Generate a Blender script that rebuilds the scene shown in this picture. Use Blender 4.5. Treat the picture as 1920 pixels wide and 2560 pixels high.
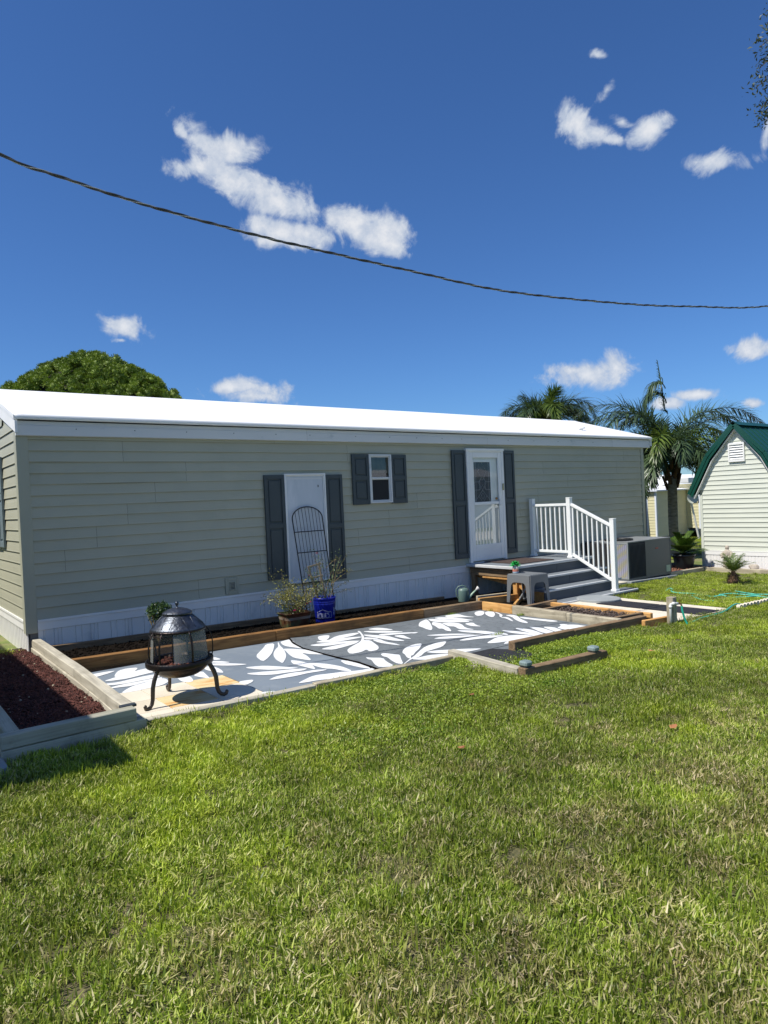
import bpy, bmesh, math, random
import numpy as np
from mathutils import Matrix, Vector, noise as mnoise
random.seed(7); rng=np.random.default_rng(7)
R=math.radians; PI=math.pi
scn=bpy.context.scene; COL=scn.collection
for o in list(bpy.data.objects): bpy.data.objects.remove(o)

# ---------------- camera ----------------
CAM=(-1.4307,-8.5577,1.1546); YAW,PITCH,ROLL=0.64993,-0.01521,-0.045651; FPX=1719.14
cy,sy,cp,sp=math.cos(YAW),math.sin(YAW),math.cos(PITCH),math.sin(PITCH)
fw=Vector((sy*cp,cy*cp,sp)); rt=Vector((cy,-sy,0)); up=rt.cross(fw)
cr,sr=math.cos(ROLL),math.sin(ROLL)
r2=rt*cr+up*sr; u2=up*cr-rt*sr
cd=bpy.data.cameras.new('camera'); cam=bpy.data.objects.new('camera',cd); COL.objects.link(cam)
cam.matrix_world=Matrix(((r2.x,u2.x,-fw.x,CAM[0]),(r2.y,u2.y,-fw.y,CAM[1]),(r2.z,u2.z,-fw.z,CAM[2]),(0,0,0,1)))
cd.sensor_fit='VERTICAL'; cd.sensor_height=24.0; cd.lens=FPX/2560*24.0; cd.clip_start=.05; cd.clip_end=2000
scn.camera=cam
# ---------------- light ----------------
SUNV=Vector((-0.67,0.06,1.0)).normalized()
elev=math.asin(SUNV.z); azim=math.atan2(SUNV.x,SUNV.y)
sl=bpy.data.lights.new('sun','SUN'); sl.energy=4.6; sl.angle=R(.53); sl.color=(1,.955,.88)
so=bpy.data.objects.new('sun',sl); COL.objects.link(so); so.rotation_euler=SUNV.to_track_quat('Z','Y').to_euler(); so.location=(-12,2,25)
scn.view_settings.view_transform='Standard'; scn.view_settings.look='None'
scn.view_settings.exposure=0.30; scn.view_settings.gamma=1; scn.view_settings.use_curve_mapping=False
W=bpy.data.worlds.new('World'); scn.world=W; W.use_nodes=True
nt=W.node_tree; nt.nodes.clear()
def N(t,**k):
    n=nt.nodes.new(t)
    for a,b in k.items(): setattr(n,a,b)
    return n
def LK(a,b): nt.links.new(a,b)
def MTH(op,a,b=None,c=None,clamp=False):
    n=N('ShaderNodeMath',operation=op,use_clamp=clamp)
    for i,v in enumerate((a,b,c)):
        if v is None: continue
        if isinstance(v,(int,float)): n.inputs[i].default_value=v
        else: LK(v,n.inputs[i])
    return n.outputs[0]
sky=N('ShaderNodeTexSky',sky_type='NISHITA',sun_disc=False,sun_elevation=elev,sun_rotation=azim,altitude=0,air_density=1.0,dust_density=0.25,ozone_density=3.0)
tc=N('ShaderNodeTexCoord'); sx=N('ShaderNodeSeparateXYZ'); LK(tc.outputs['Generated'],sx.inputs[0])
az=MTH('ARCTAN2',sx.outputs[0],sx.outputs[1]); el=MTH('ARCSINE',sx.outputs[2])
nz=N('ShaderNodeTexNoise'); nz.inputs['Scale'].default_value=21; nz.inputs['Detail'].default_value=13; nz.inputs['Roughness'].default_value=.60; nz.inputs['Distortion'].default_value=.55
LK(tc.outputs['Generated'],nz.inputs['Vector'])
nz2=N('ShaderNodeTexNoise'); nz2.inputs['Scale'].default_value=60; nz2.inputs['Detail'].default_value=10; nz2.inputs['Roughness'].default_value=.6
LK(tc.outputs['Generated'],nz2.inputs['Vector'])
cb=N('ShaderNodeCombineXYZ'); LK(az,cb.inputs[0]); LK(el,cb.inputs[1])
BLOBS=[(0.4187,0.477,0.0257,0.0129,-0.486),(0.4564,0.4687,0.0323,0.0131,0.034),(0.3911,0.4853,0.0115,0.0061,-0.761),(0.4044,0.4467,0.0282,0.0085,-0.018),(0.4543,0.4343,0.0455,0.0165,-0.405),(0.5116,0.4168,0.0469,0.0156,-0.429),(0.5504,0.4031,0.0282,0.0145,-0.475),(0.5224,0.3748,0.0394,0.0127,-0.079),(0.5553,0.3718,0.0332,0.0127,-0.012),(0.5087,0.3632,0.0259,0.0083,-0.151),(0.6226,0.3849,0.0397,0.0151,-0.216),(0.6688,0.3717,0.0331,0.0165,-0.279),(0.6812,0.3537,0.02,0.0095,-0.206),(0.9469,0.4713,0.0174,0.0129,-0.438),(0.9677,0.4578,0.0246,0.0089,-0.384),(0.9882,0.4466,0.0153,0.0049,-0.32),(1.0324,0.446,0.0204,0.0109,0.197),(1.0038,0.4614,0.0181,0.0068,-0.464),(0.9848,0.4993,0.0124,0.0047,0.631),(1.1141,0.3951,0.0297,0.009,-0.22),(1.0953,0.4002,0.0166,0.004,-0.213),(0.9807,0.5354,0.0133,0.0027,-0.312),(0.3033,0.2473,0.0247,0.0133,-0.138),(0.2966,0.231,0.0148,0.0047,0.034),(0.4886,0.164,0.038,0.0129,-0.108),(0.4403,0.1692,0.0324,0.0089,0.074),(0.4655,0.158,0.0392,0.009,-0.02),(0.9823,0.1667,0.0215,0.0147,-0.102),(0.9456,0.1623,0.0366,0.0124,-0.096),(0.9272,0.169,0.0248,0.0087,-0.093),(1.1508,0.1699,0.0253,0.0103,0.012),(1.0847,0.1213,0.0187,0.0054,-0.107),(1.0449,0.1132,0.0138,0.0049,-0.095),(1.1495,0.1026,0.0104,0.0047,-0.106),(1.174,0.4163,0.0041,0.0095,-0.245)]
acc=None; low=None
for bi,(a0,e0,rx,ry,th) in enumerate(BLOBS):
    wt=1.0
    if bi in (17,20,23,24): wt=.72
    if bi in (18,21,34): wt=.50; rx*=1.5; ry*=2.0
    mp=N('ShaderNodeMapping',vector_type='TEXTURE'); LK(cb.outputs[0],mp.inputs['Vector'])
    mp.inputs['Location'].default_value=(a0,e0,0); mp.inputs['Rotation'].default_value=(0,0,th); mp.inputs['Scale'].default_value=(rx*1.3,ry*1.38,1)
    ln=N('ShaderNodeVectorMath',operation='LENGTH'); LK(mp.outputs[0],ln.inputs[0])
    v=MTH('SUBTRACT',wt,MTH('MULTIPLY',ln.outputs['Value'],.80))
    acc=v if acc is None else MTH('SMOOTH_MAX',acc,v,.12)
dn=MTH('ADD',acc,MTH('ADD',MTH('MULTIPLY',MTH('SUBTRACT',nz.outputs['Fac'],.5),2.5),MTH('MULTIPLY',MTH('SUBTRACT',nz2.outputs['Fac'],.5),.7)))
nf=N('ShaderNodeTexNoise'); nf.inputs['Scale'].default_value=5.5; nf.inputs['Detail'].default_value=7; nf.inputs['Roughness'].default_value=.58; LK(tc.outputs['Generated'],nf.inputs['Vector'])
view=MTH('MULTIPLY',MTH('SUBTRACT',MTH('ABSOLUTE',MTH('SUBTRACT',az,.65)),.75),4.0,clamp=True)
fill_clouds=MTH('SUBTRACT',MTH('MULTIPLY',MTH('MULTIPLY',MTH('SUBTRACT',nf.outputs['Fac'],.53),7.0),view),.12)  # clouds added only outside the view, to whiten the ambient light
dn=MTH('MAXIMUM',dn,fill_clouds)
mr=N('ShaderNodeMapRange',interpolation_type='SMOOTHSTEP'); LK(dn,mr.inputs['Value']); mr.inputs['From Min'].default_value=-.04; mr.inputs['From Max'].default_value=.62; mr.inputs['To Max'].default_value=.93
inner=N('ShaderNodeMapRange',interpolation_type='SMOOTHSTEP'); LK(MTH('ADD',dn,MTH('MULTIPLY',MTH('SUBTRACT',nz2.outputs['Fac'],.5),1.4)),inner.inputs['Value']); inner.inputs['From Min'].default_value=.2; inner.inputs['From Max'].default_value=1.5
cr_=N('ShaderNodeMix',data_type='RGBA'); LK(inner.outputs[0],cr_.inputs['Factor']); cr_.inputs['A'].default_value=(4.3,4.9,5.9,1); cr_.inputs['B'].default_value=(6.9,7.0,7.2,1)
mx=N('ShaderNodeMix',data_type='RGBA'); LK(mr.outputs[0],mx.inputs['Factor']); tint=N('ShaderNodeMix',data_type='RGBA',blend_type='MULTIPLY'); tint.inputs['Factor'].default_value=1; LK(sky.outputs[0],tint.inputs['A']); tint.inputs['B'].default_value=(.40,.645,.98,1); LK(tint.outputs['Result'],mx.inputs['A']); LK(cr_.outputs['Result'],mx.inputs['B'])
bg=N('ShaderNodeBackground'); bg.inputs['Strength'].default_value=.1; LK(mx.outputs['Result'],bg.inputs['Color'])
wo=N('ShaderNodeOutputWorld'); LK(bg.outputs[0],wo.inputs['Surface'])
scn.render.engine='CYCLES'

# ---------------- helpers ----------------
WM={}
def g(x): return -.385-.022*max(-6,min(x,14))
def meta(o,label=None,cat=None,group=None,kind=None):
    if label: o['label']=label
    if cat: o['category']=cat
    if group: o['group']=group
    if kind: o['kind']=kind
    return o
def place(o,parent,loc,rz=0,rot=None):
    m=Matrix.Translation(loc)@(rot.to_4x4() if rot is not None else Matrix.Rotation(rz,4,'Z'))
    if parent is not None:
        o.parent=parent; m=WM[parent].inverted()@m
        WM[o]=WM[parent]@m
    else: WM[o]=m
    o.matrix_basis=m
def thing(name,label,cat,loc,group=None,kind=None,parent=None):
    o=bpy.data.objects.new(name,None); o.empty_display_size=.1; COL.objects.link(o); place(o,parent,loc)
    return meta(o,label,cat,group,kind)
def obj(name,bm,mat,parent=None,loc=(0,0,0),rz=0,label=None,cat=None,group=None,kind=None,smooth=False,rot=None):
    if isinstance(bm,bpy.types.Mesh): me=bm
    else:
        me=bpy.data.meshes.new(name); bmesh.ops.recalc_face_normals(bm,faces=bm.faces); bm.to_mesh(me); bm.free()
        if smooth:
            me.polygons.foreach_set('use_smooth',[True]*len(me.polygons))
    if mat is not None and len(me.materials)==0:
        for m in (mat if isinstance(mat,(list,tuple)) else [mat]): me.materials.append(m)
    o=bpy.data.objects.new(name,me); COL.objects.link(o); place(o,parent,loc,rz,rot)
    return meta(o,label,cat,group,kind)
def BM(): return bmesh.new()
def box(bm,x0,x1,y0,y1,z0,z1,bev=0,mi=0,M=None):
    r=bmesh.ops.create_cube(bm,size=1,matrix=Matrix.Translation(((x0+x1)/2,(y0+y1)/2,(z0+z1)/2))@Matrix.Diagonal((abs(x1-x0),abs(y1-y0),abs(z1-z0),1)))
    vs=r['verts']
    if bev:
        es=list({e for v in vs for e in v.link_edges})
        rr=bmesh.ops.bevel(bm,geom=es,offset=bev,segments=1,affect='EDGES',profile=.5)
        vs=rr['verts'] if rr['verts'] else vs
        vs=list({v for f in rr['faces'] for v in f.verts}|set(v for v in vs if v.is_valid))
    if mi:
        for f in {f for v in vs for f in v.link_faces}: f.material_index=mi
    if M is not None: bmesh.ops.transform(bm,matrix=M,verts=vs)
    return vs
def tube(bm,pts,rad,seg=8,cap=True,flat=None):
    pts=[Vector(p) for p in pts]; n=len(pts)
    rads=[rad]*n if isinstance(rad,(int,float)) else list(rad)
    rings=[]; side=None
    for i,p in enumerate(pts):
        t=(pts[min(i+1,n-1)]-pts[max(i-1,0)]).normalized()
        if side is None:
            a=Vector((0,0,1)) if abs(t.z)<.9 else Vector((1,0,0)); side=t.cross(a).normalized()
        else: side=(side-t*side.dot(t)).normalized()
        b=t.cross(side)
        fl=flat or 1
        rings.append([bm.verts.new(p+(side*math.cos(2*PI*k/seg)+b*math.sin(2*PI*k/seg)*fl)*rads[i]) for k in range(seg)])
    for i in range(n-1):
        for k in range(seg): bm.faces.new((rings[i][k],rings[i][(k+1)%seg],rings[i+1][(k+1)%seg],rings[i+1][k]))
    if cap and seg>2:
        bm.faces.new(rings[0][::-1]); bm.faces.new(rings[-1])
def lathe(bm,prof,seg=32,c=(0,0),a0=0,a1=2*PI,sx=1,sy=1):
    full=abs(a1-a0-2*PI)<1e-6; n=seg if full else seg+1
    rings=[[bm.verts.new((c[0]+sx*r*math.cos(a0+(a1-a0)*k/seg),c[1]+sy*r*math.sin(a0+(a1-a0)*k/seg),z)) for k in range(n)] for r,z in prof]
    for i in range(len(prof)-1):
        for k in range(seg):
            k2=(k+1)%n
            bm.faces.new((rings[i][k],rings[i][k2],rings[i+1][k2],rings[i+1][k]))
def strip(bm,prof,x0,x1,nx=1,jit=0,axis='X',seed=0):
    """profile of (out,z) extruded along X (out is -Y) or along Y (out is -X)"""
    rows=[]
    for i in range(nx+1):
        x=x0+(x1-x0)*i/nx; j=[mnoise.noise(Vector((x*1.3,z*3+seed,seed)))*jit for _,z in prof]
        if axis=='X': rows.append([bm.verts.new((x,-(o+j[k]),z+j[k]*.6)) for k,(o,z) in enumerate(prof)])
        else: rows.append([bm.verts.new((-(o+j[k]),x,z+j[k]*.6)) for k,(o,z) in enumerate(prof)])
    for i in range(nx):
        for k in range(len(prof)-1): bm.faces.new((rows[i][k],rows[i+1][k],rows[i+1][k+1],rows[i][k+1]))
def npmesh(name,V,F,rnd=None,mats=None):
    """V (n,3), F (m,k) numpy -> mesh; rnd per vertex -> attribute 'rnd'"""
    me=bpy.data.meshes.new(name); k=F.shape[1]
    me.vertices.add(len(V)); me.vertices.foreach_set('co',V.astype(np.float32).ravel())
    me.loops.add(F.size); me.loops.foreach_set('vertex_index',F.astype(np.int32).ravel())
    me.polygons.add(len(F)); me.polygons.foreach_set('loop_start',np.arange(0,F.size,k,dtype=np.int32)); me.polygons.foreach_set('loop_total',np.full(len(F),k,dtype=np.int32))
    if rnd is not None:
        at=me.attributes.new('rnd','FLOAT','POINT'); at.data.foreach_set('value',rnd.astype(np.float32))
    me.update(calc_edges=True); me.validate()
    for m in (mats or []): me.materials.append(m)
    return me
def scatter(name,tv,tf,A,T,rnd,mats=None):
    tv=np.array(tv,float); tf=np.array(tf,int); n=len(T)
    V=np.einsum('nij,vj->nvi',A,tv)+T[:,None,:]
    F=(tf[None]+(np.arange(n)*len(tv))[:,None,None]).reshape(-1,tf.shape[1])
    return npmesh(name,V.reshape(-1,3),F,np.repeat(rnd,len(tv)),mats)
def frames(d,roll,s):
    """rotation matrices whose Y axis = d, scaled by s (n,3)"""
    d=d/np.linalg.norm(d,axis=1,keepdims=True)
    a=np.where(np.abs(d[:,2:3])<.95,np.array([[0,0,1.]]),np.array([[1.,0,0]]))
    x=np.cross(d,a); x/=np.linalg.norm(x,axis=1,keepdims=True); z=np.cross(x,d)
    c,s_=np.cos(roll)[:,None],np.sin(roll)[:,None]
    x2=x*c+z*s_; z2=-x*s_+z*c
    return np.stack([x2*s[:,0:1],d*s[:,1:2],z2*s[:,2:3]],axis=2)

# ---------------- materials ----------------
def hexc(r,g_,b):
    f=lambda c:((c/255+.055)/1.055)**2.4 if c/255>.04045 else c/255/12.92
    return (f(r),f(g_),f(b),1)
def mat(name,c1,c2=None,rough=.6,scale=4,stretch=(1,1,1),detail=6,bump=0,bscale=60,metal=0,c3=None,s3=1.2,t3=(.55,.7),spec=.5,coord='Object',attr=False,trans=0,coat=0,sheen=0,bstretch=None):
    m=bpy.data.materials.new(name); m.use_nodes=True; t=m.node_tree; t.nodes.clear()
    def n(ty,**k):
        q=t.nodes.new(ty)
        for a,b in k.items(): setattr(q,a,b)
        return q
    out=n('ShaderNodeOutputMaterial'); bs=n('ShaderNodeBsdfPrincipled'); t.links.new(bs.outputs[0],out.inputs['Surface'])
    bs.inputs['Roughness'].default_value=rough; bs.inputs['Metallic'].default_value=metal; bs.inputs['Specular IOR Level'].default_value=spec
    bs.inputs['Coat Weight'].default_value=coat
    tcn=n('ShaderNodeTexCoord'); mp=n('ShaderNodeMapping'); t.links.new(tcn.outputs[coord],mp.inputs[0]); mp.inputs['Scale'].default_value=stretch
    oi=n('ShaderNodeObjectInfo'); vm=n('ShaderNodeVectorMath',operation='SCALE'); t.links.new(oi.outputs['Random'],vm.inputs['Scale']); vm.inputs[0].default_value=(17,31,11)
    va=n('ShaderNodeVectorMath',operation='ADD'); t.links.new(mp.outputs[0],va.inputs[0]); t.links.new(vm.outputs[0],va.inputs[1])
    c1=tuple(c1)[:3]+(1,); c2=tuple(c2)[:3]+(1,) if c2 else tuple(v*.86 for v in c1[:3])+(1,)
    if attr:
        at=n('ShaderNodeAttribute',attribute_name='rnd'); fac=at.outputs['Fac']
    else:
        nn=n('ShaderNodeTexNoise'); nn.inputs['Scale'].default_value=scale; nn.inputs['Detail'].default_value=detail; t.links.new(va.outputs[0],nn.inputs['Vector'])
        ra=n('ShaderNodeMapRange'); t.links.new(nn.outputs['Fac'],ra.inputs['Value']); ra.inputs['From Min'].default_value=.3; ra.inputs['From Max'].default_value=.7; fac=ra.outputs[0]
    mx=n('ShaderNodeMix',data_type='RGBA'); t.links.new(fac,mx.inputs['Factor']); mx.inputs['A'].default_value=c1; mx.inputs['B'].default_value=c2
    col=mx.outputs['Result']
    if c3:
        n3=n('ShaderNodeTexNoise'); n3.inputs['Scale'].default_value=s3; n3.inputs['Detail'].default_value=8; n3.inputs['Roughness'].default_value=.65; t.links.new(va.outputs[0],n3.inputs['Vector'])
        r3=n('ShaderNodeMapRange'); t.links.new(n3.outputs['Fac'],r3.inputs['Value']); r3.inputs['From Min'].default_value=t3[0]; r3.inputs['From Max'].default_value=t3[1]
        m3=n('ShaderNodeMix',data_type='RGBA'); t.links.new(r3.outputs[0],m3.inputs['Factor']); t.links.new(col,m3.inputs['A']); m3.inputs['B'].default_value=tuple(c3)[:3]+(1,); col=m3.outputs['Result']
    t.links.new(col,bs.inputs['Base Color'])
    if bump:
        b=n('ShaderNodeBump'); b.inputs['Strength'].default_value=bump; b.inputs['Distance'].default_value=.01
        nb=n('ShaderNodeTexNoise'); nb.inputs['Scale'].default_value=bscale; nb.inputs['Detail'].default_value=5
        if bstretch:
            mb=n('ShaderNodeMapping'); t.links.new(tcn.outputs[coord],mb.inputs[0]); mb.inputs['Scale'].default_value=bstretch; t.links.new(mb.outputs[0],nb.inputs['Vector'])
        else: t.links.new(va.outputs[0],nb.inputs['Vector'])
        t.links.new(nb.outputs['Fac'],b.inputs['Height']); t.links.new(b.outputs[0],bs.inputs['Normal'])
    if trans:
        tr=n('ShaderNodeBsdfTranslucent'); t.links.new(col,tr.inputs['Color']); ms=n('ShaderNodeMixShader'); ms.inputs[0].default_value=trans
        t.links.new(bs.outputs[0],ms.inputs[1]); t.links.new(tr.outputs[0],ms.inputs[2]); t.links.new(ms.outputs[0],out.inputs['Surface'])
    return m
def glassmat(name,tint,refl,rough=.02):
    m=bpy.data.materials.new(name); m.use_nodes=True; t=m.node_tree; t.nodes.clear()
    o=t.nodes.new('ShaderNodeOutputMaterial'); tr=t.nodes.new('ShaderNodeBsdfTransparent'); tr.inputs[0].default_value=tint
    gl=t.nodes.new('ShaderNodeBsdfGlossy'); gl.inputs['Roughness'].default_value=rough; gl.inputs['Color'].default_value=(.9,.93,.95,1)
    ms=t.nodes.new('ShaderNodeMixShader'); fr=t.nodes.new('ShaderNodeFresnel'); fr.inputs[0].default_value=1.5
    ad=t.nodes.new('ShaderNodeMath'); ad.operation='ADD'; ad.inputs[1].default_value=refl; ad.use_clamp=True
    t.links.new(fr.outputs[0],ad.inputs[0]); ge=t.nodes.new('ShaderNodeNewGeometry'); iv=t.nodes.new('ShaderNodeMath'); iv.operation='SUBTRACT'; iv.inputs[0].default_value=1; t.links.new(ge.outputs['Backfacing'],iv.inputs[1]); ml=t.nodes.new('ShaderNodeMath'); ml.operation='MULTIPLY'; t.links.new(ad.outputs[0],ml.inputs[0]); t.links.new(iv.outputs[0],ml.inputs[1]); t.links.new(ml.outputs[0],ms.inputs[0]); t.links.new(tr.outputs[0],ms.inputs[1]); t.links.new(gl.outputs[0],ms.inputs[2]); t.links.new(ms.outputs[0],o.inputs['Surface'])
    return m
def woodmat(name,ca,cb_,cc,rings=7,rough=.75,knots=True):
    """grain runs along local X"""
    m=bpy.data.materials.new(name); m.use_nodes=True; t=m.node_tree; t.nodes.clear()
    def n(ty,**k):
        q=t.nodes.new(ty)
        for a,b in k.items(): setattr(q,a,b)
        return q
    out=n('ShaderNodeOutputMaterial'); bs=n('ShaderNodeBsdfPrincipled'); t.links.new(bs.outputs[0],out.inputs['Surface']); bs.inputs['Roughness'].default_value=rough; bs.inputs['Specular IOR Level'].default_value=.25
    tcn=n('ShaderNodeTexCoord'); oi=n('ShaderNodeObjectInfo'); vm=n('ShaderNodeVectorMath',operation='SCALE'); t.links.new(oi.outputs['Random'],vm.inputs['Scale']); vm.inputs[0].default_value=(13,3.1,2.7)
    va=n('ShaderNodeVectorMath',operation='ADD'); t.links.new(tcn.outputs['Object'],va.inputs[0]); t.links.new(vm.outputs[0],va.inputs[1])
    mp=n('ShaderNodeMapping'); t.links.new(va.outputs[0],mp.inputs[0]); mp.inputs['Scale'].default_value=(.9,9,9)
    big=n('ShaderNodeTexNoise'); big.inputs['Scale'].default_value=1.1; big.inputs['Detail'].default_value=2; t.links.new(mp.outputs[0],big.inputs['Vector'])
    mu=n('ShaderNodeMath',operation='MULTIPLY'); t.links.new(big.outputs['Fac'],mu.inputs[0]); mu.inputs[1].default_value=rings*6
    si=n('ShaderNodeMath',operation='SINE'); t.links.new(mu.outputs[0],si.inputs[0])
    r1=n('ShaderNodeMapRange'); t.links.new(si.outputs[0],r1.inputs[0]); r1.inputs['From Min'].default_value=-1; r1.inputs['From Max'].default_value=1
    mp2=n('ShaderNodeMapping'); t.links.new(va.outputs[0],mp2.inputs[0]); mp2.inputs['Scale'].default_value=(3,120,120)
    fi=n('ShaderNodeTexNoise'); fi.inputs['Scale'].default_value=1; fi.inputs['Detail'].default_value=4; t.links.new(mp2.outputs[0],fi.inputs['Vector'])
    f2=n('ShaderNodeMath',operation='MULTIPLY_ADD'); t.links.new(fi.outputs['Fac'],f2.inputs[0]); f2.inputs[1].default_value=.9; f2.inputs[2].default_value=-.15
    f3=n('ShaderNodeMath',operation='MULTIPLY_ADD',use_clamp=True); t.links.new(r1.outputs[0],f3.inputs[0]); f3.inputs[1].default_value=.45; t.links.new(f2.outputs[0],f3.inputs[2])
    mx=n('ShaderNodeMix',data_type='RGBA'); t.links.new(f3.outputs[0],mx.inputs['Factor']); mx.inputs['A'].default_value=tuple(ca)[:3]+(1,); mx.inputs['B'].default_value=tuple(cb_)[:3]+(1,)
    st=n('ShaderNodeTexNoise'); st.inputs['Scale'].default_value=3.5; st.inputs['Detail'].default_value=7; st.inputs['Roughness'].default_value=.7; t.links.new(va.outputs[0],st.inputs['Vector'])
    rs=n('ShaderNodeMapRange'); t.links.new(st.outputs['Fac'],rs.inputs[0]); rs.inputs['From Min'].default_value=.5; rs.inputs['From Max'].default_value=.75; rs.inputs['To Max'].default_value=.8
    m2=n('ShaderNodeMix',data_type='RGBA'); t.links.new(rs.outputs[0],m2.inputs['Factor']); t.links.new(mx.outputs['Result'],m2.inputs['A']); m2.inputs['B'].default_value=tuple(cc)[:3]+(1,)
    t.links.new(m2.outputs['Result'],bs.inputs['Base Color'])
    b=n('ShaderNodeBump'); b.inputs['Strength'].default_value=.5; b.inputs['Distance'].default_value=.004; t.links.new(f3.outputs[0],b.inputs['Height']); t.links.new(b.outputs[0],bs.inputs['Normal'])
    return m
M={}
M['siding']=mat('vinyl_siding',(.425,.415,.31),(.382,.375,.28),rough=.5,scale=1.3,bump=.12,bscale=9,bstretch=(1,6,6),c3=(.33,.335,.245),s3=1.6,t3=(.56,.85),coord='Object')
M['trimgreen']=mat('vinyl_trim',(.40,.40,.30),(.365,.365,.28),rough=.5,scale=2)
M['white']=mat('white_paint',(.84,.83,.79),(.78,.77,.74),rough=.45,scale=3,bump=.05)
M['whitedirty']=mat('weathered_white_metal',(.68,.68,.66),(.62,.625,.61),rough=.5,scale=2,c3=(.33,.38,.39),s3=4,t3=(.62,.8),stretch=(.5,1,1))
M['skirt']=mat('white_skirting',(.84,.82,.78),(.76,.75,.72),rough=.5,scale=3,c3=(.40,.42,.42),s3=3,t3=(.6,.85),stretch=(1,1,.6),bump=.25,bscale=160)
M['skirtdark']=mat('skirting_seam',(.08,.09,.1))
M['roof']=mat('white_roof_coating',(.86,.86,.85),(.82,.82,.81),rough=.55,scale=1.2,bump=.15,bscale=3)
M['shutter']=mat('slate_shutter',(.048,.062,.066),(.042,.055,.059),rough=.5,scale=4)
M['dark']=mat('dark_interior',(.012,.013,.015),(.02,.02,.022),rough=.9)
M['black']=mat('black_iron',(.012,.012,.013),(.02,.019,.018),rough=.45,metal=.3)
M['curtain']=mat('curtain_cloth',(.16,.16,.13),(.05,.05,.04),rough=.9,scale=5,detail=1)
M['glass']=glassmat('window_glass',(.8,.85,.85,1),.03)
M['glasslow']=glassmat('storm_door_glass',(.95,.96,.96,1),.20,.02)
M['screen']=mat('insect_screen',(.02,.02,.022),rough=.9)
M['wood']=woodmat('brown_timber',hexc(162,120,70),hexc(112,76,42),hexc(90,66,42))
M['woodorange']=woodmat('fresh_pine_board',hexc(222,176,112),hexc(186,134,74),hexc(146,102,60))
M['woodgrey']=woodmat('grey_weathered_timber',hexc(200,190,164),hexc(142,132,112),hexc(100,90,74),rings=4)
M['woodpale']=woodmat('pale_bleached_timber',hexc(206,199,180),hexc(160,153,136),hexc(128,122,104),rings=3)
M['wooddark']=woodmat('dark_timber',hexc(152,128,98),hexc(106,86,64),hexc(78,63,49))
M['woodside']=woodmat('greygreen_timber',hexc(186,182,162),hexc(140,138,122),hexc(112,110,96),rings=3)
M['soil']=mat('dark_soil',(.014,.011,.009),(.007,.0055,.004),rough=1,spec=.03,scale=12,bump=1,bscale=25)
M['mulch']=mat('red_mulch',(.13,.042,.030),(.035,.012,.009),rough=.95,attr=True)
M['mulchbase']=mat('mulch_bed',(.04,.018,.012),(.02,.009,.006),rough=1,scale=30,bump=1,bscale=40)
M['bluegrey']=mat('blue_grey_floor_paint',hexc(128,138,147),hexc(114,124,134),rough=.6,scale=1.5,c3=hexc(140,148,154),s3=6,t3=(.5,.8),bump=.06,bscale=90)
M['darkgrey']=mat('worn_grey_floor_paint',hexc(118,124,127),hexc(98,104,107),rough=.8,scale=1.5,c3=hexc(72,77,80),s3=14,t3=(.52,.72),bump=.5,bscale=110)
M['leafwhite']=mat('white_floor_paint',(.80,.81,.80),(.74,.75,.75),rough=.55,scale=5,c3=(.6,.6,.58),s3=9,t3=(.66,.85),bump=.08)
M['concrete']=mat('pale_concrete',hexc(226,216,196),hexc(205,194,172),rough=.9,scale=3,c3=hexc(180,168,146),s3=5,t3=(.6,.8),bump=.3,bscale=120)
M['rust']=mat('rust_stained_concrete',hexc(224,204,160),hexc(214,184,124),rough=.9,scale=3,c3=hexc(198,126,48),s3=3.0,t3=(.50,.70),stretch=(1,3.2,1),bump=.3,bscale=120)
M['greyslab']=mat('grey_concrete',(.30,.32,.32),(.24,.26,.26),rough=.9,bump=.3,bscale=90)
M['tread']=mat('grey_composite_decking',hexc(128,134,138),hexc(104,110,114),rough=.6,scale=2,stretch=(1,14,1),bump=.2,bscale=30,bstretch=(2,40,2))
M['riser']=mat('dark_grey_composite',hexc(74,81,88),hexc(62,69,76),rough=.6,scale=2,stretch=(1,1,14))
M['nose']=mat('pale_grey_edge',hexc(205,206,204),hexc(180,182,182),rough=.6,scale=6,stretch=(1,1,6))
M['rail']=mat('white_vinyl_rail',(.80,.81,.78),(.76,.77,.74),rough=.35)
M['plasticgrey']=mat('grey_plastic_stool',(.17,.18,.185),(.15,.16,.165),rough=.5)
M['plasticdark']=mat('dark_plastic',(.04,.045,.05),rough=.5)
M['blue']=mat('blue_plastic',(.008,.018,.30),(.007,.015,.24),rough=.32,scale=6)
M['print']=mat('white_print',(.50,.54,.66),rough=.5)
M['iron']=mat('weathered_black_steel',(.016,.016,.018),(.05,.035,.028),rough=.38,metal=.75,scale=9,c3=(.085,.04,.022),s3=12,t3=(.6,.75),bump=.3,bscale=60)
M['dome']=mat('hammered_dark_steel',(.15,.165,.19),(.035,.04,.048),rough=.42,metal=.9,scale=14,c3=(.03,.018,.012),s3=22,t3=(.58,.72),bump=.4,bscale=50)
M['bronze']=mat('bronze_leg',(.10,.080,.062),(.055,.044,.036),rough=.42,metal=.7,scale=8,bump=.2)
M['lava']=mat('red_lava_rock',(.16,.05,.03),(.05,.02,.015),rough=.95,attr=True)
M['acbody']=mat('grey_steel_cabinet',(.115,.12,.12),(.10,.105,.105),rough=.45,scale=2,bump=.04)
M['acfin']=mat('dark_louvre',(.05,.06,.07),(.04,.045,.055),rough=.4)
M['red']=mat('red_badge',(.45,.03,.02),rough=.4)
M['paper']=mat('printed_sticker',(.52,.60,.40),(.42,.48,.36),rough=.6,scale=40)
M['green_roof']=mat('green_metal_roof',(.005,.062,.042),(.005,.054,.036),rough=.38,scale=2)
M['shedsiding']=mat('pale_siding',(.64,.655,.56),(.59,.61,.52),rough=.5,scale=1.5,bump=.08,bscale=8)
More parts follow.
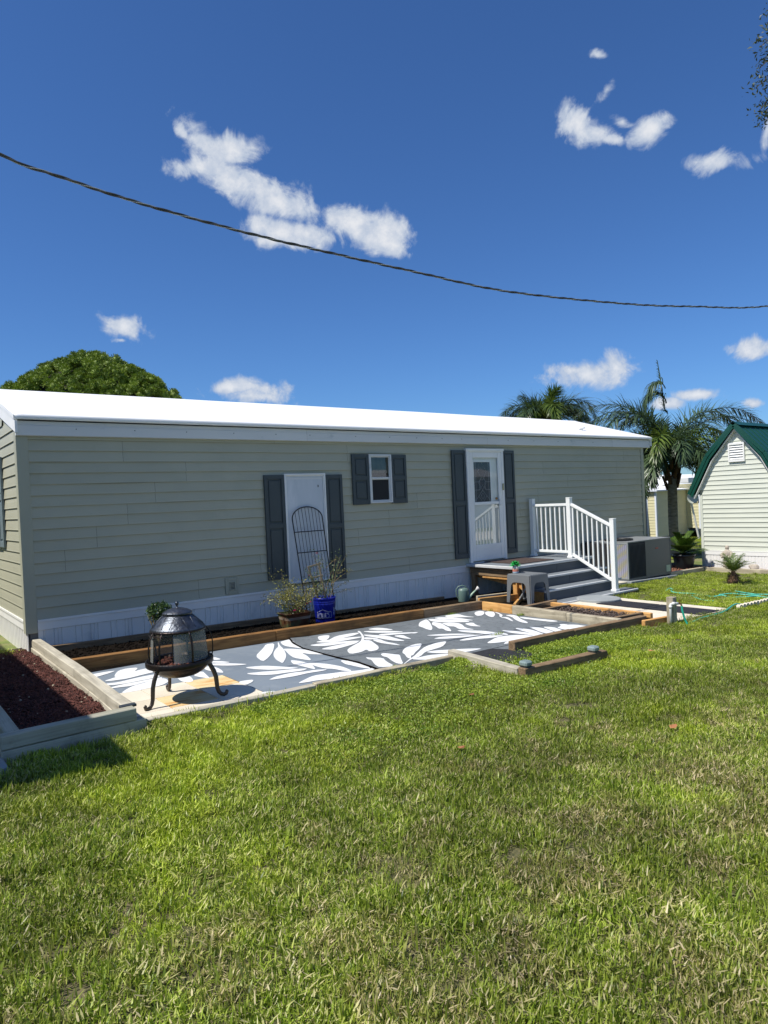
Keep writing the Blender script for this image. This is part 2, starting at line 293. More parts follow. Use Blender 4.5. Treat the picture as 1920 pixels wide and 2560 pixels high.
M['cream']=mat('cream_siding',(.66,.61,.38),(.60,.56,.35),rough=.55,scale=1.5)
M['whiteside']=mat('white_siding',(.72,.76,.82),(.68,.72,.78),rough=.5)
M['stone']=mat('cast_stone',(.50,.44,.36),(.36,.31,.25),rough=.95,scale=14,bump=.6,bscale=40)
M['canlid']=mat('sage_plastic',(.13,.20,.17),(.11,.175,.15),rough=.4)
M['spout']=mat('pale_green_plastic',(.30,.42,.30),(.27,.38,.28),rough=.4)
M['hose']=mat('green_hose',(.03,.40,.27),(.02,.30,.20),rough=.35,scale=30)
M['hosepale']=mat('mint_hose',(.10,.50,.37),(.06,.40,.29),rough=.4,scale=20)
M['pvc']=mat('white_pvc',(.70,.70,.68),(.62,.61,.58),rough=.35)
M['brass']=mat('brass_tap',(.45,.22,.08),rough=.35,metal=.9)
M['glaze']=mat('brown_glazed_pot',(.13,.045,.022),(.06,.022,.012),rough=.28,scale=3,c3=(.10,.11,.05),s3=4,t3=(.5,.62))
M['glazepale']=mat('pale_glaze_band',(.36,.30,.24),(.24,.16,.11),rough=.3,scale=6)
M['darkpot']=mat('dark_blue_pot',(.012,.018,.022),(.01,.014,.016),rough=.35)
M['lathwood']=mat('pale_lath',(.34,.27,.17),(.27,.21,.13),rough=.8,stretch=(1,1,.2),scale=20)
M['wire']=mat('twisted_wire',(.10,.10,.10),(.05,.05,.05),rough=.5,metal=.4)
M['rubber']=mat('black_rubber_mat',(.018,.017,.022),(.012,.012,.016),rough=.95,scale=8,bump=.4)
M['doormat']=mat('brown_coir_mat',(.075,.048,.038),(.045,.030,.025),rough=1,scale=40,bump=.8,bscale=150)
M['fabric']=mat('black_weed_fabric',(.025,.026,.032),(.014,.015,.018),rough=1,scale=20,bump=.8,bscale=60)
M['potwhite']=mat('white_ceramic',(.72,.70,.66),rough=.35)
M['potred']=mat('red_ceramic_band',(.50,.10,.05),rough=.35)
M['potpink']=mat('salmon_ceramic_band',(.60,.30,.22),rough=.35)
M['potblue']=mat('pale_blue_ceramic',(.38,.48,.55),rough=.35)
M['succ']=mat('bright_green_plastic_leaf',(.02,.36,.07),(.015,.26,.05),rough=.25,attr=True,trans=.1)
M['palmleaf']=mat('palm_leaflet',(.10,.155,.065),(.030,.060,.028),rough=.38,attr=True,trans=.22)
M['palmleaf2']=mat('yellow_green_leaflet',(.16,.22,.035),(.05,.10,.02),rough=.4,attr=True,trans=.25)
M['sago']=mat('sago_leaflet',(.12,.20,.02),(.03,.065,.012),rough=.4,attr=True,trans=.2)
M['trunk']=mat('palm_trunk_bark',(.40,.36,.30),(.17,.15,.12),rough=.95,scale=6,stretch=(1,1,2.5),bump=.8,bscale=14)
M['boot']=mat('palm_boots',(.20,.11,.055),(.05,.03,.02),rough=.95,scale=8,bump=.8,bscale=20)
M['bark']=mat('grey_bark',(.12,.09,.07),(.06,.045,.035),rough=.95,scale=5,stretch=(1,1,.3),bump=.8,bscale=20)
M['treeleaf']=mat('round_tree_needles',(.22,.31,.022),(.075,.125,.010),rough=.6,attr=True,trans=.15)
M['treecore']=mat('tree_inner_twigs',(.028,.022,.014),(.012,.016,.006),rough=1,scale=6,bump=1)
M['oakleaf']=mat('oak_leaf',(.075,.095,.030),(.020,.035,.014),rough=.45,attr=True,trans=.15)
M['bush']=mat('bush_leaf',(.085,.15,.04),(.02,.05,.015),rough=.4,attr=True,trans=.2)
M['roseleaf']=mat('rose_leaf',(.34,.33,.08),(.10,.11,.03),rough=.5,attr=True,trans=.25)
M['roseleafgreen']=mat('climber_leaf',(.16,.22,.09),(.035,.075,.03),rough=.5,attr=True,trans=.25)
M['rosestem']=mat('rose_stem',(.22,.15,.07),(.12,.10,.04),rough=.8)
M['petalpink']=mat('pink_petal',(.65,.06,.16),(.5,.03,.12),rough=.5,trans=.2)
M['petalred']=mat('red_petal',(.45,.02,.03),rough=.5,trans=.2)
M['cover']=mat('clover_leaf',(.34,.43,.045),(.11,.20,.018),rough=.5,attr=True,trans=.25)
M['litter']=mat('dry_leaf',(.45,.18,.07),(.3,.12,.05),rough=.7)
# ======================= GROUND =======================
def gridmesh(xs,ys,zf):
    V=np.array([(x,y,zf(x,y)) for y in ys for x in xs],float); nx=len(xs)
    F=np.array([(j*nx+i,j*nx+i+1,(j+1)*nx+i+1,(j+1)*nx+i) for j in range(len(ys)-1) for i in range(nx-1)])
    return V,F
def vn(x,y,s,sd=0): return mnoise.noise(Vector((x*s+sd*7.3,y*s+sd*3.1,sd)))
def inr(x,y,r): return r[0]<x<r[1] and r[2]<y<r[3]
HARD=[(-9,.16,-3.66,0),(-9,-.74,-3.95,-3.6),(.1,5.86,-3.46,0.02),(0,12.25,0,4.3),(5.7,8.12,-3.74,0.1),(5.86,8.9,-1.9,0.1),(9.95,11.6,-1.06,.1),
      (2.9,3.95,-3.95,-3.3),(11.5,18,-.94,1.2),(12.93,18,-4.6,-.9),(3.87,6.3,-3.70,-3.3),(6.44,8.12,-3.88,-3.5)]
def sst(t): t=min(1,max(0,t)); return t*t*(3-2*t)
def drop(x,y): return .045*sst((-3.46-y)/.14)*(1-sst((-3.75-y)/.6))*(1-sst((x-2.9)/.3))*sst((x-.3)/.4)
def lawn_z(x,y): return g(x)+vn(x,y,.9,1)*.012-drop(x,y)
gm=mat('lawn_soil',(.16,.14,.06),(.04,.05,.015),rough=1,scale=60,c3=(.17,.135,.075),s3=2.2,t3=(.5,.7),bump=.6,bscale=60)
xs=np.unique(np.concatenate([np.array([-400,-150,-60,-25,-12,-9]),np.arange(-6,26,.5),np.array([30,40,60,100,200,500])]))
ys=np.unique(np.concatenate([np.array([-300,-100,-40,-20,-12]),np.arange(-10,-4,.5),np.arange(-4,-3,.1),np.arange(-3,14,.5),np.array([18,30,50,90,200,500])]))
V,F=gridmesh(xs,ys,lambda x,y:g(x)-.014-drop(x,y)*1.15)
me=npmesh('ground',V,F,mats=[mat('yard_ground',(.16,.20,.045),(.10,.135,.03),rough=1,scale=5,c3=(.24,.20,.10),s3=1.7,t3=(.5,.7),bump=.6,bscale=40)]); obj('ground',me,None,kind='structure')

# ---- grass: tufts on a surface, coloured by where they stand ----
def grassmat():
    m=bpy.data.materials.new('lawn_blades'); m.use_nodes=True; t=m.node_tree; t.nodes.clear()
    def n(ty,**k):
        q=t.nodes.new(ty)
        for a,b in k.items(): setattr(q,a,b)
        return q
    L=t.links.new
    out=n('ShaderNodeOutputMaterial'); bs=n('ShaderNodeBsdfPrincipled'); bs.inputs['Roughness'].default_value=.42; bs.inputs['Specular IOR Level'].default_value=.4
    at=n('ShaderNodeAttribute',attribute_name='rnd'); ge=n('ShaderNodeNewGeometry')
    def ramp(fac,stops):
        r=n('ShaderNodeValToRGB'); L(fac,r.inputs[0]); e=r.color_ramp.elements
        while len(e)<len(stops): e.new(.5)
        for q,(p_,c) in zip(e,stops): q.position=p_; q.color=tuple(c)+(1,)
        return r.outputs[0]
    def noise(s,d=3,ro=.55):
        q=n('ShaderNodeTexNoise'); q.inputs['Scale'].default_value=s; q.inputs['Detail'].default_value=d; q.inputs['Roughness'].default_value=ro; L(ge.outputs['Position'],q.inputs['Vector']); return q.outputs['Fac']
    # blade colours: three kinds of turf
    A=ramp(at.outputs['Fac'],[(0,(.05,.09,.006)),(.38,(.21,.30,.022)),(.72,(.50,.58,.10)),(.78,(.42,.42,.15)),(1,(.54,.47,.25))])
    B=ramp(at.outputs['Fac'],[(0,(.05,.09,.012)),(.30,(.20,.25,.03)),(.50,(.35,.34,.10)),(.70,(.44,.36,.18)),(1,(.66,.55,.34))])
    C=ramp(at.outputs['Fac'],[(0,(.09,.15,.008)),(.42,(.31,.41,.020)),(.75,(.58,.66,.08)),(1,(.52,.53,.18))])
    def mr(f,a,b,lo=0,hi=1):
        q=n('ShaderNodeMapRange',interpolation_type='SMOOTHSTEP'); L(f,q.inputs[0]); q.inputs['From Min'].default_value=a; q.inputs['From Max'].default_value=b; q.inputs['To Min'].default_value=lo; q.inputs['To Max'].default_value=hi; return q.outputs[0]
    sp=n('ShaderNodeSeparateXYZ'); L(ge.outputs['Position'],sp.inputs[0])
    def add(a,b,op='ADD'):
        q=n('ShaderNodeMath',operation=op)
        for i,v in enumerate((a,b)):
            if isinstance(v,(int,float)): q.inputs[i].default_value=v
            else: L(v,q.inputs[i])
        return q.outputs[0]
    # dry turf is commoner in the middle of the yard, lush turf beside the patio and in the side yard
    dry=mr(add(noise(3.1,7,.72),add(mr(sp.outputs[1],-6.9,-4.6,.03,-.12),0)),.47,.60,0,.9)
    lush=mr(add(noise(1.15,4,.6),mr(sp.outputs[1],-6.2,-4.3,-.06,.10)),.50,.66)
    m1=n('ShaderNodeMix',data_type='RGBA'); L(lush,m1.inputs['Factor']); L(A,m1.inputs['A']); L(C,m1.inputs['B'])
    m2=n('ShaderNodeMix',data_type='RGBA'); L(dry,m2.inputs['Factor']); L(m1.outputs['Result'],m2.inputs['A']); L(B,m2.inputs['B'])
    br=n('ShaderNodeMix',data_type='RGBA',blend_type='MULTIPLY'); br.inputs['Factor'].default_value=1; L(m2.outputs['Result'],br.inputs['A'])
    cc=n('ShaderNodeCombineColor'); v=add(mr(noise(7,3),.25,.75,.85,1.18),mr(noise(1.05,4,.6),.36,.64,.74,1.16),'MULTIPLY')
    for i in range(3): L(v,cc.inputs[i])
    L(cc.outputs[0],br.inputs['B']); col=br.outputs['Result']
    L(col,bs.inputs['Base Color']); tr=n('ShaderNodeBsdfTranslucent'); L(col,tr.inputs[0]); ms=n('ShaderNodeMixShader'); ms.inputs[0].default_value=.36
    L(bs.outputs[0],ms.inputs[1]); L(tr.outputs[0],ms.inputs[2]); L(ms.outputs[0],out.inputs[0])
    return m
GM=grassmat()
def tuft(name,n,rad,h0,h1,w,lean,flat,seed):
    r=np.random.default_rng(seed)
    P=r.uniform(-rad,rad,(n,2)); V=[];Fc=[];rn=[]
    for i in range(n):
        x,y=P[i]; a=r.uniform(0,2*PI); isf=r.random()<flat
        h=r.uniform(h0,h1); l=abs(r.normal(0,lean)); ww=w*r.uniform(.6,1.3)
        if isf: l=r.uniform(.9,1.4); h*=.85
        dx,dy=math.cos(a),math.sin(a); px,py=-dy,dx
        tw=r.uniform(-.6,.6); px,py=px*math.cos(tw)-py*math.sin(tw),px*math.sin(tw)+py*math.cos(tw)
        b=len(V); z0=.004 if not isf else r.uniform(.004,.022)
        for k,(t,wd) in enumerate(((0,.8),(.5,1),(1,.05))):
            ang=l*((.55+.65*t) if not isf else .95); q=(t*h*math.sin(ang)); zz=z0+t*h*max(math.cos(ang),.02)
            for s in (-1,1): V.append((x+dx*q+px*ww*wd*s,y+dy*q+py*ww*wd*s,zz))
        Fc+= [(b,b+1,b+3,b+2),(b+2,b+3,b+5,b+4)]
        rv=min(.76,max(0,r.normal(.42,.22))) if not isf else r.uniform(.74,1)
        rn+=[rv]*6
    return npmesh(name,np.array(V),np.array(Fc),np.array(rn),[GM])
tcol=bpy.data.collections.new('turf_pieces')
for i in range(6):
    n_=[230,230,230,210,230,170][i]
    me=tuft('turf_piece',n_,.08,.016,.040,.0022,.75,[.08,.14,.26,.10,.18,.05][i],40+i)
    tcol.objects.link(bpy.data.objects.new('turf_piece',me))
for i in range(1):
    me=tuft('turf_piece_tall',26,.06,.035,.070,.0027,.6,.0,60+i)
    tcol.objects.link(bpy.data.objects.new('turf_piece_tall',me))
# lawn surface cells
cells=[];dens=[]
st=.12
fdir=Vector((sy,cy,0)).normalized()
verts={};Vv=[];Ff=[];Dn=[]
def vid(i,j):
    if (i,j) not in verts:
        x,y=i*st,j*st; verts[(i,j)]=len(Vv); Vv.append((x,y,lawn_z(x,y)))
        d=math.hypot(x-CAM[0],y-CAM[1]); Dn.append((190 if d<4.5 else 145 if d<7 else 105 if d<11 else 75 if d<17 else 35)*max(.72,min(1.3,.95+1.3*vn(x,y,2.6,8))))
    return verts[(i,j)]
for i in range(int(-5/st),int(26/st)):
    for j in range(int(-9.2/st),int(12/st)):
        x,y=(i+.5)*st,(j+.5)*st
        dx,dy=x-CAM[0],y-CAM[1]; dep=dx*sy+dy*cy; lat=dx*cy-dy*sy
        if dep<.6 or abs(lat)>dep*.56+1.3: continue
        if y>.3 and x<12: continue
        if x>14.2 and -3.2<y<0: continue
        if any(inr(x,y,r) for r in HARD): continue
        Ff.append((vid(i,j),vid(i+1,j),vid(i+1,j+1),vid(i,j+1)))
me=npmesh('lawn',np.array(Vv),np.array(Ff),None,[gm])
at=me.attributes.new('dens','FLOAT','POINT'); at.data.foreach_set('value',np.array(Dn,dtype=np.float32))
lawn=obj('grass',me,None,kind='stuff',label='mown patchy green and straw coloured lawn across the yard'); 
ng=bpy.data.node_groups.new('turf','GeometryNodeTree')
ng.interface.new_socket('Geometry',in_out='INPUT',socket_type='NodeSocketGeometry'); ng.interface.new_socket('Geometry',in_out='OUTPUT',socket_type='NodeSocketGeometry')
def gn(ty,**k):
    q=ng.nodes.new(ty)
    for a,b in k.items(): setattr(q,a,b)
    return q
GL=ng.links.new
gi=gn('NodeGroupInput');go=gn('NodeGroupOutput'); dp=gn('GeometryNodeDistributePointsOnFaces'); na=gn('GeometryNodeInputNamedAttribute',data_type='FLOAT'); na.inputs['Name'].default_value='dens'
GL(gi.outputs[0],dp.inputs['Mesh']); GL(na.outputs['Attribute'],dp.inputs['Density'])
ci=gn('GeometryNodeCollectionInfo',transform_space='ORIGINAL'); ci.inputs['Collection'].default_value=tcol; ci.inputs['Separate Children'].default_value=True; ci.inputs['Reset Children'].default_value=True
ip=gn('GeometryNodeInstanceOnPoints'); ip.inputs['Pick Instance'].default_value=True; GL(dp.outputs['Points'],ip.inputs['Points']); GL(ci.outputs[0],ip.inputs['Instance'])
rv=gn('FunctionNodeRandomValue',data_type='FLOAT_VECTOR'); rv.inputs[0].default_value=(-.12,-.12,0); rv.inputs[1].default_value=(.12,.12,6.283); GL(rv.outputs[0],ip.inputs['Rotation'])
rs=gn('FunctionNodeRandomValue',data_type='FLOAT'); rs.inputs[2].default_value=.5; rs.inputs[3].default_value=1.4; rs.inputs['Seed'].default_value=3; GL(rs.outputs[1],ip.inputs['Scale'])
jo=gn('GeometryNodeJoinGeometry'); GL(gi.outputs[0],jo.inputs[0]); GL(ip.outputs[0],jo.inputs[0]); GL(jo.outputs[0],go.inputs[0])
lawn.modifiers.new('turf','NODES').node_group=ng

# ======================= MOBILE HOME =======================
home=thing('mobile_home','long single wide mobile home in pale green siding with a bright white roof','mobile home',(6.1,2,g(6.1)))
L_=12.23; ZT=2.032; E_=.127
def course_prof(z0,n=2,lip=.0225):
    p=[]
    for k in range(n):
        b=z0-(n-1-k)*0 
    pr=[]
    top=z0+n*E_
    for k in range(n):
        za=top-k*E_; zb=za-E_
        pr+= [(.004,za-.0005 if k else za),(.011,za-.055),(lip*.87,zb+.014),(lip,zb+.005),(lip*.93,zb),(.002,zb+.006)]
    return pr
JX={0:[1.13,4.42,7.95,11.52],1:[1.91,5.55,8.9,11.26],2:[1.50,5.1,9.61],3:[1.15,5.75,8.72],4:[.78,5.16,8.2],5:[.42,4.56,10.41],6:[2.9,6.4,11.24],7:[2.00,5.53,9.2]}
for r in range(8):
    z0=ZT-(r+1)*2*E_; e=[.05]+JX[r]+[L_-.03]
    for a,b in zip(e[:-1],e[1:]):
        bm=BM(); strip(bm,course_prof(z0),a+.0015,b-.0015,max(2,int((b-a)/.2)),.0042,seed=r)
        obj('siding_panel',bm,M['siding'],home)
for a,b in ((.05,3.2),(3.2,7.3),(7.3,L_-.03)):
    bm=BM(); strip(bm,[(.004,2.17),(.012,2.10),(.0235,ZT+.005),(.022,ZT),(.003,ZT+.003)],a+.001,b-.001,10,.001); obj('siding_panel',bm,M['siding'],home)
# wall core behind the siding
bm=BM(); box(bm,.012,L_-.012,.005,4.1,-.5,2.2); obj('wall',bm,M['skirtdark'],home)
# corner posts
bm=BM(); box(bm,-.03,.092,-.03,.0,-.145,2.12,.003); box(bm,-.03,-.0,-.0005,.09,-.145,2.12,.003); obj('corner_trim',bm,M['trimgreen'],home)
bm=BM(); box(bm,L_-.075,L_+.02,-.03,0,-.145,2.12,.003); box(bm,L_,L_+.02,-.0005,.09,-.145,2.12,.003); obj('corner_trim',bm,M['trimgreen'],home)
# bottom white trim on the front, in lengths
ex_=[.095,3.0,6.84,9.9,L_-.08]
for a,b in zip(ex_[:-1],ex_[1:]):
    bm=BM(); strip(bm,[(.0,.002),(.030,-.001),(.031,-.028),(.018,-.032),(.020,-.036),(.021,-.118),(.012,-.123),(0,-.123)],a+.001,b-.001,8,.0012,seed=3); obj('skirt_trim',bm,M['white'],home)
# vertical ribbed skirting panels
def skirt_mesh(w,h):
    bm=BM(); pr=[]
    x=0; pat=[(0,.0),(.003,.010),(.05,.010),(.056,0),(.066,0),(.072,.010),(.15,.010),(.154,.0),(.166,.0),(.170,.010),(.19,.010),(.194,.0),(.206,.0),(.210,.010),(.23,.010),(.234,.0),(.246,.0),(.25,.010),(.391,.010),(.395,.0)]
    pts=[(p*w/.395,o) for p,o in pat if True]
    a=[bm.verts.new((x,-o,0)) for x,o in pts]; b=[bm.verts.new((x,-o,h)) for x,o in pts]
    for i in range(len(pts)-1): bm.faces.new((a[i],a[i+1],b[i+1],b[i]))
    me=bpy.data.meshes.new('skirt_panel'); bm.to_mesh(me); bm.free(); me.materials.append(M['skirt']); return me
sk=skirt_mesh(.395,.46)
x=.098
while x<L_-.1:
    obj('skirt_panel',sk,None,home,(x,.0,-.575 if x>5 else -.12-.46)); x+=.3955
bm=BM(); box(bm,.02,L_-.02,.001,.004,-.62,-.1); obj('skirt_backing',bm,M['acbody'],home)
# gable end (faces -X): courses clipped by the rake
SL=.295; RY=2.0; EZ=2.30
def roofz(y): return EZ+(min(y,2*RY-y)+.1)*SL
for r in range(12):
    z0=ZT-(16-r*2)*E_ if r<8 else ZT+(r-8)*2*E_
for r in range(-1,11):
    z1=ZT-(r-3)*2*E_; z0=z1-2*E_
    if z0<-.01: continue
    if z0>2.75: continue
    ya,yb=.05,4.0
    if z1>2.1:
        d=(z1-EZ+.12)/SL; ya=max(.05,d-.3); yb=4.0-max(0,d)
        if yb-ya<.3: continue
    jj=[ya,yb]
    if abs(z0-(0.254*2))<.02: jj=[ya,.38,yb]
    if abs(z0-0)<.02: jj=[ya,yb]
    for a,b in zip(jj[:-1],jj[1:]):
        bm=BM(); strip(bm,course_prof(z0,2,.019),a,b,10,.0015,axis='Y',seed=r+20); obj('siding_panel',bm,M['siding'],home)
bm=BM()
vs=[bm.verts.new((.004,y,z)) for y,z in ((0.01,-.1),(4.1,-.1),(4.1,2.2),(2,2.84),(0.01,2.2))]; bm.faces.new(vs); obj('gable_backing',bm,M['trimgreen'],home)
bm=BM(); vs=[bm.verts.new((L_-.004,y,z)) for y,z in ((0.01,-.1),(4.1,-.1),(4.1,2.2),(2,2.84),(0.01,2.2))]; bm.faces.new(vs); obj('gable_backing',bm,M['trimgreen'],home)
for a,b in ((.09,.62),(.621,4.1)):
    bm=BM(); strip(bm,[(.0,.002),(.030,-.001),(.031,-.028),(.018,-.032),(.021,-.118),(.012,-.123),(0,-.123)],a,b-.001,6,.001,axis='Y'); obj('skirt_trim',bm,M['white'],home)
y=.0
for k in range(40):
    bm=BM(); w=.1
    pts=[(0,0),(.004,.012),(.055,.012),(.062,.0),(.1,0)]
    a=[bm.verts.new((-o,y+q,-.52)) for q,o in pts]; b=[bm.verts.new((-o,y+q,-.12)) for q,o in pts]
    for i in range(4): bm.faces.new((a[i],a[i+1],b[i+1],b[i]))
    obj('skirt_panel',bm,M['white'],home); y+=.1
# fascia lengths and roof edge
fx=[-.03,3.70,7.37,11.06,12.45]
for i,(a,b) in enumerate(zip(fx[:-1],fx[1:])):
    bm=BM(); strip(bm,[(.0,2.232),(.058,2.236),(.062,2.19),(.068,2.185),(.070,2.074),(.055,2.068),(0,2.068)],a+.0015,b-.0015,12,.0022,seed=5); obj('fascia_board',bm,M['whitedirty'],home)
bm=BM(); box(bm,-.029,-.026,-.07,0,2.07,2.235); obj('fascia_cap',bm,M['whitedirty'],home)
bm=BM(); box(bm,12.449,12.452,-.07,.3,2.07,2.235); obj('fascia_cap',bm,M['whitedirty'],home)
for x in (.6,1.27,1.92,2.57,3.2,3.75,4.55,5.2,5.75,6.3,6.75,7.9,8.6,9.3,10.4):
    bm=BM(); bmesh.ops.create_uvsphere(bm,u_segments=6,v_segments=4,radius=.006,matrix=Matrix.Translation((x,-.071,2.155))); obj('screw',bm,M['black'],home)
# roof membrane: profile across Y, extruded in X, with a slightly rounded ridge
bm=BM(); prof=[(-.105,2.245),(-.115,2.25),(-.118,2.296),(-.10,2.306)]
for k in range(0,9):
    y=-.06+(RY-.25+.06)*k/8; prof.append((y,EZ+.008+(y+.1)*SL))
prof+=[(RY-.12,EZ+(RY+.0)*SL-.004+.012),(RY,EZ+(RY+.1)*SL-.006)]
prof+=[(2*RY-y,z) for y,z in prof[::-1][1:]]
XR=[-.04,.0,.04]+[i*.6+.3 for i in range(20)]+[12.34,12.43,12.47]
rows=[]
for x in XR:
    dz=-.012 if x in (-.04,12.47) else 0
    rows.append([bm.verts.new((x,y,z+dz+(mnoise.noise(Vector((x*.8,y*.9,4)))*.006 if 0<x<12.4 and 3<k<len(prof)-4 else 0))) for k,(y,z) in enumerate(prof)])
for i in range(len(rows)-1):
    for k in range(len(prof)-1): bm.faces.new((rows[i][k],rows[i+1][k],rows[i+1][k+1],rows[i][k+1]))
roof=obj('roof',bm,M['roof'],home,smooth=True)
# roof underside
bm=BM(); vs=[(-.03,-.1,2.245),(12.44,-.1,2.245),(12.44,RY,2.245+2.1*SL),(-.03,RY,2.245+2.1*SL)]
bm.faces.new([bm.verts.new(v) for v in vs]); vs=[(-.03,4.1,2.245),(12.44,4.1,2.245),(12.44,RY,2.244+2.1*SL),(-.03,RY,2.244+2.1*SL)]; bm.faces.new([bm.verts.new(v) for v in vs]); obj('soffit',bm,M['whitedirty'],home)
# rake boards on both gables
for xs_ in (-.034,12.452):
    for s in (0,1):
        bm=BM()
        for (t0,t1,dx) in ((-.005,-.055,-.010),(-.058,-.20,0)):
            pts=[]
            for y in (-.1,RY):
                zz=EZ+(y+.1)*SL
                for t in (t0,t1): pts.append((y if not s else 2*RY-y,zz+t))
            X0=xs_+dx-.006; X1=xs_+.02
            a=[bm.verts.new((X0,pts[i][0],pts[i][1])) for i in (0,2,3,1)]; b=[bm.verts.new((X1,pts[i][0],pts[i][1])) for i in (0,2,3,1)]
            bm.faces.new(a); bm.faces.new(b[::-1])
            for i in range(4): bm.faces.new((a[i],a[(i+1)%4],b[(i+1)%4],b[i]))
        obj('rake_board',bm,M['white'],home)
# roof vent
bm=BM(); lathe(bm,[(.03,2.40),(.03,2.50),(.075,2.50),(.08,2.515),(.06,2.54),(.0,2.55)],14,(10.75,.45)); obj('roof_vent',bm,M['roof'],home,smooth=True)

def shutter(x0,x1,z0,z1,y=-.024,axis='X',mid=None):
    bm=BM(); t=.028; s=.045; zm=mid or (z0+z1)/2+.02
    def b(a0,a1,c0,c1,d0,d1,bev=.002):
        if axis=='X': box(bm,a0,a1,y-d1,y-d0,c0,c1,bev)
        else: box(bm,y-d1,y-d0,a0,a1,c0,c1,bev)
    b(x0,x0+s,z0,z1,0,t); b(x1-s,x1,z0,z1,0,t)
    for c0,c1 in ((z1-.055,z1),(z0,z0+.075),(zm-.035,zm+.035)): b(x0+s,x1-s,c0,c1,0,t-.0008)
    for c0,c1 in ((z0+.075,zm-.035),(zm+.035,z1-.055)):
        b(x0+s,x1-s,c0,c1,0,t-.016,0); b(x0+s+.022,x1-s-.022,c0+.022,c1-.022,0,t-.004,.006)
    return bm
for a in ((2.995,3.305,.14,1.592),(3.985,4.285,.04,1.586),(4.475,4.785,1.122,1.888),(5.218,5.525,1.118,1.884),(6.52,6.838,.122,1.968),(7.752,8.06,.12,1.973)):
    obj('shutter',shutter(*a),M['shutter'],home)
def frame(bm,x0,x1,z0,z1,w,y0,y1,bev=.003,bot=None):
    b=bot if bot is not None else w
    box(bm,x0,x0+w,y0,y1,z0,z1,bev); box(bm,x1-w,x1,y0,y1,z0,z1,bev)
    box(bm,x0+w,x1-w,y0+.0007,y1,z1-w,z1,bev)
    if b: box(bm,x0+w,x1-w,y0+.0007,y1,z0,z0+b,bev)
# --- boarded door opening
bm=BM(); frame(bm,3.306,3.984,.05,1.606,.022,-.062,-.018); frame(bm,3.328,3.962,.06,1.584,.014,-.048,-.018)
bdoor=obj('door',bm,M['white'],home,label='blank white door without a handle')
bm=BM(); box(bm,3.343,3.947,-.036,-.018,.05,1.57,.003); obj('door_panel',bm,mat('white_panel',(.60,.63,.66),(.52,.56,.59),rough=.5,scale=1.5,stretch=(3,1,.6),c3=(.66,.68,.70),s3=2),bdoor)
bm=BM(); box(bm,3.345,3.945,-.038,-.034,1.525,1.545); box(bm,3.86,3.872,-.045,-.034,1.415,1.445,.002); obj('latch',bm,M['whitedirty'],bdoor)
bm=BM(); box(bm,3.857,3.868,-.047,-.0452,1.408,1.44); obj('catch',bm,M['black'],bdoor)
# --- small window
bm=BM(); frame(bm,4.785,5.217,1.135,1.888,.030,-.066,-.018,bot=.022); frame(bm,4.815,5.187,1.157,1.858,.016,-.055,-.018); box(bm,4.831,5.171,-.058,-.018,1.505,1.535,.003); frame(bm,4.831,5.171,1.173,1.505,.010,-.048,-.03)
win=obj('window',bm,M['whitedirty'],home,label='small two pane window between slate shutters')
bm=BM(); box(bm,4.831,5.171,-.0262,-.0247,1.16,1.86); obj('window_backing',bm,M['dark'],win)
bm=BM(); pr=[(4.831+i*.0213,-.030-.003*math.sin(i*1.3)) for i in range(17)]
a=[bm.verts.new((x,y,1.60)) for x,y in pr]; b=[bm.verts.new((x,y,1.85)) for x,y in pr]
for i in range(16): bm.faces.new((a[i],a[i+1],b[i+1],b[i]))
obj('curtain',bm,M['curtain'],win)
bm=BM(); box(bm,4.831,5.171,-.040,-.038,1.535,1.842); obj('pane',bm,M['glass'],win)
bm=BM(); box(bm,4.841,5.161,-.036,-.034,1.183,1.495); obj('insect_screen',bm,M['screen'],win)
# --- storm door
bm=BM(); frame(bm,6.842,7.75,.035,1.995,.055,-.075,-.018,bot=0); box(bm,6.83,7.762,-.085,-.018,1.957,1.998,.003); box(bm,6.85,7.742,-.06,-.018,1.925,1.94)
sd=obj('storm_door',bm,M['white'],home,label='white storm door with leaded glass behind it')
bm=BM(); frame(bm,6.90,7.694,.055,1.925,.085,-.070,-.045,bot=.06); box(bm,6.985,7.609,-.069,-.046,.255,.33,.003); box(bm,6.985,7.609,-.066,-.05,.115,.255,.003); box(bm,6.985,7.609,-.071,-.046,1.02,1.07,.003)
obj('door_frame',bm,M['white'],sd)
bm=BM(); box(bm,6.985,7.609,-.056,-.054,.33,1.02); obj('lower_glass',bm,M['glasslow'],sd)
bm=BM(); box(bm,6.985,7.609,-.056,-.054,1.07,1.84); obj('upper_glass',bm,glassmat('upper_storm_glass',(.97,.98,.98,1),.0),sd)
bm=BM(); box(bm,6.96,7.64,-.0285,-.0245,.06,1.9); obj('inner_door',bm,mat('ivory_door',(.80,.80,.74),rough=.5),sd)
bm=BM(); frame(bm,7.0,7.47,1.0,1.80,.035,-.040,-.0285); obj('inner_window_frame',bm,M['white'],sd)
bm=BM(); box(bm,7.035,7.435,-.032,-.0287,1.03,1.765); obj('inner_glass',bm,mat('dark_leaded_glass',(.02,.025,.03),(.035,.04,.045),rough=.45,scale=3,spec=.2),sd)
bm=BM()
def lead(pts,r=.0035):
    tube(bm,[(x,-.034,z) for x,z in pts],r,5,False)
cx=7.235
for (zc,hw,hh) in ((1.60,.105,.155),(1.40,.09,.12),(1.17,.10,.11),(1.17,.05,.055)):
    lead([(cx-hw,zc),(cx,zc+hh),(cx+hw,zc),(cx,zc-hh),(cx-hw,zc)])
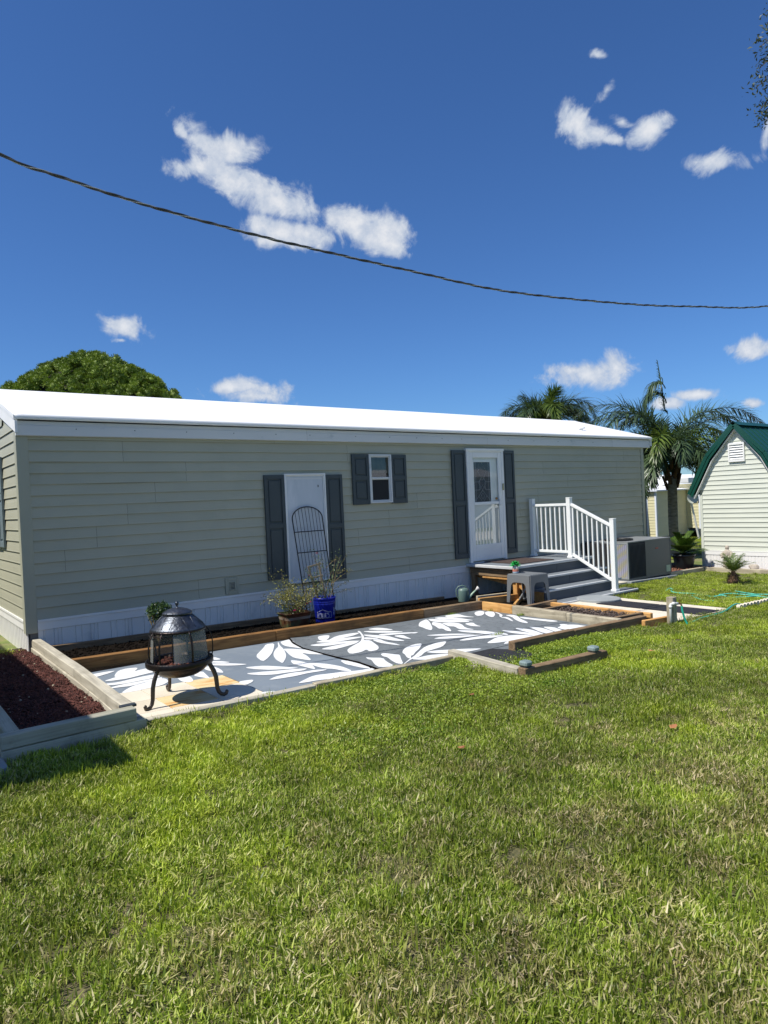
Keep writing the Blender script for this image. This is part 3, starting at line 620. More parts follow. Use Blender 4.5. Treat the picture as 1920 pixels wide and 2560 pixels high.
lead([(7.075,1.03),(7.075,1.76)]);lead([(7.395,1.03),(7.395,1.76)]);lead([(7.04,1.42),(7.15,1.42),(cx,1.52),(7.32,1.42),(7.43,1.42)]);lead([(7.04,1.28),(7.15,1.28),(cx,1.36),(7.32,1.28),(7.43,1.28)]);lead([(7.17,1.28),(7.17,1.42)]);lead([(7.30,1.28),(7.30,1.42)]);lead([(7.04,1.08),(cx,1.27),(7.43,1.08)])
obj('lead_lines',bm,mat('lead_came',(.30,.32,.32),rough=.6),sd)
bm=BM(); bmesh.ops.create_uvsphere(bm,u_segments=10,v_segments=8,radius=.022,matrix=Matrix.Translation((7.56,-.048,1.12)))
obj('door_knob',bm,M['brass'],sd,smooth=True)
bm=BM(); box(bm,7.60,7.625,-.082,-.07,.98,1.12,.003); box(bm,7.606,7.618,-.105,-.082,1.0,1.015); box(bm,7.606,7.618,-.105,-.082,1.08,1.095); box(bm,7.604,7.62,-.112,-.104,.995,1.1,.003); obj('handle',bm,M['white'],sd)
for z in (.18,.45,1.0,1.35,1.75):
    bm=BM(); box(bm,6.889,6.905,-.082,-.07,z-.02,z+.02,.002); obj('hinge',bm,M['white'],sd)
bm=BM(); box(bm,7.69,7.715,-.10,-.075,1.26,1.38,.005); obj('door_bell',bm,mat('aged_ivory',(.40,.36,.20),rough=.5),sd)
bm=BM(); box(bm,6.842,7.75,-.085,-.018,.006,.032,.003); obj('sill',bm,M['whitedirty'],sd)
# --- outlet cover
bm=BM(); frame(bm,2.365,2.56,.015,.235,.035,-.030,-.017); box(bm,2.40,2.525,-.027,-.017,.05,.20,.002); frame(bm,2.42,2.505,.07,.185,.012,-.036,-.027)
vb=obj('vent_box',bm,M['trimgreen'],home)
for k in range(5):
    bm=BM(); box(bm,2.433,2.492,-.0365,-.029,.085+k*.018,.092+k*.018); obj('louvre',bm,M['acbody'],vb)
# --- gable window with shutter, mostly outside the picture
obj('shutter',shutter(1.03,1.33,.80,1.92,-.017,'Y',1.42),mat('blue_grey_shutter',(.16,.21,.23),rough=.5),home)
bm=BM(); 
for a in ((1.34,1.38,.80,1.95),(2.36,2.40,.80,1.95)): box(bm,-.06,-.017,a[0],a[1],a[2],a[3],.003)
box(bm,-.059,-.017,1.38,2.36,1.91,1.95,.003); box(bm,-.059,-.017,1.38,2.36,.80,.84,.003); box(bm,-.055,-.017,1.38,2.36,1.36,1.39,.003)
gw=obj('window',bm,M['white'],home); bm=BM(); box(bm,-.035,-.032,1.38,2.36,.84,1.91); obj('pane',bm,M['glass'],gw); bm=BM(); box(bm,-.028,-.0255,1.38,2.36,.84,1.91); obj('window_backing',bm,M['dark'],gw)
# ======================= PATIO AND BEDS =======================
TLT=Matrix.Rotation(math.atan(.022),3,'Y')   # the yard falls 2 cm in each metre to the right
def timber(parent,p0,p1,w,h,z,matl,bev=.006,name='timber',dz1=None,seed=0,label=None,slant=0):
    """a squared timber from p0 to p1 (xy of its centre line), its underside at z above the ground line"""
    x0,y0=p0;x1,y1=p1; L=math.hypot(x1-x0,y1-y0); a=math.atan2(y1-y0,x1-x0)
    za=(g(x0) if dz1 is None else 0)+z; zb=(g(x1) if dz1 is None else 0)+z
    bm=BM(); box(bm,-L/2,L/2,-w/2,w/2,0,h,bev)
    if slant:
        for v in bm.verts:
            if v.co.x>0: v.co.x+=slant*(h-v.co.z)/h - slant*.0
    bmesh.ops.subdivide_edges(bm,edges=[e for e in bm.edges if e.calc_length()>L*.5],cuts=max(2,int(L/.25)))
    for v in bm.verts:
        n_=mnoise.noise(Vector((v.co.x*2.1+x0*5,seed+y0,.3))); v.co.y+=n_*.004; v.co.z+=mnoise.noise(Vector((v.co.x*1.7,seed+y1,9)))*.003
    pitch=-math.atan2(zb-za,L); rot=(Matrix.Rotation(a,3,'Z')@Matrix.Rotation(pitch,3,'Y'))
    return obj(name,bm,matl,parent,((x0+x1)/2,(y0+y1)/2,(za+zb)/2),label=label,rot=rot)
def sheet(name,poly,dz,mt,parent=None,thick=0,n=0,**k):
    bm=BM(); f=bm.faces.new([bm.verts.new((x,y,g(x)+dz)) for x,y in poly])
    if thick:
        r=bmesh.ops.extrude_face_region(bm,geom=[f]); bmesh.ops.translate(bm,verts=[v for v in r['geom'] if isinstance(v,bmesh.types.BMVert)],vec=(0,0,-thick))
    return obj(name,bm,mt,parent,**k)
LEAVES=[[(0.25,-1.57),(0.24,-1.73),(0.32,-1.69),(0.41,-1.64),(0.49,-1.58),(0.41,-1.55)],
[(0.4,-1.83),(0.45,-1.7),(0.51,-1.59),(0.6,-1.55),(0.7,-1.59),(0.64,-1.71),(0.56,-1.79),(0.48,-1.85),(0.42,-1.87)],
[(0.27,-1.94),(0.39,-1.87),(0.53,-1.78),(0.64,-1.72),(0.76,-1.69),(0.86,-1.72),(0.91,-1.83),(0.8,-1.9),(0.63,-1.94),(0.48,-2.0),(0.35,-1.99)],
[(0.24,-2.05),(0.37,-2.08),(0.49,-2.04),(0.63,-2.01),(0.76,-2.01),(0.81,-2.05),(0.71,-2.15),(0.58,-2.16),(0.44,-2.18),(0.32,-2.17),(0.26,-2.14)],
[(0.24,-2.24),(0.36,-2.19),(0.47,-2.19),(0.61,-2.17),(0.73,-2.17),(0.72,-2.23),(0.63,-2.24),(0.53,-2.26),(0.42,-2.31),(0.33,-2.29),(0.25,-2.27)],
[(0.26,-2.51),(0.34,-2.4),(0.43,-2.31),(0.54,-2.27),(0.67,-2.22),(0.74,-2.23),(0.73,-2.38),(0.63,-2.48),(0.5,-2.5),(0.39,-2.52)],
[(0.83,-2.29),(0.91,-2.29),(0.95,-2.32),(0.9,-2.54),(0.83,-2.54),(0.81,-2.46)],
[(0.97,-2.32),(1.12,-2.18),(1.07,-2.45),(1.05,-2.54),(1.01,-2.46)],
[(1.24,-2.03),(1.28,-2.1),(1.28,-2.25),(1.24,-2.43),(1.2,-2.37),(1.17,-2.26),(1.16,-2.13)],
[(1.26,-1.91),(1.39,-2.0),(1.49,-2.11),(1.58,-2.25),(1.49,-2.23),(1.37,-2.14),(1.27,-2.01)],
[(1.33,-1.83),(1.43,-1.89),(1.49,-2.04),(1.42,-2.02),(1.32,-1.9)],
[(1.37,-1.7),(1.47,-1.66),(1.48,-1.84),(1.41,-1.82)],
[(1.48,-2.37),(1.54,-2.36),(1.62,-2.42),(1.68,-2.52),(1.65,-2.58),(1.52,-2.48)],
[(1.38,-2.6),(1.46,-2.62),(1.55,-2.68),(1.5,-2.78),(1.4,-2.69)],
[(1.18,-2.85),(1.25,-2.84),(1.33,-2.87),(1.27,-2.95),(1.18,-3.0)],
[(2.3,-1.45),(2.2,-1.43),(2.08,-1.6),(1.97,-1.74),(1.85,-1.89),(1.79,-2.01),(1.74,-2.24),(1.83,-2.16),(1.97,-1.99),(2.11,-1.78)],
[(2.35,-1.43),(2.36,-1.44),(2.28,-1.61),(2.21,-1.83),(2.08,-2.12),(1.99,-2.27),(1.85,-2.46),(1.86,-2.39),(1.88,-2.27),(1.95,-2.08),(2.03,-1.93),(2.14,-1.77),(2.23,-1.67)],
[(2.38,-1.43),(2.46,-1.39),(2.55,-1.36),(2.5,-1.5),(2.44,-1.67),(2.39,-1.87),(2.37,-1.98),(2.35,-1.87),(2.31,-1.74),(2.31,-1.64)],
[(2.21,-1.81),(2.27,-1.86),(2.35,-2.0),(2.4,-2.12),(2.38,-2.28),(2.38,-2.4),(2.33,-2.35),(2.27,-2.26),(2.26,-2.2),(2.24,-2.17),(2.22,-2.3),(2.13,-2.56),(2.09,-2.45),(2.06,-2.32),(2.1,-2.15),(2.16,-1.98)],
[(1.48,-2.38),(1.56,-2.37),(1.67,-2.43),(1.75,-2.55),(1.82,-2.66),(1.87,-2.76),(1.78,-2.73),(1.63,-2.64),(1.53,-2.51)],
[(1.37,-2.62),(1.5,-2.63),(1.66,-2.71),(1.83,-2.77),(1.92,-2.84),(1.83,-2.88),(1.71,-2.85),(1.56,-2.83),(1.46,-2.77)],
[(1.41,-2.98),(1.52,-2.91),(1.62,-2.89),(1.73,-2.88),(1.84,-2.93),(1.94,-2.93),(2.04,-3.01),(1.95,-3.02),(1.83,-3.0),(1.69,-3.02),(1.56,-3.01)],
[(1.98,-2.38),(2.02,-2.46),(2.04,-2.58),(2.03,-2.73),(1.95,-2.93),(1.93,-2.82),(1.92,-2.67),(1.91,-2.55)],
[(2.03,-2.61),(2.1,-2.68),(2.16,-2.8),(2.19,-2.93),(2.2,-3.03),(2.17,-3.23),(2.11,-3.17),(2.09,-3.03),(2.03,-2.95),(2.02,-2.8)],
[(1.55,-3.27),(1.64,-3.21),(1.76,-3.14),(1.84,-3.12),(1.97,-3.16),(2.09,-3.19),(2.23,-3.25),(2.37,-3.25),(2.39,-3.3),(2.26,-3.35),(2.09,-3.37),(1.93,-3.37),(1.83,-3.33),(1.75,-3.3),(1.62,-3.29)],
[(1.71,-3.37),(1.84,-3.33),(1.97,-3.37),(1.84,-3.37)],
[(2.34,-2.76),(2.37,-2.77),(2.39,-2.91),(2.38,-3.08),(2.36,-3.27),(2.31,-3.19),(2.29,-3.04),(2.3,-2.88)],
[(2.86,-1.48),(2.95,-1.46),(3.02,-1.5),(2.92,-1.65),(2.8,-1.76),(2.75,-1.7)],
[(1.17,-3.32),(1.23,-3.33),(1.29,-3.37),(1.23,-3.37),(1.16,-3.37)],
[(2.83,-1.77),(3.04,-1.61),(3.23,-1.58),(3.37,-1.6),(3.35,-1.66),(3.18,-1.75),(3.0,-1.78),(2.87,-1.78)],
[(2.66,-1.75),(2.79,-1.73),(2.92,-1.77),(3.08,-1.79),(3.24,-1.86),(3.21,-1.91),(3.03,-1.93),(2.84,-1.92),(2.71,-1.85)],
[(2.51,-1.87),(2.65,-1.86),(2.83,-1.91),(2.99,-1.99),(3.08,-2.07),(3.02,-2.1),(2.84,-2.06),(2.65,-2.04),(2.53,-1.96)],
[(2.49,-2.15),(2.64,-2.09),(2.8,-2.08),(2.93,-2.07),(3.04,-2.1),(2.91,-2.18),(2.74,-2.23),(2.58,-2.27),(2.5,-2.2)],
[(3.42,-1.51),(3.46,-1.51),(3.32,-1.78),(3.21,-1.96),(3.12,-2.07),(3.17,-2.13),(3.09,-2.33),(3.02,-2.5),(2.91,-2.63),(2.79,-2.64),(2.84,-2.52),(2.71,-2.6),(2.57,-2.6),(2.63,-2.46),(2.7,-2.36),(2.87,-2.23),(3.04,-2.12),(3.19,-1.94),(3.33,-1.72)],
[(3.58,-1.49),(3.73,-1.47),(3.8,-1.57),(3.81,-1.78),(3.67,-1.68)],
[(3.45,-1.56),(3.58,-1.63),(3.72,-1.77),(3.82,-1.98),(3.66,-1.92),(3.49,-1.76)],
[(3.47,-1.88),(3.65,-1.94),(3.81,-2.04),(3.92,-2.13),(3.79,-2.13),(3.62,-2.05),(3.48,-2.02),(3.45,-1.96)],
[(3.33,-1.76),(3.4,-1.88),(3.48,-2.06),(3.45,-2.27),(3.44,-2.46),(3.35,-2.37),(3.32,-2.23),(3.31,-2.0),(3.29,-1.87)],
[(3.53,-2.09),(3.65,-2.13),(3.6,-2.27),(3.56,-2.42),(3.51,-2.3)],
[(3.2,-2.12),(3.29,-2.15),(3.24,-2.33),(3.26,-2.48),(3.24,-2.62),(3.19,-2.49),(3.15,-2.33)],
[(3.23,-1.92),(3.29,-2.03),(3.31,-2.13),(3.21,-2.11),(3.15,-2.05)],
[(2.33,-2.76),(2.4,-2.84),(2.41,-2.97),(2.42,-3.05),(2.4,-3.25),(2.35,-3.14),(2.35,-3.03),(2.27,-2.98)],
[(2.6,-2.83),(2.62,-2.9),(2.71,-2.98),(2.63,-3.14),(2.56,-3.37),(2.4,-3.34),(2.44,-3.21),(2.56,-2.99),(2.55,-2.94)],
[(2.8,-2.82),(2.86,-2.8),(2.9,-2.94),(2.93,-2.98),(2.81,-3.15),(2.68,-3.35),(2.65,-3.29),(2.69,-3.15),(2.76,-2.99),(2.75,-2.93)],
[(3.01,-2.92),(3.11,-2.81),(3.23,-2.72),(3.39,-2.66),(3.47,-2.7),(3.29,-2.87),(3.13,-2.99),(2.99,-3.09),(2.88,-3.22),(2.9,-3.13),(2.98,-3.0)],
[(2.68,-3.35),(2.87,-3.21),(2.97,-3.15),(3.31,-2.89),(3.45,-2.82),(3.52,-2.81),(3.36,-2.99),(3.22,-3.05),(2.97,-3.2),(2.86,-3.24),(2.68,-3.36)],
[(2.87,-3.23),(2.99,-3.22),(3.15,-3.23),(3.03,-3.37),(2.94,-3.33)],
[(4.27,-1.69),(4.4,-1.56),(4.53,-1.48),(4.62,-1.45),(4.49,-1.66),(4.38,-1.81),(4.23,-2.01),(4.11,-2.13),(4.11,-2.05),(4.17,-1.88),(4.19,-1.79)],
[(4.63,-1.45),(4.7,-1.5),(4.75,-1.67),(4.84,-1.81),(4.9,-1.97),(4.84,-2.05),(4.72,-1.94),(4.59,-1.81),(4.54,-1.64)],
[(4.75,-1.44),(4.86,-1.45),(4.96,-1.62),(4.98,-1.8),(4.97,-2.01),(4.89,-1.93),(4.83,-1.75),(4.73,-1.61)],
[(4.97,-1.41),(5.16,-1.4),(5.21,-1.46),(5.15,-1.65),(5.18,-1.83),(5.08,-1.72),(4.96,-1.62),(4.91,-1.54)],
[(4.48,-1.71),(4.54,-1.68),(4.53,-1.86),(4.44,-2.02),(4.39,-2.14),(4.22,-2.38),(4.21,-2.29),(4.29,-2.13),(4.24,-2.12),(4.34,-1.94),(4.38,-1.83)],
[(4.54,-1.83),(4.67,-1.9),(4.68,-2.06),(4.51,-2.31),(4.5,-2.5),(4.43,-2.41),(4.39,-2.32),(4.49,-2.14),(4.44,-2.08),(4.5,-1.94)],
[(4.71,-2.08),(4.85,-2.1),(4.74,-2.27),(4.71,-2.4),(4.66,-2.32),(4.65,-2.24)],
[(5.42,-1.55),(5.54,-1.46),(5.63,-1.44),(5.65,-1.52),(5.49,-1.68),(5.34,-1.78),(5.27,-1.76),(5.32,-1.67)],
[(5.58,-1.6),(5.68,-1.55),(5.72,-1.64),(5.57,-1.81),(5.37,-1.98),(5.32,-1.97),(5.39,-1.83),(5.46,-1.73)],
[(3.82,-2.35),(3.98,-2.4),(4.14,-2.51),(4.25,-2.67),(4.27,-2.73),(4.16,-2.65),(3.96,-2.53),(3.85,-2.42)],
[(3.75,-2.57),(3.89,-2.55),(4.06,-2.64),(4.2,-2.72),(4.34,-2.82),(4.21,-2.82),(4.05,-2.77),(3.87,-2.7),(3.77,-2.62)],
[(3.87,-2.86),(4.0,-2.83),(4.15,-2.84),(4.3,-2.86),(4.42,-2.95),(4.46,-3.02),(4.24,-3.02),(4.08,-2.95),(3.92,-2.92)],
[(4.32,-2.35),(4.42,-2.49),(4.51,-2.63),(4.52,-2.78),(4.58,-2.9),(4.52,-3.04),(4.44,-2.93),(4.37,-2.85),(4.34,-2.68),(4.3,-2.57),(4.28,-2.46)],
[(4.0,-3.18),(4.12,-3.12),(4.29,-3.04),(4.42,-3.03),(4.49,-3.05),(4.62,-3.11),(4.66,-3.22),(4.42,-3.29),(4.2,-3.28),(4.07,-3.26),(3.99,-3.22)],
[(4.07,-3.36),(4.18,-3.29),(4.27,-3.27),(4.45,-3.3),(4.61,-3.35),(4.36,-3.37),(4.12,-3.37)],
[(3.89,-3.37),(3.98,-3.37),(4.02,-3.37),(3.94,-3.37)],
[(3.13,-3.07),(3.23,-2.98),(3.37,-2.87),(3.52,-2.8),(3.66,-2.77),(3.75,-2.79),(3.68,-2.86),(3.52,-2.98),(3.38,-3.01),(3.28,-3.03),(3.2,-3.06),(3.03,-3.19),(2.9,-3.23),(2.89,-3.22),(3.02,-3.14)],
[(3.33,-2.69),(3.41,-2.66),(3.48,-2.69),(3.34,-2.82),(3.14,-2.98),(3.02,-3.09),(2.99,-3.1)],
[(3.85,-2.06),(3.91,-2.12),(3.83,-2.16),(3.79,-2.14)],
[(3.21,-3.06),(3.32,-3.06),(3.46,-3.14),(3.6,-3.23),(3.76,-3.37),(3.59,-3.37),(3.4,-3.34),(3.3,-3.24),(3.23,-3.14)],
[(2.88,-3.23),(3.01,-3.21),(3.13,-3.2),(3.27,-3.25),(3.39,-3.35),(3.46,-3.37),(3.37,-3.37),(3.27,-3.34),(3.1,-3.36),(2.96,-3.34)],
[(5.7,-1.67),(5.71,-1.72),(5.57,-1.96),(5.41,-2.07),(5.49,-2.12),(5.31,-2.37),(5.26,-2.43),(5.27,-2.37),(5.38,-2.18),(5.39,-2.1),(5.46,-1.99),(5.58,-1.89)],
[(5.58,-1.98),(5.68,-2.02),(5.65,-2.15),(5.49,-2.34),(5.34,-2.6),(5.26,-2.67),(5.27,-2.54),(5.38,-2.35),(5.53,-2.16)],
[(5.6,-2.21),(5.63,-2.32),(5.64,-2.51),(5.68,-2.68),(5.67,-2.84),(5.57,-2.81),(5.54,-2.66),(5.53,-2.49),(5.52,-2.36)],
[(4.68,-2.76),(4.74,-2.85),(4.78,-3.07),(4.79,-3.21),(4.81,-3.32),(4.7,-3.29),(4.67,-3.12),(4.63,-2.97),(4.64,-2.85)],
[(4.91,-2.77),(4.96,-2.91),(4.94,-3.06),(4.83,-3.31),(4.78,-3.17),(4.81,-3.0),(4.85,-2.86)],
[(5.08,-2.83),(5.14,-2.98),(5.09,-3.15),(4.99,-3.35),(4.89,-3.32),(4.91,-3.17),(5.01,-2.98)],
[(5.2,-2.95),(5.28,-3.06),(5.22,-3.2),(5.14,-3.36),(5.03,-3.33),(5.09,-3.18)],
[(5.49,-2.98),(5.55,-3.03),(5.53,-3.13),(5.45,-3.35),(5.25,-3.37),(5.24,-3.24),(5.27,-3.12),(5.41,-3.08)],
[(5.53,-3.07),(5.61,-3.14),(5.62,-3.26),(5.66,-3.37),(5.56,-3.35),(5.47,-3.33),(5.42,-3.24)],
[(4.64,-3.13),(4.67,-3.23),(4.72,-3.28),(4.6,-3.35),(4.48,-3.28),(4.38,-3.31),(4.25,-3.29),(4.42,-3.23)]]
patio=thing('patio','flat yard patio of painted floor panels and pale tiles',None,(3,-2.4,g(3)),kind='structure')
def seamx(y): 
    pts=[(-1.36,2.56),(-1.6,2.46),(-1.95,2.385),(-2.4,2.385),(-2.75,2.395),(-3.0,2.41),(-3.37,2.372)]
    for (ya,xa),(yb,xb) in zip(pts[:-1],pts[1:]):
        if yb<=y<=ya: return xa+(xb-xa)*(ya-y)/(ya-yb)
    return pts[0][1] if y>-1.36 else pts[-1][1]
def zl(x,y): return g(x)+.010
def zr(x,y):
    e=max(0,1-(x-seamx(y))/.30); return g(x)+.014+.012*e*e+.006*vn(x,y,1.1,3)
def panel(name,zf,xfun0,x1,y0,y1,mt,nx,ny,parent):
    V=[];F=[]
    for j in range(ny+1):
        y=y0+(y1-y0)*j/ny; xa=xfun0(y)
        for i in range(nx+1):
            x=xa+(x1(y)-xa)*i/nx; V.append((x,y,zf(x,y)))
    for j in range(ny):
        for i in range(nx): F.append((j*(nx+1)+i,j*(nx+1)+i+1,(j+1)*(nx+1)+i+1,(j+1)*(nx+1)+i))
    # skirt down
    return obj(name,npmesh(name,np.array(V),np.array(F),mats=[mt]),None,parent)
pl1=panel('floor_panel',zl,lambda y:.09,lambda y:seamx(y)-.012,-2.49,-1.34,M['bluegrey'],24,10,patio)
pl2=panel('floor_panel',zl,lambda y:1.20,lambda y:seamx(y)-.012,-3.40,-2.4901,M['bluegrey'],14,10,patio)
pr1=panel('floor_panel',zr,lambda y:seamx(y),lambda y:5.75,-3.42,-1.34,M['darkgrey'],60,34,patio)
bm=BM(); vs=[]
for y in np.linspace(-3.42,-1.34,24):
    x=seamx(y); vs.append((bm.verts.new((x,y,zr(x,y))),bm.verts.new((x,y,g(x)-.005))))
for a,b in zip(vs[:-1],vs[1:]): bm.faces.new((a[0],b[0],b[1],a[1]))
obj('panel_edge',bm,M['soil'],patio)
sheet('patio_base',[(.05,-3.46),(5.8,-3.46),(5.8,-1.3),(.05,-1.3)],-.003,M['soil'],patio)
# strip of extra floor between the front timber and the higher timber
sheet('floor_panel',[(3.2,-3.42),(5.75,-3.42),(5.75,-3.6),(3.9,-3.62),(3.75,-3.6),(3.45,-3.5)],.0115,M['darkgrey'],patio)
bmL,bmR=BM(),BM()
for poly in LEAVES:
    cx_=sum(p[0] for p in poly)/len(poly)
    for side,bmX,zf in ((0,bmL,zl),(1,bmR,zr)):
        if side==0 and cx_>2.6: continue
        if side==1 and cx_<2.2: continue
        pts=[(x,y) for x,y in poly]
        if side==0 and max(p[0] for p in pts)>seamx(cx_ if 0 else pts[0][1])+.05 and cx_>2.38: continue
        if side==1 and cx_<2.40: continue
        # smooth outline by one round of corner cutting
        for _ in range(1):
            q=[]
            for a,b in zip(pts,pts[1:]+pts[:1]): q+=[(a[0]*.78+b[0]*.22,a[1]*.78+b[1]*.22),(a[0]*.22+b[0]*.78,a[1]*.22+b[1]*.78)]
            pts=q
        if side==0: pts=[(min(x,seamx(y)-.016),y) for x,y in pts]
        else: pts=[(max(x,seamx(y)+.004),y) for x,y in pts]
        try:
            f=bmX.faces.new([bmX.verts.new((x,y,0)) for x,y in pts])
        except ValueError: pass
for bmX,zf in ((bmL,zl),(bmR,zr)):
    bmesh.ops.triangulate(bmX,faces=bmX.faces)
    for _ in range(2 if zf is zr else 1):
        es=[e for e in bmX.edges if e.calc_length()>.12]
        if es: bmesh.ops.subdivide_edges(bmX,edges=es,cuts=1)
        bmesh.ops.triangulate(bmX,faces=[f for f in bmX.faces if len(f.verts)>3])
    for k,v in enumerate(bmX.verts): v.co.z=zf(v.co.x,v.co.y)+.004+.0006*((k*37)%5)/5
obj('painted_leaves',bmL,M['leafwhite'],patio,label='white leaf shapes painted on the smooth panels'); obj('painted_leaves',bmR,M['leafwhite'],patio,label='white leaf shapes painted on the worn grey panels')
sheet('dark_strip',[(.13,-1.335),(1.9,-1.335),(1.7,-1.352),(.9,-1.40),(.13,-1.475)],.0155,M['soil'],patio)  # dark sheet laid over the panels along the back timber
# pale tiles
tx=[.055,.435,.825,1.195]; ty=[-2.492,-2.872,-3.245,-3.42]
for i in range(3):
    for j in range(3):
        x0,x1=tx[i]+.003,tx[i+1]-.003; y1,y0=ty[j]-.003,ty[j+1]+.003
        r_=(i,j) in ((2,0),(1,1)); bm=BM(); box(bm,-(x1-x0)/2,(x1-x0)/2,-(y1-y0)/2,(y1-y0)/2,-.02,.013,.002)
        obj('tile',bm,M['rust'] if r_ else M['concrete'],patio,((x0+x1)/2,(y0+y1)/2,g((x0+x1)/2)),rot=TLT,label='pale tile with orange rust stains' if r_ else None)
# fabric and ground beside the low timbers
sheet('weed_fabric',[(3.33,-3.50),(3.50,-3.45),(3.80,-3.46),(3.97,-3.70),(3.90,-3.95),(3.60,-4.02),(3.33,-4.0)],.022,M['fabric'],label='black weed fabric patch at the patio corner',cat='fabric')
sheet('soil',[(2.95,-3.44),(4,-3.44),(4,-4.5),(2.95,-4.5)],-.05,M['mulchbase'],kind='structure')

# back bed along the house
bb=thing('garden_bed','long planting bed of dark soil between the house and the patio',  'garden bed',(3,-.7,g(3)))
sheet('soil',[(.1,.0),(6.75,.0),(6.75,-1.34),(.1,-1.34)],.012,M['soil'],bb)
for a,b,m_ in ((.14,2.375,'wood'),(2.38,4.66,'wood'),(4.666,5.80,'wooddark')): timber(bb,(a,-1.30),(b,-1.30),.088,.140,-.005,M[m_],seed=a)
for a,b in ((.10,1.9),(1.905,4.05),(4.055,6.2)): timber(bb,(a,-.052),(b,-.052),.045,.085 if a<4 else .06,-.0,M['wooddark'],seed=a+3)
n=2600
P=np.stack([rng.uniform(.15,5.9,n),rng.uniform(-1.24,-.09,n)],1); T=np.c_[P,[g(x)+.014 for x in P[:,0]]]
cube=[(-1,-1,-1),(1,-1,-1),(1,1,-1),(-1,1,-1),(-.7,-.8,1),(.8,-.7,1),(.7,.8,1),(-.8,.7,1)]; cf=[(0,3,2,1),(4,5,6,7),(0,1,5,4),(1,2,6,5),(2,3,7,6),(3,0,4,7)]
A=frames(rng.normal(size=(n,3)),rng.uniform(0,6,n),np.stack([rng.uniform(.004,.012,n),rng.uniform(.006,.02,n),rng.uniform(.004,.009,n)],1))
obj('soil_crumbs',scatter('soil_crumbs',cube,cf,A,T,rng.random(n),[mat('soil_crumb',(.012,.009,.007),(.005,.004,.003),rough=1,spec=.03,attr=True)]),None,bb,kind='stuff')
# right edge of the patio: orange board then grey timber
rb=thing('timber_edging','orange board and long bleached grey timber closing the right end of the patio','timber edging',(5.78,-2.3,g(5.78)))
timber(rb,(5.80,-1.35),(5.80,-1.90),.045,.135,-.005,M['woodorange']); timber(rb,(5.80,-1.903),(5.80,-1.94),.06,.132,-.005,M['woodorange'])
timber(rb,(5.815,-1.943),(5.815,-2.87),.088,.128,-.005,M['woodgrey'],seed=4); timber(rb,(5.815,-2.875),(5.815,-3.64),.088,.122,-.005,M['woodgrey'],seed=8)
# higher front timber at the right
hb=thing('timber_edging','raised dark timber along the front right side of the patio','timber edging',(5,-3.65,g(5)))
timber(hb,(3.87,-3.655),(4.86,-3.655),.09,.185,-.07,M['wooddark'],seed=1); timber(hb,(4.865,-3.655),(6.29,-3.655),.09,.180,-.07,M['wooddark'],seed=2)
# low front timber
fb=thing('timber_edging','low weathered timber flush with the front left side of the patio','timber edging',(1.7,-3.44,g(1.7)))
timber(fb,(.13,-3.455),(1.6,-3.455),.075,.145,-.115,M['woodpale'],seed=3); timber(fb,(1.605,-3.455),(3.30,-3.455),.075,.155,-.115,M['woodgrey'],seed=5)
jb=thing('timber_edging','low timber corner jutting onto the lawn with two light caps','timber edging',(3.3,-4.2,g(3.3)))
timber(jb,(3.26,-3.40),(3.15,-4.42),.085,.175,-.09,M['woodpale'],seed=6)
timber(jb,(3.105,-4.468),(4.25,-4.50),.088,.185,-.09,M['wooddark'],seed=7,slant=.09)
LC=[(3.165,-4.47,'small grey solar light cap on the timber corner nearest the patio'),(4.10,-4.497,'small grey solar light cap near the slanted end of the timber')]
for x,y,lb in LC:
    t=thing('solar_light',lb,'garden light',(x,y,g(x)+.0935),group='light caps on the low timber')
    bm=BM(); box(bm,-.036,.036,-.036,.036,0,.012,.003); obj('base',bm,M['plasticdark'],t,(x,y,g(x)+.0935))
    bm=BM(); box(bm,-.046,.046,-.046,.046,.012,.060,.013); obj('cap',bm,mat('frosted_cap',(.24,.30,.29),(.20,.26,.25),rough=.3),t,(x,y,g(x)+.0935))
    bm=BM(); box(bm,.0462,.049,-.026,.026,.016,.042,.002); obj('lens',bm,M['plasticdark'],t,(x,y,g(x)+.0935))
# left raised bed
lb_=thing('raised_bed','two timber high raised bed of red mulch at the left corner of the home','raised bed',(-.3,-2,g(-.3)))
ZB=-.21
def abs_t(p0,p1,z0,h,m_,w=.088,seed=0): return timber(lb_,p0,p1,w,h,z0,M[m_],dz1=0,seed=seed)
abs_t((.075,.0),(.062,-1.945),-.298,.088,'woodpale',seed=1); abs_t((.062,-1.95),(.030,-3.50),-.298,.088,'woodpale',seed=2)
abs_t((.063,-.0),(.050,-2.5),-.390,.0885,'woodpale',seed=3); abs_t((.050,-2.51),(.022,-3.5),-.390,.0885,'woodpale',seed=4)
abs_t((-.80,-3.622),(.045,-3.600),-.298,.088,'woodside',seed=5); abs_t((-.80,-3.618),(.115,-3.592),-.43,.128,'woodside',seed=6)
abs_t((-.722,.3),(-.722,-3.565),-.298,.088,'woodside',seed=7); abs_t((-.722,.3),(-.722,-3.565),-.390,.0885,'woodside',seed=8)
bm=BM(); box(bm,-.035,.075,-3.556,-3.505,-.225,-.206,.002); obj('bracket',bm,M['acfin'],lb_)
bm=BM(); vs=[bm.verts.new(v) for v in ((-.68,.4,-.355),(.02,.4,-.355),(.02,-3.56,-.365),(-.68,-3.56,-.345))]; bm.faces.new(vs); obj('mulch',bm,M['mulchbase'],lb_)
n=17000
xx=rng.uniform(-.67,.005,n); yy=-3.55+ (rng.random(n)**1.0)*3.7
zz=-.358+np.array([vn(a,b,4,5) for a,b in zip(xx,yy)])*.022+rng.uniform(0,.022,n)
T=np.c_[xx,yy,zz]; d=rng.normal(size=(n,3)); d[:,2]*=.42
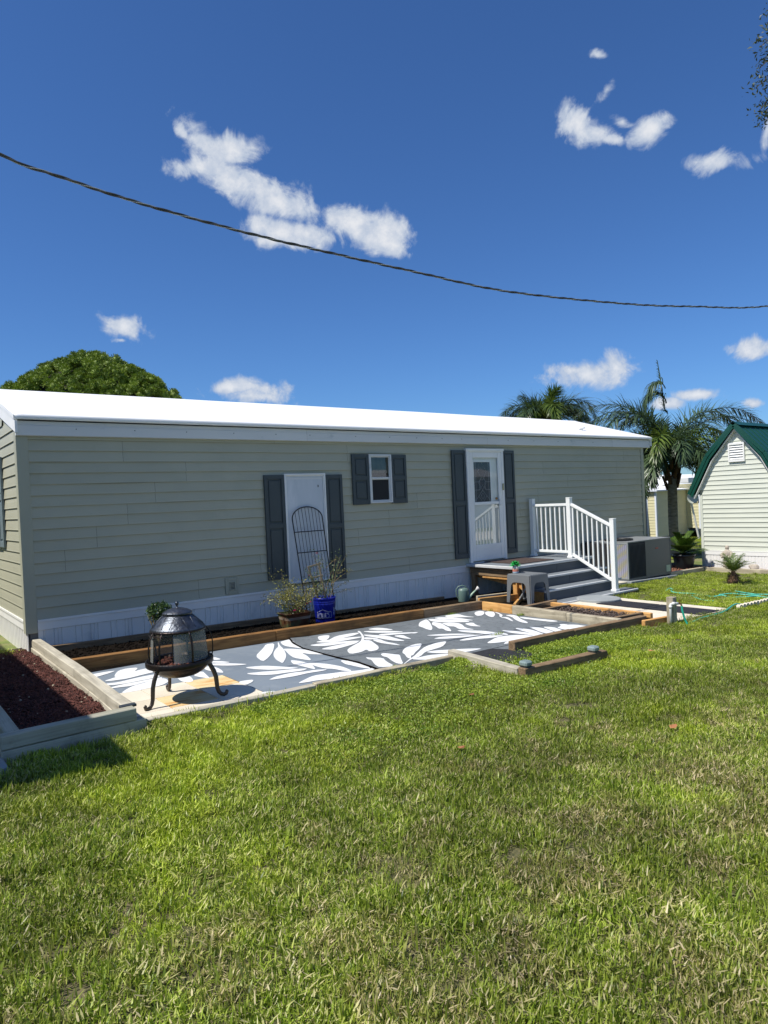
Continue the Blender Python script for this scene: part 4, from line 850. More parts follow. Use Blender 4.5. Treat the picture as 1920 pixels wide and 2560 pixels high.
A=frames(d,rng.uniform(-.7,.7,n),np.stack([rng.uniform(.002,.0055,n),rng.uniform(.010,.030,n),rng.uniform(.001,.0025,n)],1))
obj('mulch_chips',scatter('mulch_chips',cube,cf,A,T,rng.random(n)**1.3,[M['mulch']]),None,lb_,kind='stuff')
n=60
T=np.c_[rng.uniform(-.6,0,n),rng.uniform(-3.4,-.1,n),rng.uniform(-.352,-.334,n)]; A=frames(rng.normal(size=(n,3)),rng.uniform(0,6,n),np.stack([rng.uniform(.004,.009,n)]*3,1))
obj('pale_pebbles',scatter('pale_pebbles',cube,cf,A,T,rng.random(n),[mat('pale_pebble',(.42,.36,.26),(.30,.24,.17),rough=.9,attr=True)]),None,lb_,kind='stuff')
# pavers left of the bed
lp=thing('path','grey paving beside the raised bed at the left edge',None,(-1,-3.7,g(-1)),kind='structure')
for j in range(9):
    bm=BM(); box(bm,-.22,.22,-.195,.195,-.02,.02,.004); obj('paver',bm,M['greyslab'],lp,(-1.01,-3.66+j*.40,g(-1)))

# ======================= STAIRS AND DECK =======================
dk=thing('porch_steps','wooden entry deck with four grey steps and a white railing','porch steps',(7.8,-.9,g(7.8)))
X0,X1=6.80,8.88
bz=.022
nb=7; 
for k in range(nb):   # deck boards along X
    ya=-.03-k*.148; yb=ya-.143
    bm=BM(); box(bm,X0+.03,X1-.0,max(yb,-1.04),ya,-.004,bz,.003); obj('deck_board',bm,M['tread'],dk)
bm=BM(); box(bm,X0,X1,-1.085,-1.042,-.022,bz+.002,.006); obj('edge_trim',bm,M['nose'],dk)
bm=BM(); box(bm,X0-.045,X0+.027,-1.084,-.03,-.022,bz+.001,.006); obj('edge_trim',bm,M['nose'],dk)
st_=[(-.17,-1.085,-1.335),(-.34,-1.345,-1.61),(-.51,-1.62,-1.885)]
xl=[6.92,6.90,6.86]; 
for k,(z,ya,yb) in enumerate(st_):
    x0=xl[k]; x1=8.90 if k<2 else 8.96
    h1=(ya+yb+.03)/2
    for (p,q) in ((ya,h1+.002),(h1-.002,yb+.034)):
        bm=BM(); box(bm,x0,x1,q,p,z-.022,z+.004,.002); obj('tread',bm,M['tread'],dk)
    bm=BM(); box(bm,x0-.0,x1+.003,yb-.004,yb+.031,z-.026,z+.007,.006); obj('tread_edge',bm,M['nose'],dk)
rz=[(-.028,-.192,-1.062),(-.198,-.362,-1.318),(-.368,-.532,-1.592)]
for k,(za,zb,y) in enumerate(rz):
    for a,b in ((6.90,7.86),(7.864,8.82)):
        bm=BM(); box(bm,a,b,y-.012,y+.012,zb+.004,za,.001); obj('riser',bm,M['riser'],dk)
bm=BM(); box(bm,6.9,8.9,-1.87,-1.84,-.62,-.537); obj('base_board',bm,M['wooddark'],dk)
for x in (6.955,7.9,8.80):
    bm=BM(); pts=[(-.05,-.03),(-1.04,-.03),(-1.04,-.2),(-1.30,-.2),(-1.30,-.37),(-1.57,-.37),(-1.57,-.54),(-1.83,-.54),(-1.83,-.60),(-1.5,-.60),(-1.05,-.33),(-.05,-.2)]
    a=[bm.verts.new((x-.018,y,z)) for y,z in pts]; b=[bm.verts.new((x+.018,y,z)) for y,z in pts]
    bm.faces.new(a); bm.faces.new(b[::-1])
    for i in range(len(pts)): bm.faces.new((a[i],a[(i+1)%len(pts)],b[(i+1)%len(pts)],b[i]))
    obj('stringer',bm,M['woodorange'] if x<7 else M['wooddark'],dk)
timber(dk,(6.845,-.05),(6.845,-1.04),.038,.135,-.165,M['wooddark'],dz1=0,name='joist')
timber(dk,(6.86,-.33),(6.86,-1.02),.05,.035,-.205,M['woodorange'],dz1=0,name='rail_board')
for (x,y,m_) in ((6.86,-.12,'wooddark'),(6.93,-1.0,'woodorange'),(7.05,-1.0,'wooddark'),(8.75,-1.0,'wooddark'),(8.75,-.15,'wooddark')):
    bm=BM(); box(bm,-.22,.22,-.042,.042,-.042,.042,.004)
    obj('support_post',bm,M[m_],dk,(x,y,-.36),rot=Matrix.Rotation(R(90),3,'Y'))
sheet('soil',[(5.86,-1.9),(6.95,-1.9),(8.9,-1.85),(8.9,0),(5.86,0)],.006,M['soil'],kind='structure')
# railing
rl=thing('railing','white railing with square posts',None,(8.43,-.9,0),parent=dk)
PO=[(8.44,-.10,.02,1.078),(8.425,-.945,.02,1.078),(8.475,-1.77,-.51,.70)]
for x,y,za,zb in PO:
    bm=BM(); box(bm,x-.04,x+.04,y-.04,y+.04,za,zb,.004); box(bm,x-.052,x+.052,y-.052,y+.052,za,za+.035,.005); box(bm,x-.043,x+.043,y-.043,y+.043,zb-.012,zb+.002,.004)
    obj('post',bm,M['rail'],rl)
def bar(p0,p1,w,h,name,m_='rail'):
    p0,p1=Vector(p0),Vector(p1); d=p1-p0; L=d.length
    bm=BM(); box(bm,-w/2,w/2,0,L,-h/2,h/2,.004)
    q=d.normalized(); x_=q.cross(Vector((0,0,1))).normalized(); z_=x_.cross(q)
    rot=Matrix((x_,q,z_)).transposed()
    return obj(name,bm,M[m_],rl,p0,rot=rot)
A0,A1,A2=(8.44,-.14),(8.425,-.905),(8.475,-1.73)
bar((A0[0],A0[1],.955),(A1[0],A1[1],.955),.06,.045,'top_rail'); bar((A0[0],A0[1],.125),(A1[0],A1[1],.125),.05,.045,'bottom_rail')
B1=(8.43,-.985)
bar((B1[0],B1[1],.955),(A2[0],A2[1],.585),.06,.045,'top_rail'); bar((B1[0],B1[1],.08),(A2[0],A2[1],-.33),.05,.045,'bottom_rail')
for i in range(7):
    t=(i+.62)/7.25; x=A0[0]+(A1[0]-A0[0])*t; y=A0[1]+(A1[1]-A0[1])*t
    bm=BM(); box(bm,x-.0115,x+.0115,y-.0115,y+.0115,.148,.932); obj('baluster',bm,M['rail'],rl)
for i in range(8):
    t=(i+.3)/8; x=B1[0]+(A2[0]-B1[0])*t; y=B1[1]+(A2[1]-B1[1])*t; zt=.955-.37*t-.02; zb=.08-.41*t+.02
    bm=BM(); box(bm,x-.0115,x+.0115,y-.0115,y+.0115,zb,zt); obj('baluster',bm,M['rail'],rl)
bm=BM(); box(bm,7.13,8.0,-.92,-.10,bz+.002,bz+.014,.004); obj('doormat',bm,M['doormat'],label='large brown doormat lying before the storm door',cat='doormat')
# path
pt=thing('path','pale concrete paver path from the steps toward the lawn',None,(7.3,-2.9,g(7.3)),kind='structure')
xg=[6.60,7.24,7.80,8.10]; yg=[-1.72,-2.26,-2.80,-3.34,-3.875]
for i in range(3):
    for j in range(4):
        x0,x1,y1,y0=xg[i]+.003,xg[i+1]-.003,yg[j]-.003,yg[j+1]+.003
        bm=BM(); box(bm,-(x1-x0)/2,(x1-x0)/2,-(y1-y0)/2,(y1-y0)/2,-.03,.018,.003); obj('paver',bm,M['concrete'],pt,((x0+x1)/2,(y0+y1)/2,g((x0+x1)/2)+rng.uniform(-.002,.002)),rot=TLT)
for j,(ya,yb) in enumerate(((-2.25,-2.98),(-3.0,-3.86))):
    bm=BM(); box(bm,-.255,.255,-(ya-yb)/2,(ya-yb)/2,0,.007,.002)
    obj('rubber_mat',bm,M['rubber'],None,(7.53,(ya+yb)/2,g(7.53)+.022),rot=TLT,label='black rubber mat on the pavers, the one %s'%('nearer the steps' if j==0 else 'nearer the tap post'),cat='mat',group='black mats on the paver path')
bm=BM(); lathe(bm,[(0,.04),(.32,.04),(.335,.03),(.335,-.01)],36); obj('stepping_stone',bm,M['greyslab'],None,(7.66,-2.02,g(7.66)+.018),rot=TLT,label='round grey stepping stone under the lowest step',cat='stepping stone')
# planter between patio and path
pb=thing('planter_bed','narrow timber edged planter of dry mulch between patio and path','planter bed',(6.2,-2.8,g(6.2)))
sheet('soil',[(5.85,-1.9),(6.55,-1.9),(6.55,-3.62),(5.85,-3.62)],.05,M['soil'],pb)
timber(pb,(6.535,-2.02),(6.535,-3.62),.06,.115,-.01,M['woodorange'],seed=3)
timber(pb,(5.87,-2.36),(6.50,-2.36),.05,.115,-.008,M['wooddark'],seed=4); timber(pb,(5.87,-3.50),(6.50,-3.50),.05,.120,-.008,M['wooddark'],seed=5)
timber(pb,(6.05,-3.80),(6.62,-3.84),.05,.15,-.06,M['woodorange'],seed=6)
n=900; xx=rng.uniform(5.88,6.49,n); yy=rng.uniform(-3.45,-2.4,n); T=np.c_[xx,yy,[g(a)+.055+rng.uniform(0,.03) for a in xx]]
d=rng.normal(size=(n,3)); d[:,2]=abs(d[:,2])*.5; A=frames(d,rng.uniform(0,6,n),np.stack([rng.uniform(.004,.009,n),rng.uniform(.01,.03,n),rng.uniform(.002,.004,n)],1))
obj('mulch_chips',scatter('mulch_chips',cube,cf,A,T,rng.random(n),[mat('grey_brown_mulch',(.16,.12,.10),(.05,.036,.03),rough=1,attr=True)]),None,pb,kind='stuff')
# loose boards by the deck
lo=thing('board_frame','low frame of fresh pine boards on the ground beside the deck','board frame',(6.3,-1.2,g(6.3)))
timber(lo,(6.06,-1.00),(6.88,-1.06),.04,.12,.0,M['woodorange'],seed=1); timber(lo,(6.16,-.86),(6.86,-.90),.04,.135,.0,M['woodgrey'],seed=2)
timber(lo,(6.05,-1.03),(6.05,-1.9),.04,.085,.0,M['wooddark'],seed=5); timber(lo,(6.9,-1.10),(6.30,-1.52),.04,.07,.0,M['woodorange'],seed=3)
timber(lo,(5.86,-1.92),(6.9,-1.80),.06,.085,.0,M['wooddark'],seed=4)
# ======================= THINGS IN THE YARD =======================
# ---- fire pit
FX,FY=.585,-3.06; FZ=g(FX)+.012
fp=thing('fire_pit','black steel fire pit with domed lid and mesh screen on three curled legs','fire pit',(FX,FY,FZ))
def fo(name,bm,m_,smooth=True,par=None,rz=0): return obj(name,bm,m_,par or fp,(FX,FY,FZ),rz,smooth=smooth)
bm=BM(); lathe(bm,[(0,.196),(.09,.198),(.15,.215),(.19,.238),(.215,.262),(.228,.285),(.262,.292),(.268,.300),(.268,.338),(.262,.343),(.254,.338),(.25,.31),(.22,.296),(.17,.25),(.1,.222),(0,.215)],48); fo('bowl',bm,M['iron'])
bm=BM(); lathe(bm,[(.19,.325),(.19,.30),(0,.302)],36); fo('ash_grate',bm,M['black'])
n=170; a_=rng.uniform(0,2*PI,n); r_=.17*np.sqrt(rng.random(n)); T=np.c_[r_*np.cos(a_),r_*np.sin(a_),.308+rng.uniform(0,.016,n)]
A=frames(rng.normal(size=(n,3)),rng.uniform(0,6,n),rng.uniform(.007,.016,(n,3)))
fo('lava_rocks',scatter('lava_rocks',cube,cf,A,T,rng.random(n),[M['lava']]),None)['kind']='stuff'
bm=BM(); lathe(bm,[(.214,.578),(.216,.592),(.211,.60),(.165,.650),(.112,.699),(.108,.703),(.104,.70),(.16,.645),(.205,.594),(.205,.58)],48)
fo('lid_cone',bm,M['dome'])
bm=BM()
for k in range(6):      # raised outline panels round the cone
    a0=k*PI/3+.2
    pts=[]
    for (da,t) in ((-.36,.06),(-.30,.5),(-.20,.9),(0,.97),(.20,.9),(.30,.5),(.36,.06)):
        rr=.211+(.112-.211)*t+.001; zz=.600+(.699-.600)*t+.002; pts.append((rr*math.cos(a0+da),rr*math.sin(a0+da),zz))
    tube(bm,pts,.0022,5)
fo('lid_relief',bm,M['dome'])['kind']='stuff'
bm=BM(); lathe(bm,[(.112,.700),(.119,.703),(.119,.716),(.110,.724),(.085,.738),(.05,.749),(.02,.753),(.008,.757),(.007,.772),(.013,.778),(.017,.788),(.013,.800),(0,.805)],40); cp_=fo('lid_cap',bm,M['dome'])
bm=BM(); lathe(bm,[(.212,.568),(.222,.572),(.222,.585),(.213,.590)],48); fo('ring',bm,M['iron'])
# mesh screen with an open door at the front left
sm=bpy.data.materials.new('wire_mesh_screen'); sm.use_nodes=True; t_=sm.node_tree; bs_=t_.nodes['Principled BSDF']; bs_.inputs['Base Color'].default_value=(.31,.32,.30,1); bs_.inputs['Roughness'].default_value=.7; bs_.inputs['Metallic'].default_value=.3
trn=t_.nodes.new('ShaderNodeBsdfTransparent'); mxs=t_.nodes.new('ShaderNodeMixShader'); 
wv=t_.nodes.new('ShaderNodeTexNoise'); wv.inputs['Scale'].default_value=9; tcx=t_.nodes.new('ShaderNodeTexCoord'); t_.links.new(tcx.outputs['Object'],wv.inputs[0])
mrr=t_.nodes.new('ShaderNodeMapRange'); mrr.inputs['To Min'].default_value=.36; mrr.inputs['To Max'].default_value=.62; t_.links.new(wv.outputs['Fac'],mrr.inputs[0]); t_.links.new(mrr.outputs[0],mxs.inputs[0])
t_.links.new(trn.outputs[0],mxs.inputs[1]); t_.links.new(bs_.outputs[0],mxs.inputs[2]); t_.links.new(mxs.outputs[0],t_.nodes['Material Output'].inputs['Surface'])
bm=BM(); lathe(bm,[(.226,.340),(.222,.40),(.218,.47),(.214,.53),(.207,.575)],40,a0=R(-124),a1=R(-124+314)); fo('mesh_screen',bm,sm)
for a in (-123,189):
    bm=BM(); tube(bm,[(r*math.cos(R(a)),r*math.sin(R(a)),z) for r,z in ((.227,.34),(.223,.40),(.219,.47),(.215,.53),(.208,.575))],.004,6); fo('door_edge',bm,M['iron'])
for a in (-88,-20,55,115,190,216):
    c,s=math.cos(R(a)),math.sin(R(a))
    bm=BM(); tube(bm,[(r*c,r*s,z) for r,z in ((.216,.585),(.236,.56),(.255,.52),(.265,.47),(.268,.42),(.264,.37),(.256,.335))],0.009,6,flat=.6); fo('side_bar',bm,M['iron'])
bm=BM(); tube(bm,[(.232*math.cos(a),.232*math.sin(a),.555) for a in np.linspace(R(175),R(222),9)],.006,6); fo('door_handle',bm,M['iron'])
for a in (202,330,88):
    c,s=math.cos(R(a)),math.sin(R(a))
    pr=[(.262,.300),(.246,.318),(.232,.306),(.232,.285),(.248,.255),(.268,.215),(.283,.165),(.287,.115),(.290,.075),(.300,.042),(.318,.022),(.342,.016),(.360,.024),(.366,.040),(.357,.050)]
    rad=[.010,.012,.013,.014,.015,.0155,.015,.0145,.014,.0135,.013,.0125,.012,.012,.008]
    bm=BM(); tube(bm,[(r*c,r*s,z) for r,z in pr],rad,10,flat=1.25); fo('leg',bm,M['bronze'])
# ---- metal arch trellis leaning on the blank door
at_=thing('arch_trellis','black metal arch trellis leaning against the blank white door','trellis',(3.62,-.25,g(3.6)))
def T3(x,z):   # panel plane leaning from the bed to the door
    return (x,-.07-(1.13-z)*.12,z)
tw=.0085
def xl_(z): return 3.383+(.98-z)*.055
def xr_(z): return 3.880+(.98-z)*.035
pts=[T3(xl_(z),z) for z in (-.36,-.1,.2,.5,.8,.95)]
cxx=(xl_(.96)+xr_(.96))/2; hw=(xr_(.96)-xl_(.96))/2
pts+=[T3(cxx-hw*math.cos(a),.965+.165*math.sin(a)) for a in np.linspace(.12,PI-.12,17)]
pts+=[T3(xr_(z),z) for z in (.95,.8,.5,.2,-.1,-.20)]
bm=BM(); tube(bm,pts,tw,7); obj('arch_frame',bm,M['black'],at_)
for z in (.78,.488,.06,-.335):
    bm=BM(); tube(bm,[T3(xl_(z),z),T3(xr_(z) if z>-.3 else xr_(z)-.02,z+(0.0))],.0075,6); obj('crossbar',bm,M['black'],at_)
for k in range(8):
    f=(k+1)/9; xt=cxx-hw+2*hw*f; zt=.965+.165*math.sqrt(max(0,1-((xt-cxx)/hw)**2)); xb=xl_(-.34)+(xr_(-.34)-xl_(-.34))*f
    bm=BM(); tube(bm,[T3(xb,-.34),T3((xt+xb)/2,(zt-.34)/2),T3(xt,zt)],.0035,5); obj('rod',bm,M['black'],at_)
# ---- plants helper
def leafbunch(name,pts,n,spread,size,mats,par,up=.2,aspect=.45,kind='stuff',fold=True,seed=0,powr=1.0):
    r=np.random.default_rng(seed); P=np.array(pts); idx=r.integers(0,len(P),n)
    T=P[idx]+r.normal(size=(n,3))*spread; d=r.normal(size=(n,3)); d[:,2]+=up
    s=size*r.uniform(.55,1.3,n); S=np.stack([s*aspect,s,s],1)
    tv=[(0,0,0),(-.5,.45,.12),(0,1,-.1),(.5,.45,.12)]
    return obj(name,scatter(name,tv,[(0,1,2,3)],frames(d,r.uniform(0,6.28,n),S),T,r.random(n)**powr,[mats]),None,par,kind=kind)
def branch(r,p,d,L,n,wob,droop=0):
    pts=[Vector(p)]; d=Vector(d).normalized()
    for i in range(n):
        d=(d+Vector(r.normal(size=3))*wob+Vector((0,0,-droop))).normalized(); pts.append(pts[-1]+d*L/n)
    return pts
def flower(par,p,rad,m_,name='flower'):
    bm=BM()
    for k in range(9):
        a=k*2.4; tl=.3+.12*k; d=Vector((math.cos(a)*math.cos(tl),math.sin(a)*math.cos(tl),math.sin(tl)*.7)); q=Vector((-math.sin(a),math.cos(a),0)); P0=Vector(p)
        bm.faces.new([bm.verts.new(P0),bm.verts.new(P0+d*rad*.6+q*rad*.5),bm.verts.new(P0+d*rad),bm.verts.new(P0+d*rad*.6-q*rad*.5)])
    return obj(name,bm,m_,par)
# ---- square glazed pot with sparse rose bush
r=np.random.default_rng(21)
px,py=3.05,-.62; pz=g(px)+.014
pp=thing('potted_plant','sparse yellowing rose bush with pink flowers in a square brown glazed pot','potted plant',(px,py,pz))
def sqpot(prof,m_,name):
    bm=BM(); rings=[]
    for w,z in prof:
        c_=w*.18; rings.append([bm.verts.new((px+a,py+b*.8,pz+z)) for a,b in ((-w+c_,-w),(w-c_,-w),(w,-w+c_),(w,w-c_),(w-c_,w),(-w+c_,w),(-w,w-c_),(-w,-w+c_))])
    for i in range(len(rings)-1):
        for k in range(8): bm.faces.new((rings[i][k],rings[i][(k+1)%8],rings[i+1][(k+1)%8],rings[i+1][k]))
    return obj(name,bm,m_,pp)
sqpot([(0,.0),(.150,.0),(.163,.05),(.170,.11)],M['glaze'],'pot'); sqpot([(.170,.11),(.173,.128),(.176,.145)],M['glazepale'],'pot_band'); sqpot([(.176,.145),(.182,.172),(.196,.185),(.198,.195),(.180,.196),(.172,.165),(.0,.165)],M['glaze'],'pot_rim')
tips=[]
for k in range(30):
    a=r.uniform(0,2*PI); rr=r.uniform(0,.11); d=(math.cos(a)*r.uniform(.1,.85)-.12,math.sin(a)*.45-.05,1.0)
    pts=branch(r,(px+rr*math.cos(a),py+rr*math.sin(a)*.7,pz+.16),d,r.uniform(.28,.62),7,.16,.03)
    bm=BM(); tube(bm,pts,[.0035-.0003*i for i in range(len(pts))],4); obj('stem',bm,M['rosestem'],pp)
    tips+= [tuple(q) for q in pts[2:]]
    if r.random()<.6:
        sub=branch(r,pts[4],Vector(d)+Vector(r.normal(size=3))*.7,r.uniform(.1,.22),4,.2); bm=BM(); tube(bm,sub,.0018,4); obj('stem',bm,M['rosestem'],pp); tips+=[tuple(q) for q in sub[1:]]
for k in range(4):
    pts=branch(r,(px-.05,py,pz+.35),(-1,-.1,.45+.25*k),.40+.03*k,8,.12,.04); bm=BM(); tube(bm,pts,.0018,4); obj('stem',bm,M['rosestem'],pp); tips+=[tuple(q) for q in pts[2:]]
leafbunch('leaves',tips,2100,.030,.027,M['roseleaf'],pp,seed=5)
leafbunch('lower_leaves',[(px+a,py+b,pz+c) for a,b,c in r.uniform((-.15,-.12,.17),(.15,.12,.26),(80,3))],260,.02,.024,M['bush'],pp,seed=6)
for q in ((-.09,-.17,.235,.030),(.125,-.12,.295,.026),(.19,-.1,.31,.018),(-.02,-.16,.26,.014)): flower(pp,(px+q[0],py+q[1],pz+q[2]),q[3],M['petalpink'])
# ---- blue bucket with climbing rose on a lath trellis
bx,by=3.555,-.56; bz_=g(bx)+.014
bu=thing('bucket','blue plastic pail with printed white store logo holding a leggy climbing rose','bucket',(bx,by,bz_))
bm=BM(); lathe(bm,[(0,0),(.130,0),(.132,.01),(.146,.235),(.150,.245),(.150,.262),(.147,.266),(.152,.272),(.152,.288),(.149,.292),(.154,.298),(.154,.318),(.157,.322),(.157,.338),(.148,.34),(.144,.32),(.135,.05),(.0,.05)],44,(bx,by))
for v in bm.verts: v.co.z+=bz_
obj('pail',bm,M['blue'],bu,smooth=True)
bm=BM(); lathe(bm,[(0,.30),(.143,.30)],24,(bx,by)); 
for v in bm.verts: v.co.z+=bz_
obj('potting_soil',bm,M['soil'],bu)
# printed house outline and lettering, wrapped round the pail
camdir=math.atan2(CAM[1]-by,CAM[0]-bx)
def wrap(u,v,off=.0016):
    rr=.132+(v-.01)/(.225)*.014+off; a=camdir+.05+u/.14; return (bx+rr*math.cos(a),by+rr*math.sin(a),bz_+v)
def stroke(bm,p,q,w):
    (x0,y0),(x1,y1)=p,q; L=math.hypot(x1-x0,y1-y0); nx_,ny_=-(y1-y0)/L*w/2,(x1-x0)/L*w/2; n_=max(1,int(L/.012))
    for i in range(n_):
        a,b=i/n_,(i+1)/n_
        P=[(x0+(x1-x0)*t_,y0+(y1-y0)*t_) for t_ in (a,b)]
        bm.faces.new([bm.verts.new(wrap(*c)) for c in ((P[0][0]+nx_,P[0][1]+ny_),(P[0][0]-nx_,P[0][1]-ny_),(P[1][0]-nx_,P[1][1]-ny_),(P[1][0]+nx_,P[1][1]+ny_))])
bm=BM(); hx=[(-.118,.070),(-.118,.148),(-.060,.172),(-.035,.186),(-.010,.172),(.055,.150),(.055,.158),(.072,.158),(.072,.150),(.085,.146),(.085,.070),(-.118,.070)]
for a,b in zip(hx[:-1],hx[1:]): stroke(bm,a,b,.0042)
obj('logo_outline',bm,M['print'],bu)
LT={'L':[((0,1),(0,0)),((0,0),(.8,0))],'O':[((0,0),(0,1)),((0,1),(.9,1)),((.9,1),(.9,0)),((.9,0),(0,0))],'W':[((0,1),(.0,0)),((0,0),(1.1,0)),((.55,0),(.55,.9)),((1.1,0),(1.1,1))],
    'E':[((0,0),(0,1)),((0,1),(.8,1)),((0,.5),(.7,.5)),((0,0),(.8,0))],"'":[((.1,1.15),(.1,.8))],'S':[((.8,1),(0,1)),((0,1),(0,.55)),((0,.55),(.8,.5)),((.8,.5),(.8,0)),((.8,0),(0,0))]}
u=-.104
for ch,wd in (('L',.9),('O',1.2),('W',1.4),('E',1.05),("'",.35),('S',1.0)):
    bm=BM(); s=.030
    for (a,b) in LT[ch]: stroke(bm,(u+a[0]*s*.80,.084+a[1]*.052),(u+b[0]*s*.80,.084+b[1]*.052),.0046)
    obj('letter',bm,M['print'],bu); u+=wd*s*.95
bm=BM(); pts=[(bx+.157*math.cos(a0),by+.157*math.sin(a0),bz_+z) for a0,z in ((camdir+1.25,.285),(camdir+1.24,.25),(camdir+1.16,.21),(camdir+1.05,.19),(camdir+.98,.21),(camdir+.95,.25),(camdir+1.0,.28))]; tube(bm,pts,.003,5); obj('bail_handle',bm,M['acbody'],bu)
bm=BM(); 
for u0,v0,v1 in ((.128,.10,.14),(.128,.15,.20)): bm.faces.new([bm.verts.new(wrap(*c)) for c in ((u0,v0),(u0+.022,v0),(u0+.022,v1),(u0,v1))])
obj('label',bm,M['print'],bu)
lt=thing('lath_trellis','small pale wooden ladder trellis standing in the blue pail','trellis',(bx,by,bz_+.30))
def lath(p,q,w=.020,t=.007):
    p,q=Vector(p),Vector(q); d=(q-p); L=d.length; d.normalize(); x_=d.cross(Vector((0,1,0))).normalized(); z_=x_.cross(d)
    bm=BM(); box(bm,-w/2,w/2,0,L,-t/2,t/2,.001); return obj('lath',bm,M['lathwood'],lt,p,rot=Matrix((x_,d,z_)).transposed())
zb_=bz_+.2
lath((bx-.05,by+.02,zb_),(bx-.215,by+.02,.315),.026); lath((bx+.06,by+.02,zb_),(bx-.045,by+.02,.345),.026)
lath((bx-.235,by+.008,.318),(bx-.02,by+.008,.350),.024); lath((bx-.20,by+.008,.165),(bx+.0,by+.008,.185),.020)
cr2=np.random.default_rng(33); tips=[]
for s_,d_,L_2 in (((-.08,0),(-.32,0,1),.62),((-.03,0),(-.1,0,1),.60),((.03,.02),(.05,0,1),.66),((.07,0),(.25,0,1),.62),((.08,-.03),(.38,-.02,1),.60),((.0,-.04),(-.5,-.1,1),.55),((-.06,.03),(-.25,0,1),.5),((.05,.05),(.1,.05,1),.5)):
    pts=branch(cr2,(bx+s_[0],by+s_[1],bz_+.3),d_,L_2,8,.10,.0); bm=BM(); tube(bm,pts,[.005-.0004*i for i in range(9)],5); obj('stem',bm,M['rosestem'],bu); tips+=[tuple(q) for q in pts[1:]]
for p_,d_,L_2 in (((bx+.12,by-.02,.06),(1.0,-.1,.52),.40),((bx+.16,by,.05),(.35,0,1.),.50),((bx+.14,by,-.03),(1,0,.55),.26),((bx+.2,by,.17),(1,0,.35),.22),((bx+.05,by,.28),(.8,0,.55),.25),((bx+.12,by,-.08),(1,-.1,.08),.36)):
    pts=branch(cr2,p_,d_,L_2,7,.07,0); bm=BM(); tube(bm,pts,[.0035-.0003*i for i in range(8)],4); obj('stem',bm,M['rosestem'],bu); leafbunch('leaves',[tuple(q) for q in pts[3:]],26,.012,.022,M['roseleaf'],bu,seed=int(p_[2]*1000)+200)
leafbunch('leaves',tips,420,.035,.032,M['roseleafgreen'],bu,seed=9)
for q in ((-.145,.495-.0,.022),(-.28,.21,.018),(-.02,.02,.012)):
    flower(bu,(bx+q[0]+.03,by-.05,q[1]),q[2],M['petalred'])
# ---- low bush behind the fire pit
sb=thing('shrub','small round leafy green shrub in the bed behind the fire pit','shrub',(1.27,-.6,g(1.27)))
pts=[]
for k in range(9):
    q=branch(cr2,(1.27,-.6,g(1.27)),(cr2.normal()*.25,cr2.normal()*.25,1),.42,5,.12); bm=BM(); tube(bm,q,.005,5); obj('stem',bm,M['rosestem'],sb)
for k in range(240):
    v=Vector(cr2.normal(size=3)).normalized()*cr2.uniform(.55,1)**.5; pts.append((1.275+v.x*.135,-.6+v.y*.13,-.005+v.z*.10))
leafbunch('leaves',pts,1500,.014,.030,M['bush'],sb,seed=12,aspect=.5,up=.6)
# ---- watering can
wx,wy=6.19,-.54; wz=g(wx)+.016
wc=thing('watering_can','sage green plastic watering can with a pale rose head','watering can',(wx,wy,wz))
bm=BM(); lathe(bm,[(0,0),(.088,0),(.092,.01),(.088,.17),(.084,.20),(.070,.207),(.068,.214),(.050,.216),(.046,.20),(0,.195)],28,(wx,wy),sx=1.05,sy=.85)
for v in bm.verts: v.co.z+=wz
obj('body',bm,M['canlid'],wc,smooth=True)
vd=Vector((cy,-sy,0)) # spout points to the right of the picture
def wp(u,z): return (wx+vd.x*u,wy+vd.y*u,wz+z)
bm=BM(); tube(bm,[wp(.07,.035),wp(.10,.075),wp(.15,.13),wp(.205,.180)],[.030,.024,.017,.013],12); obj('spout',bm,M['spout'],wc,smooth=True)
bm=BM(); tube(bm,[wp(.195,.172),wp(.215,.190),wp(.24,.210),wp(.245,.214)],[.013,.02,.035,.034],14); obj('rose_head',bm,M['potwhite'],wc,smooth=True)
bm=BM(); tube(bm,[wp(.05,.20),wp(.03,.245),wp(-.02,.258),wp(-.08,.245),wp(-.115,.20),wp(-.118,.14),wp(-.10,.07),wp(-.082,.04)],.010,8); obj('handle',bm,M['canlid'],wc,smooth=True)
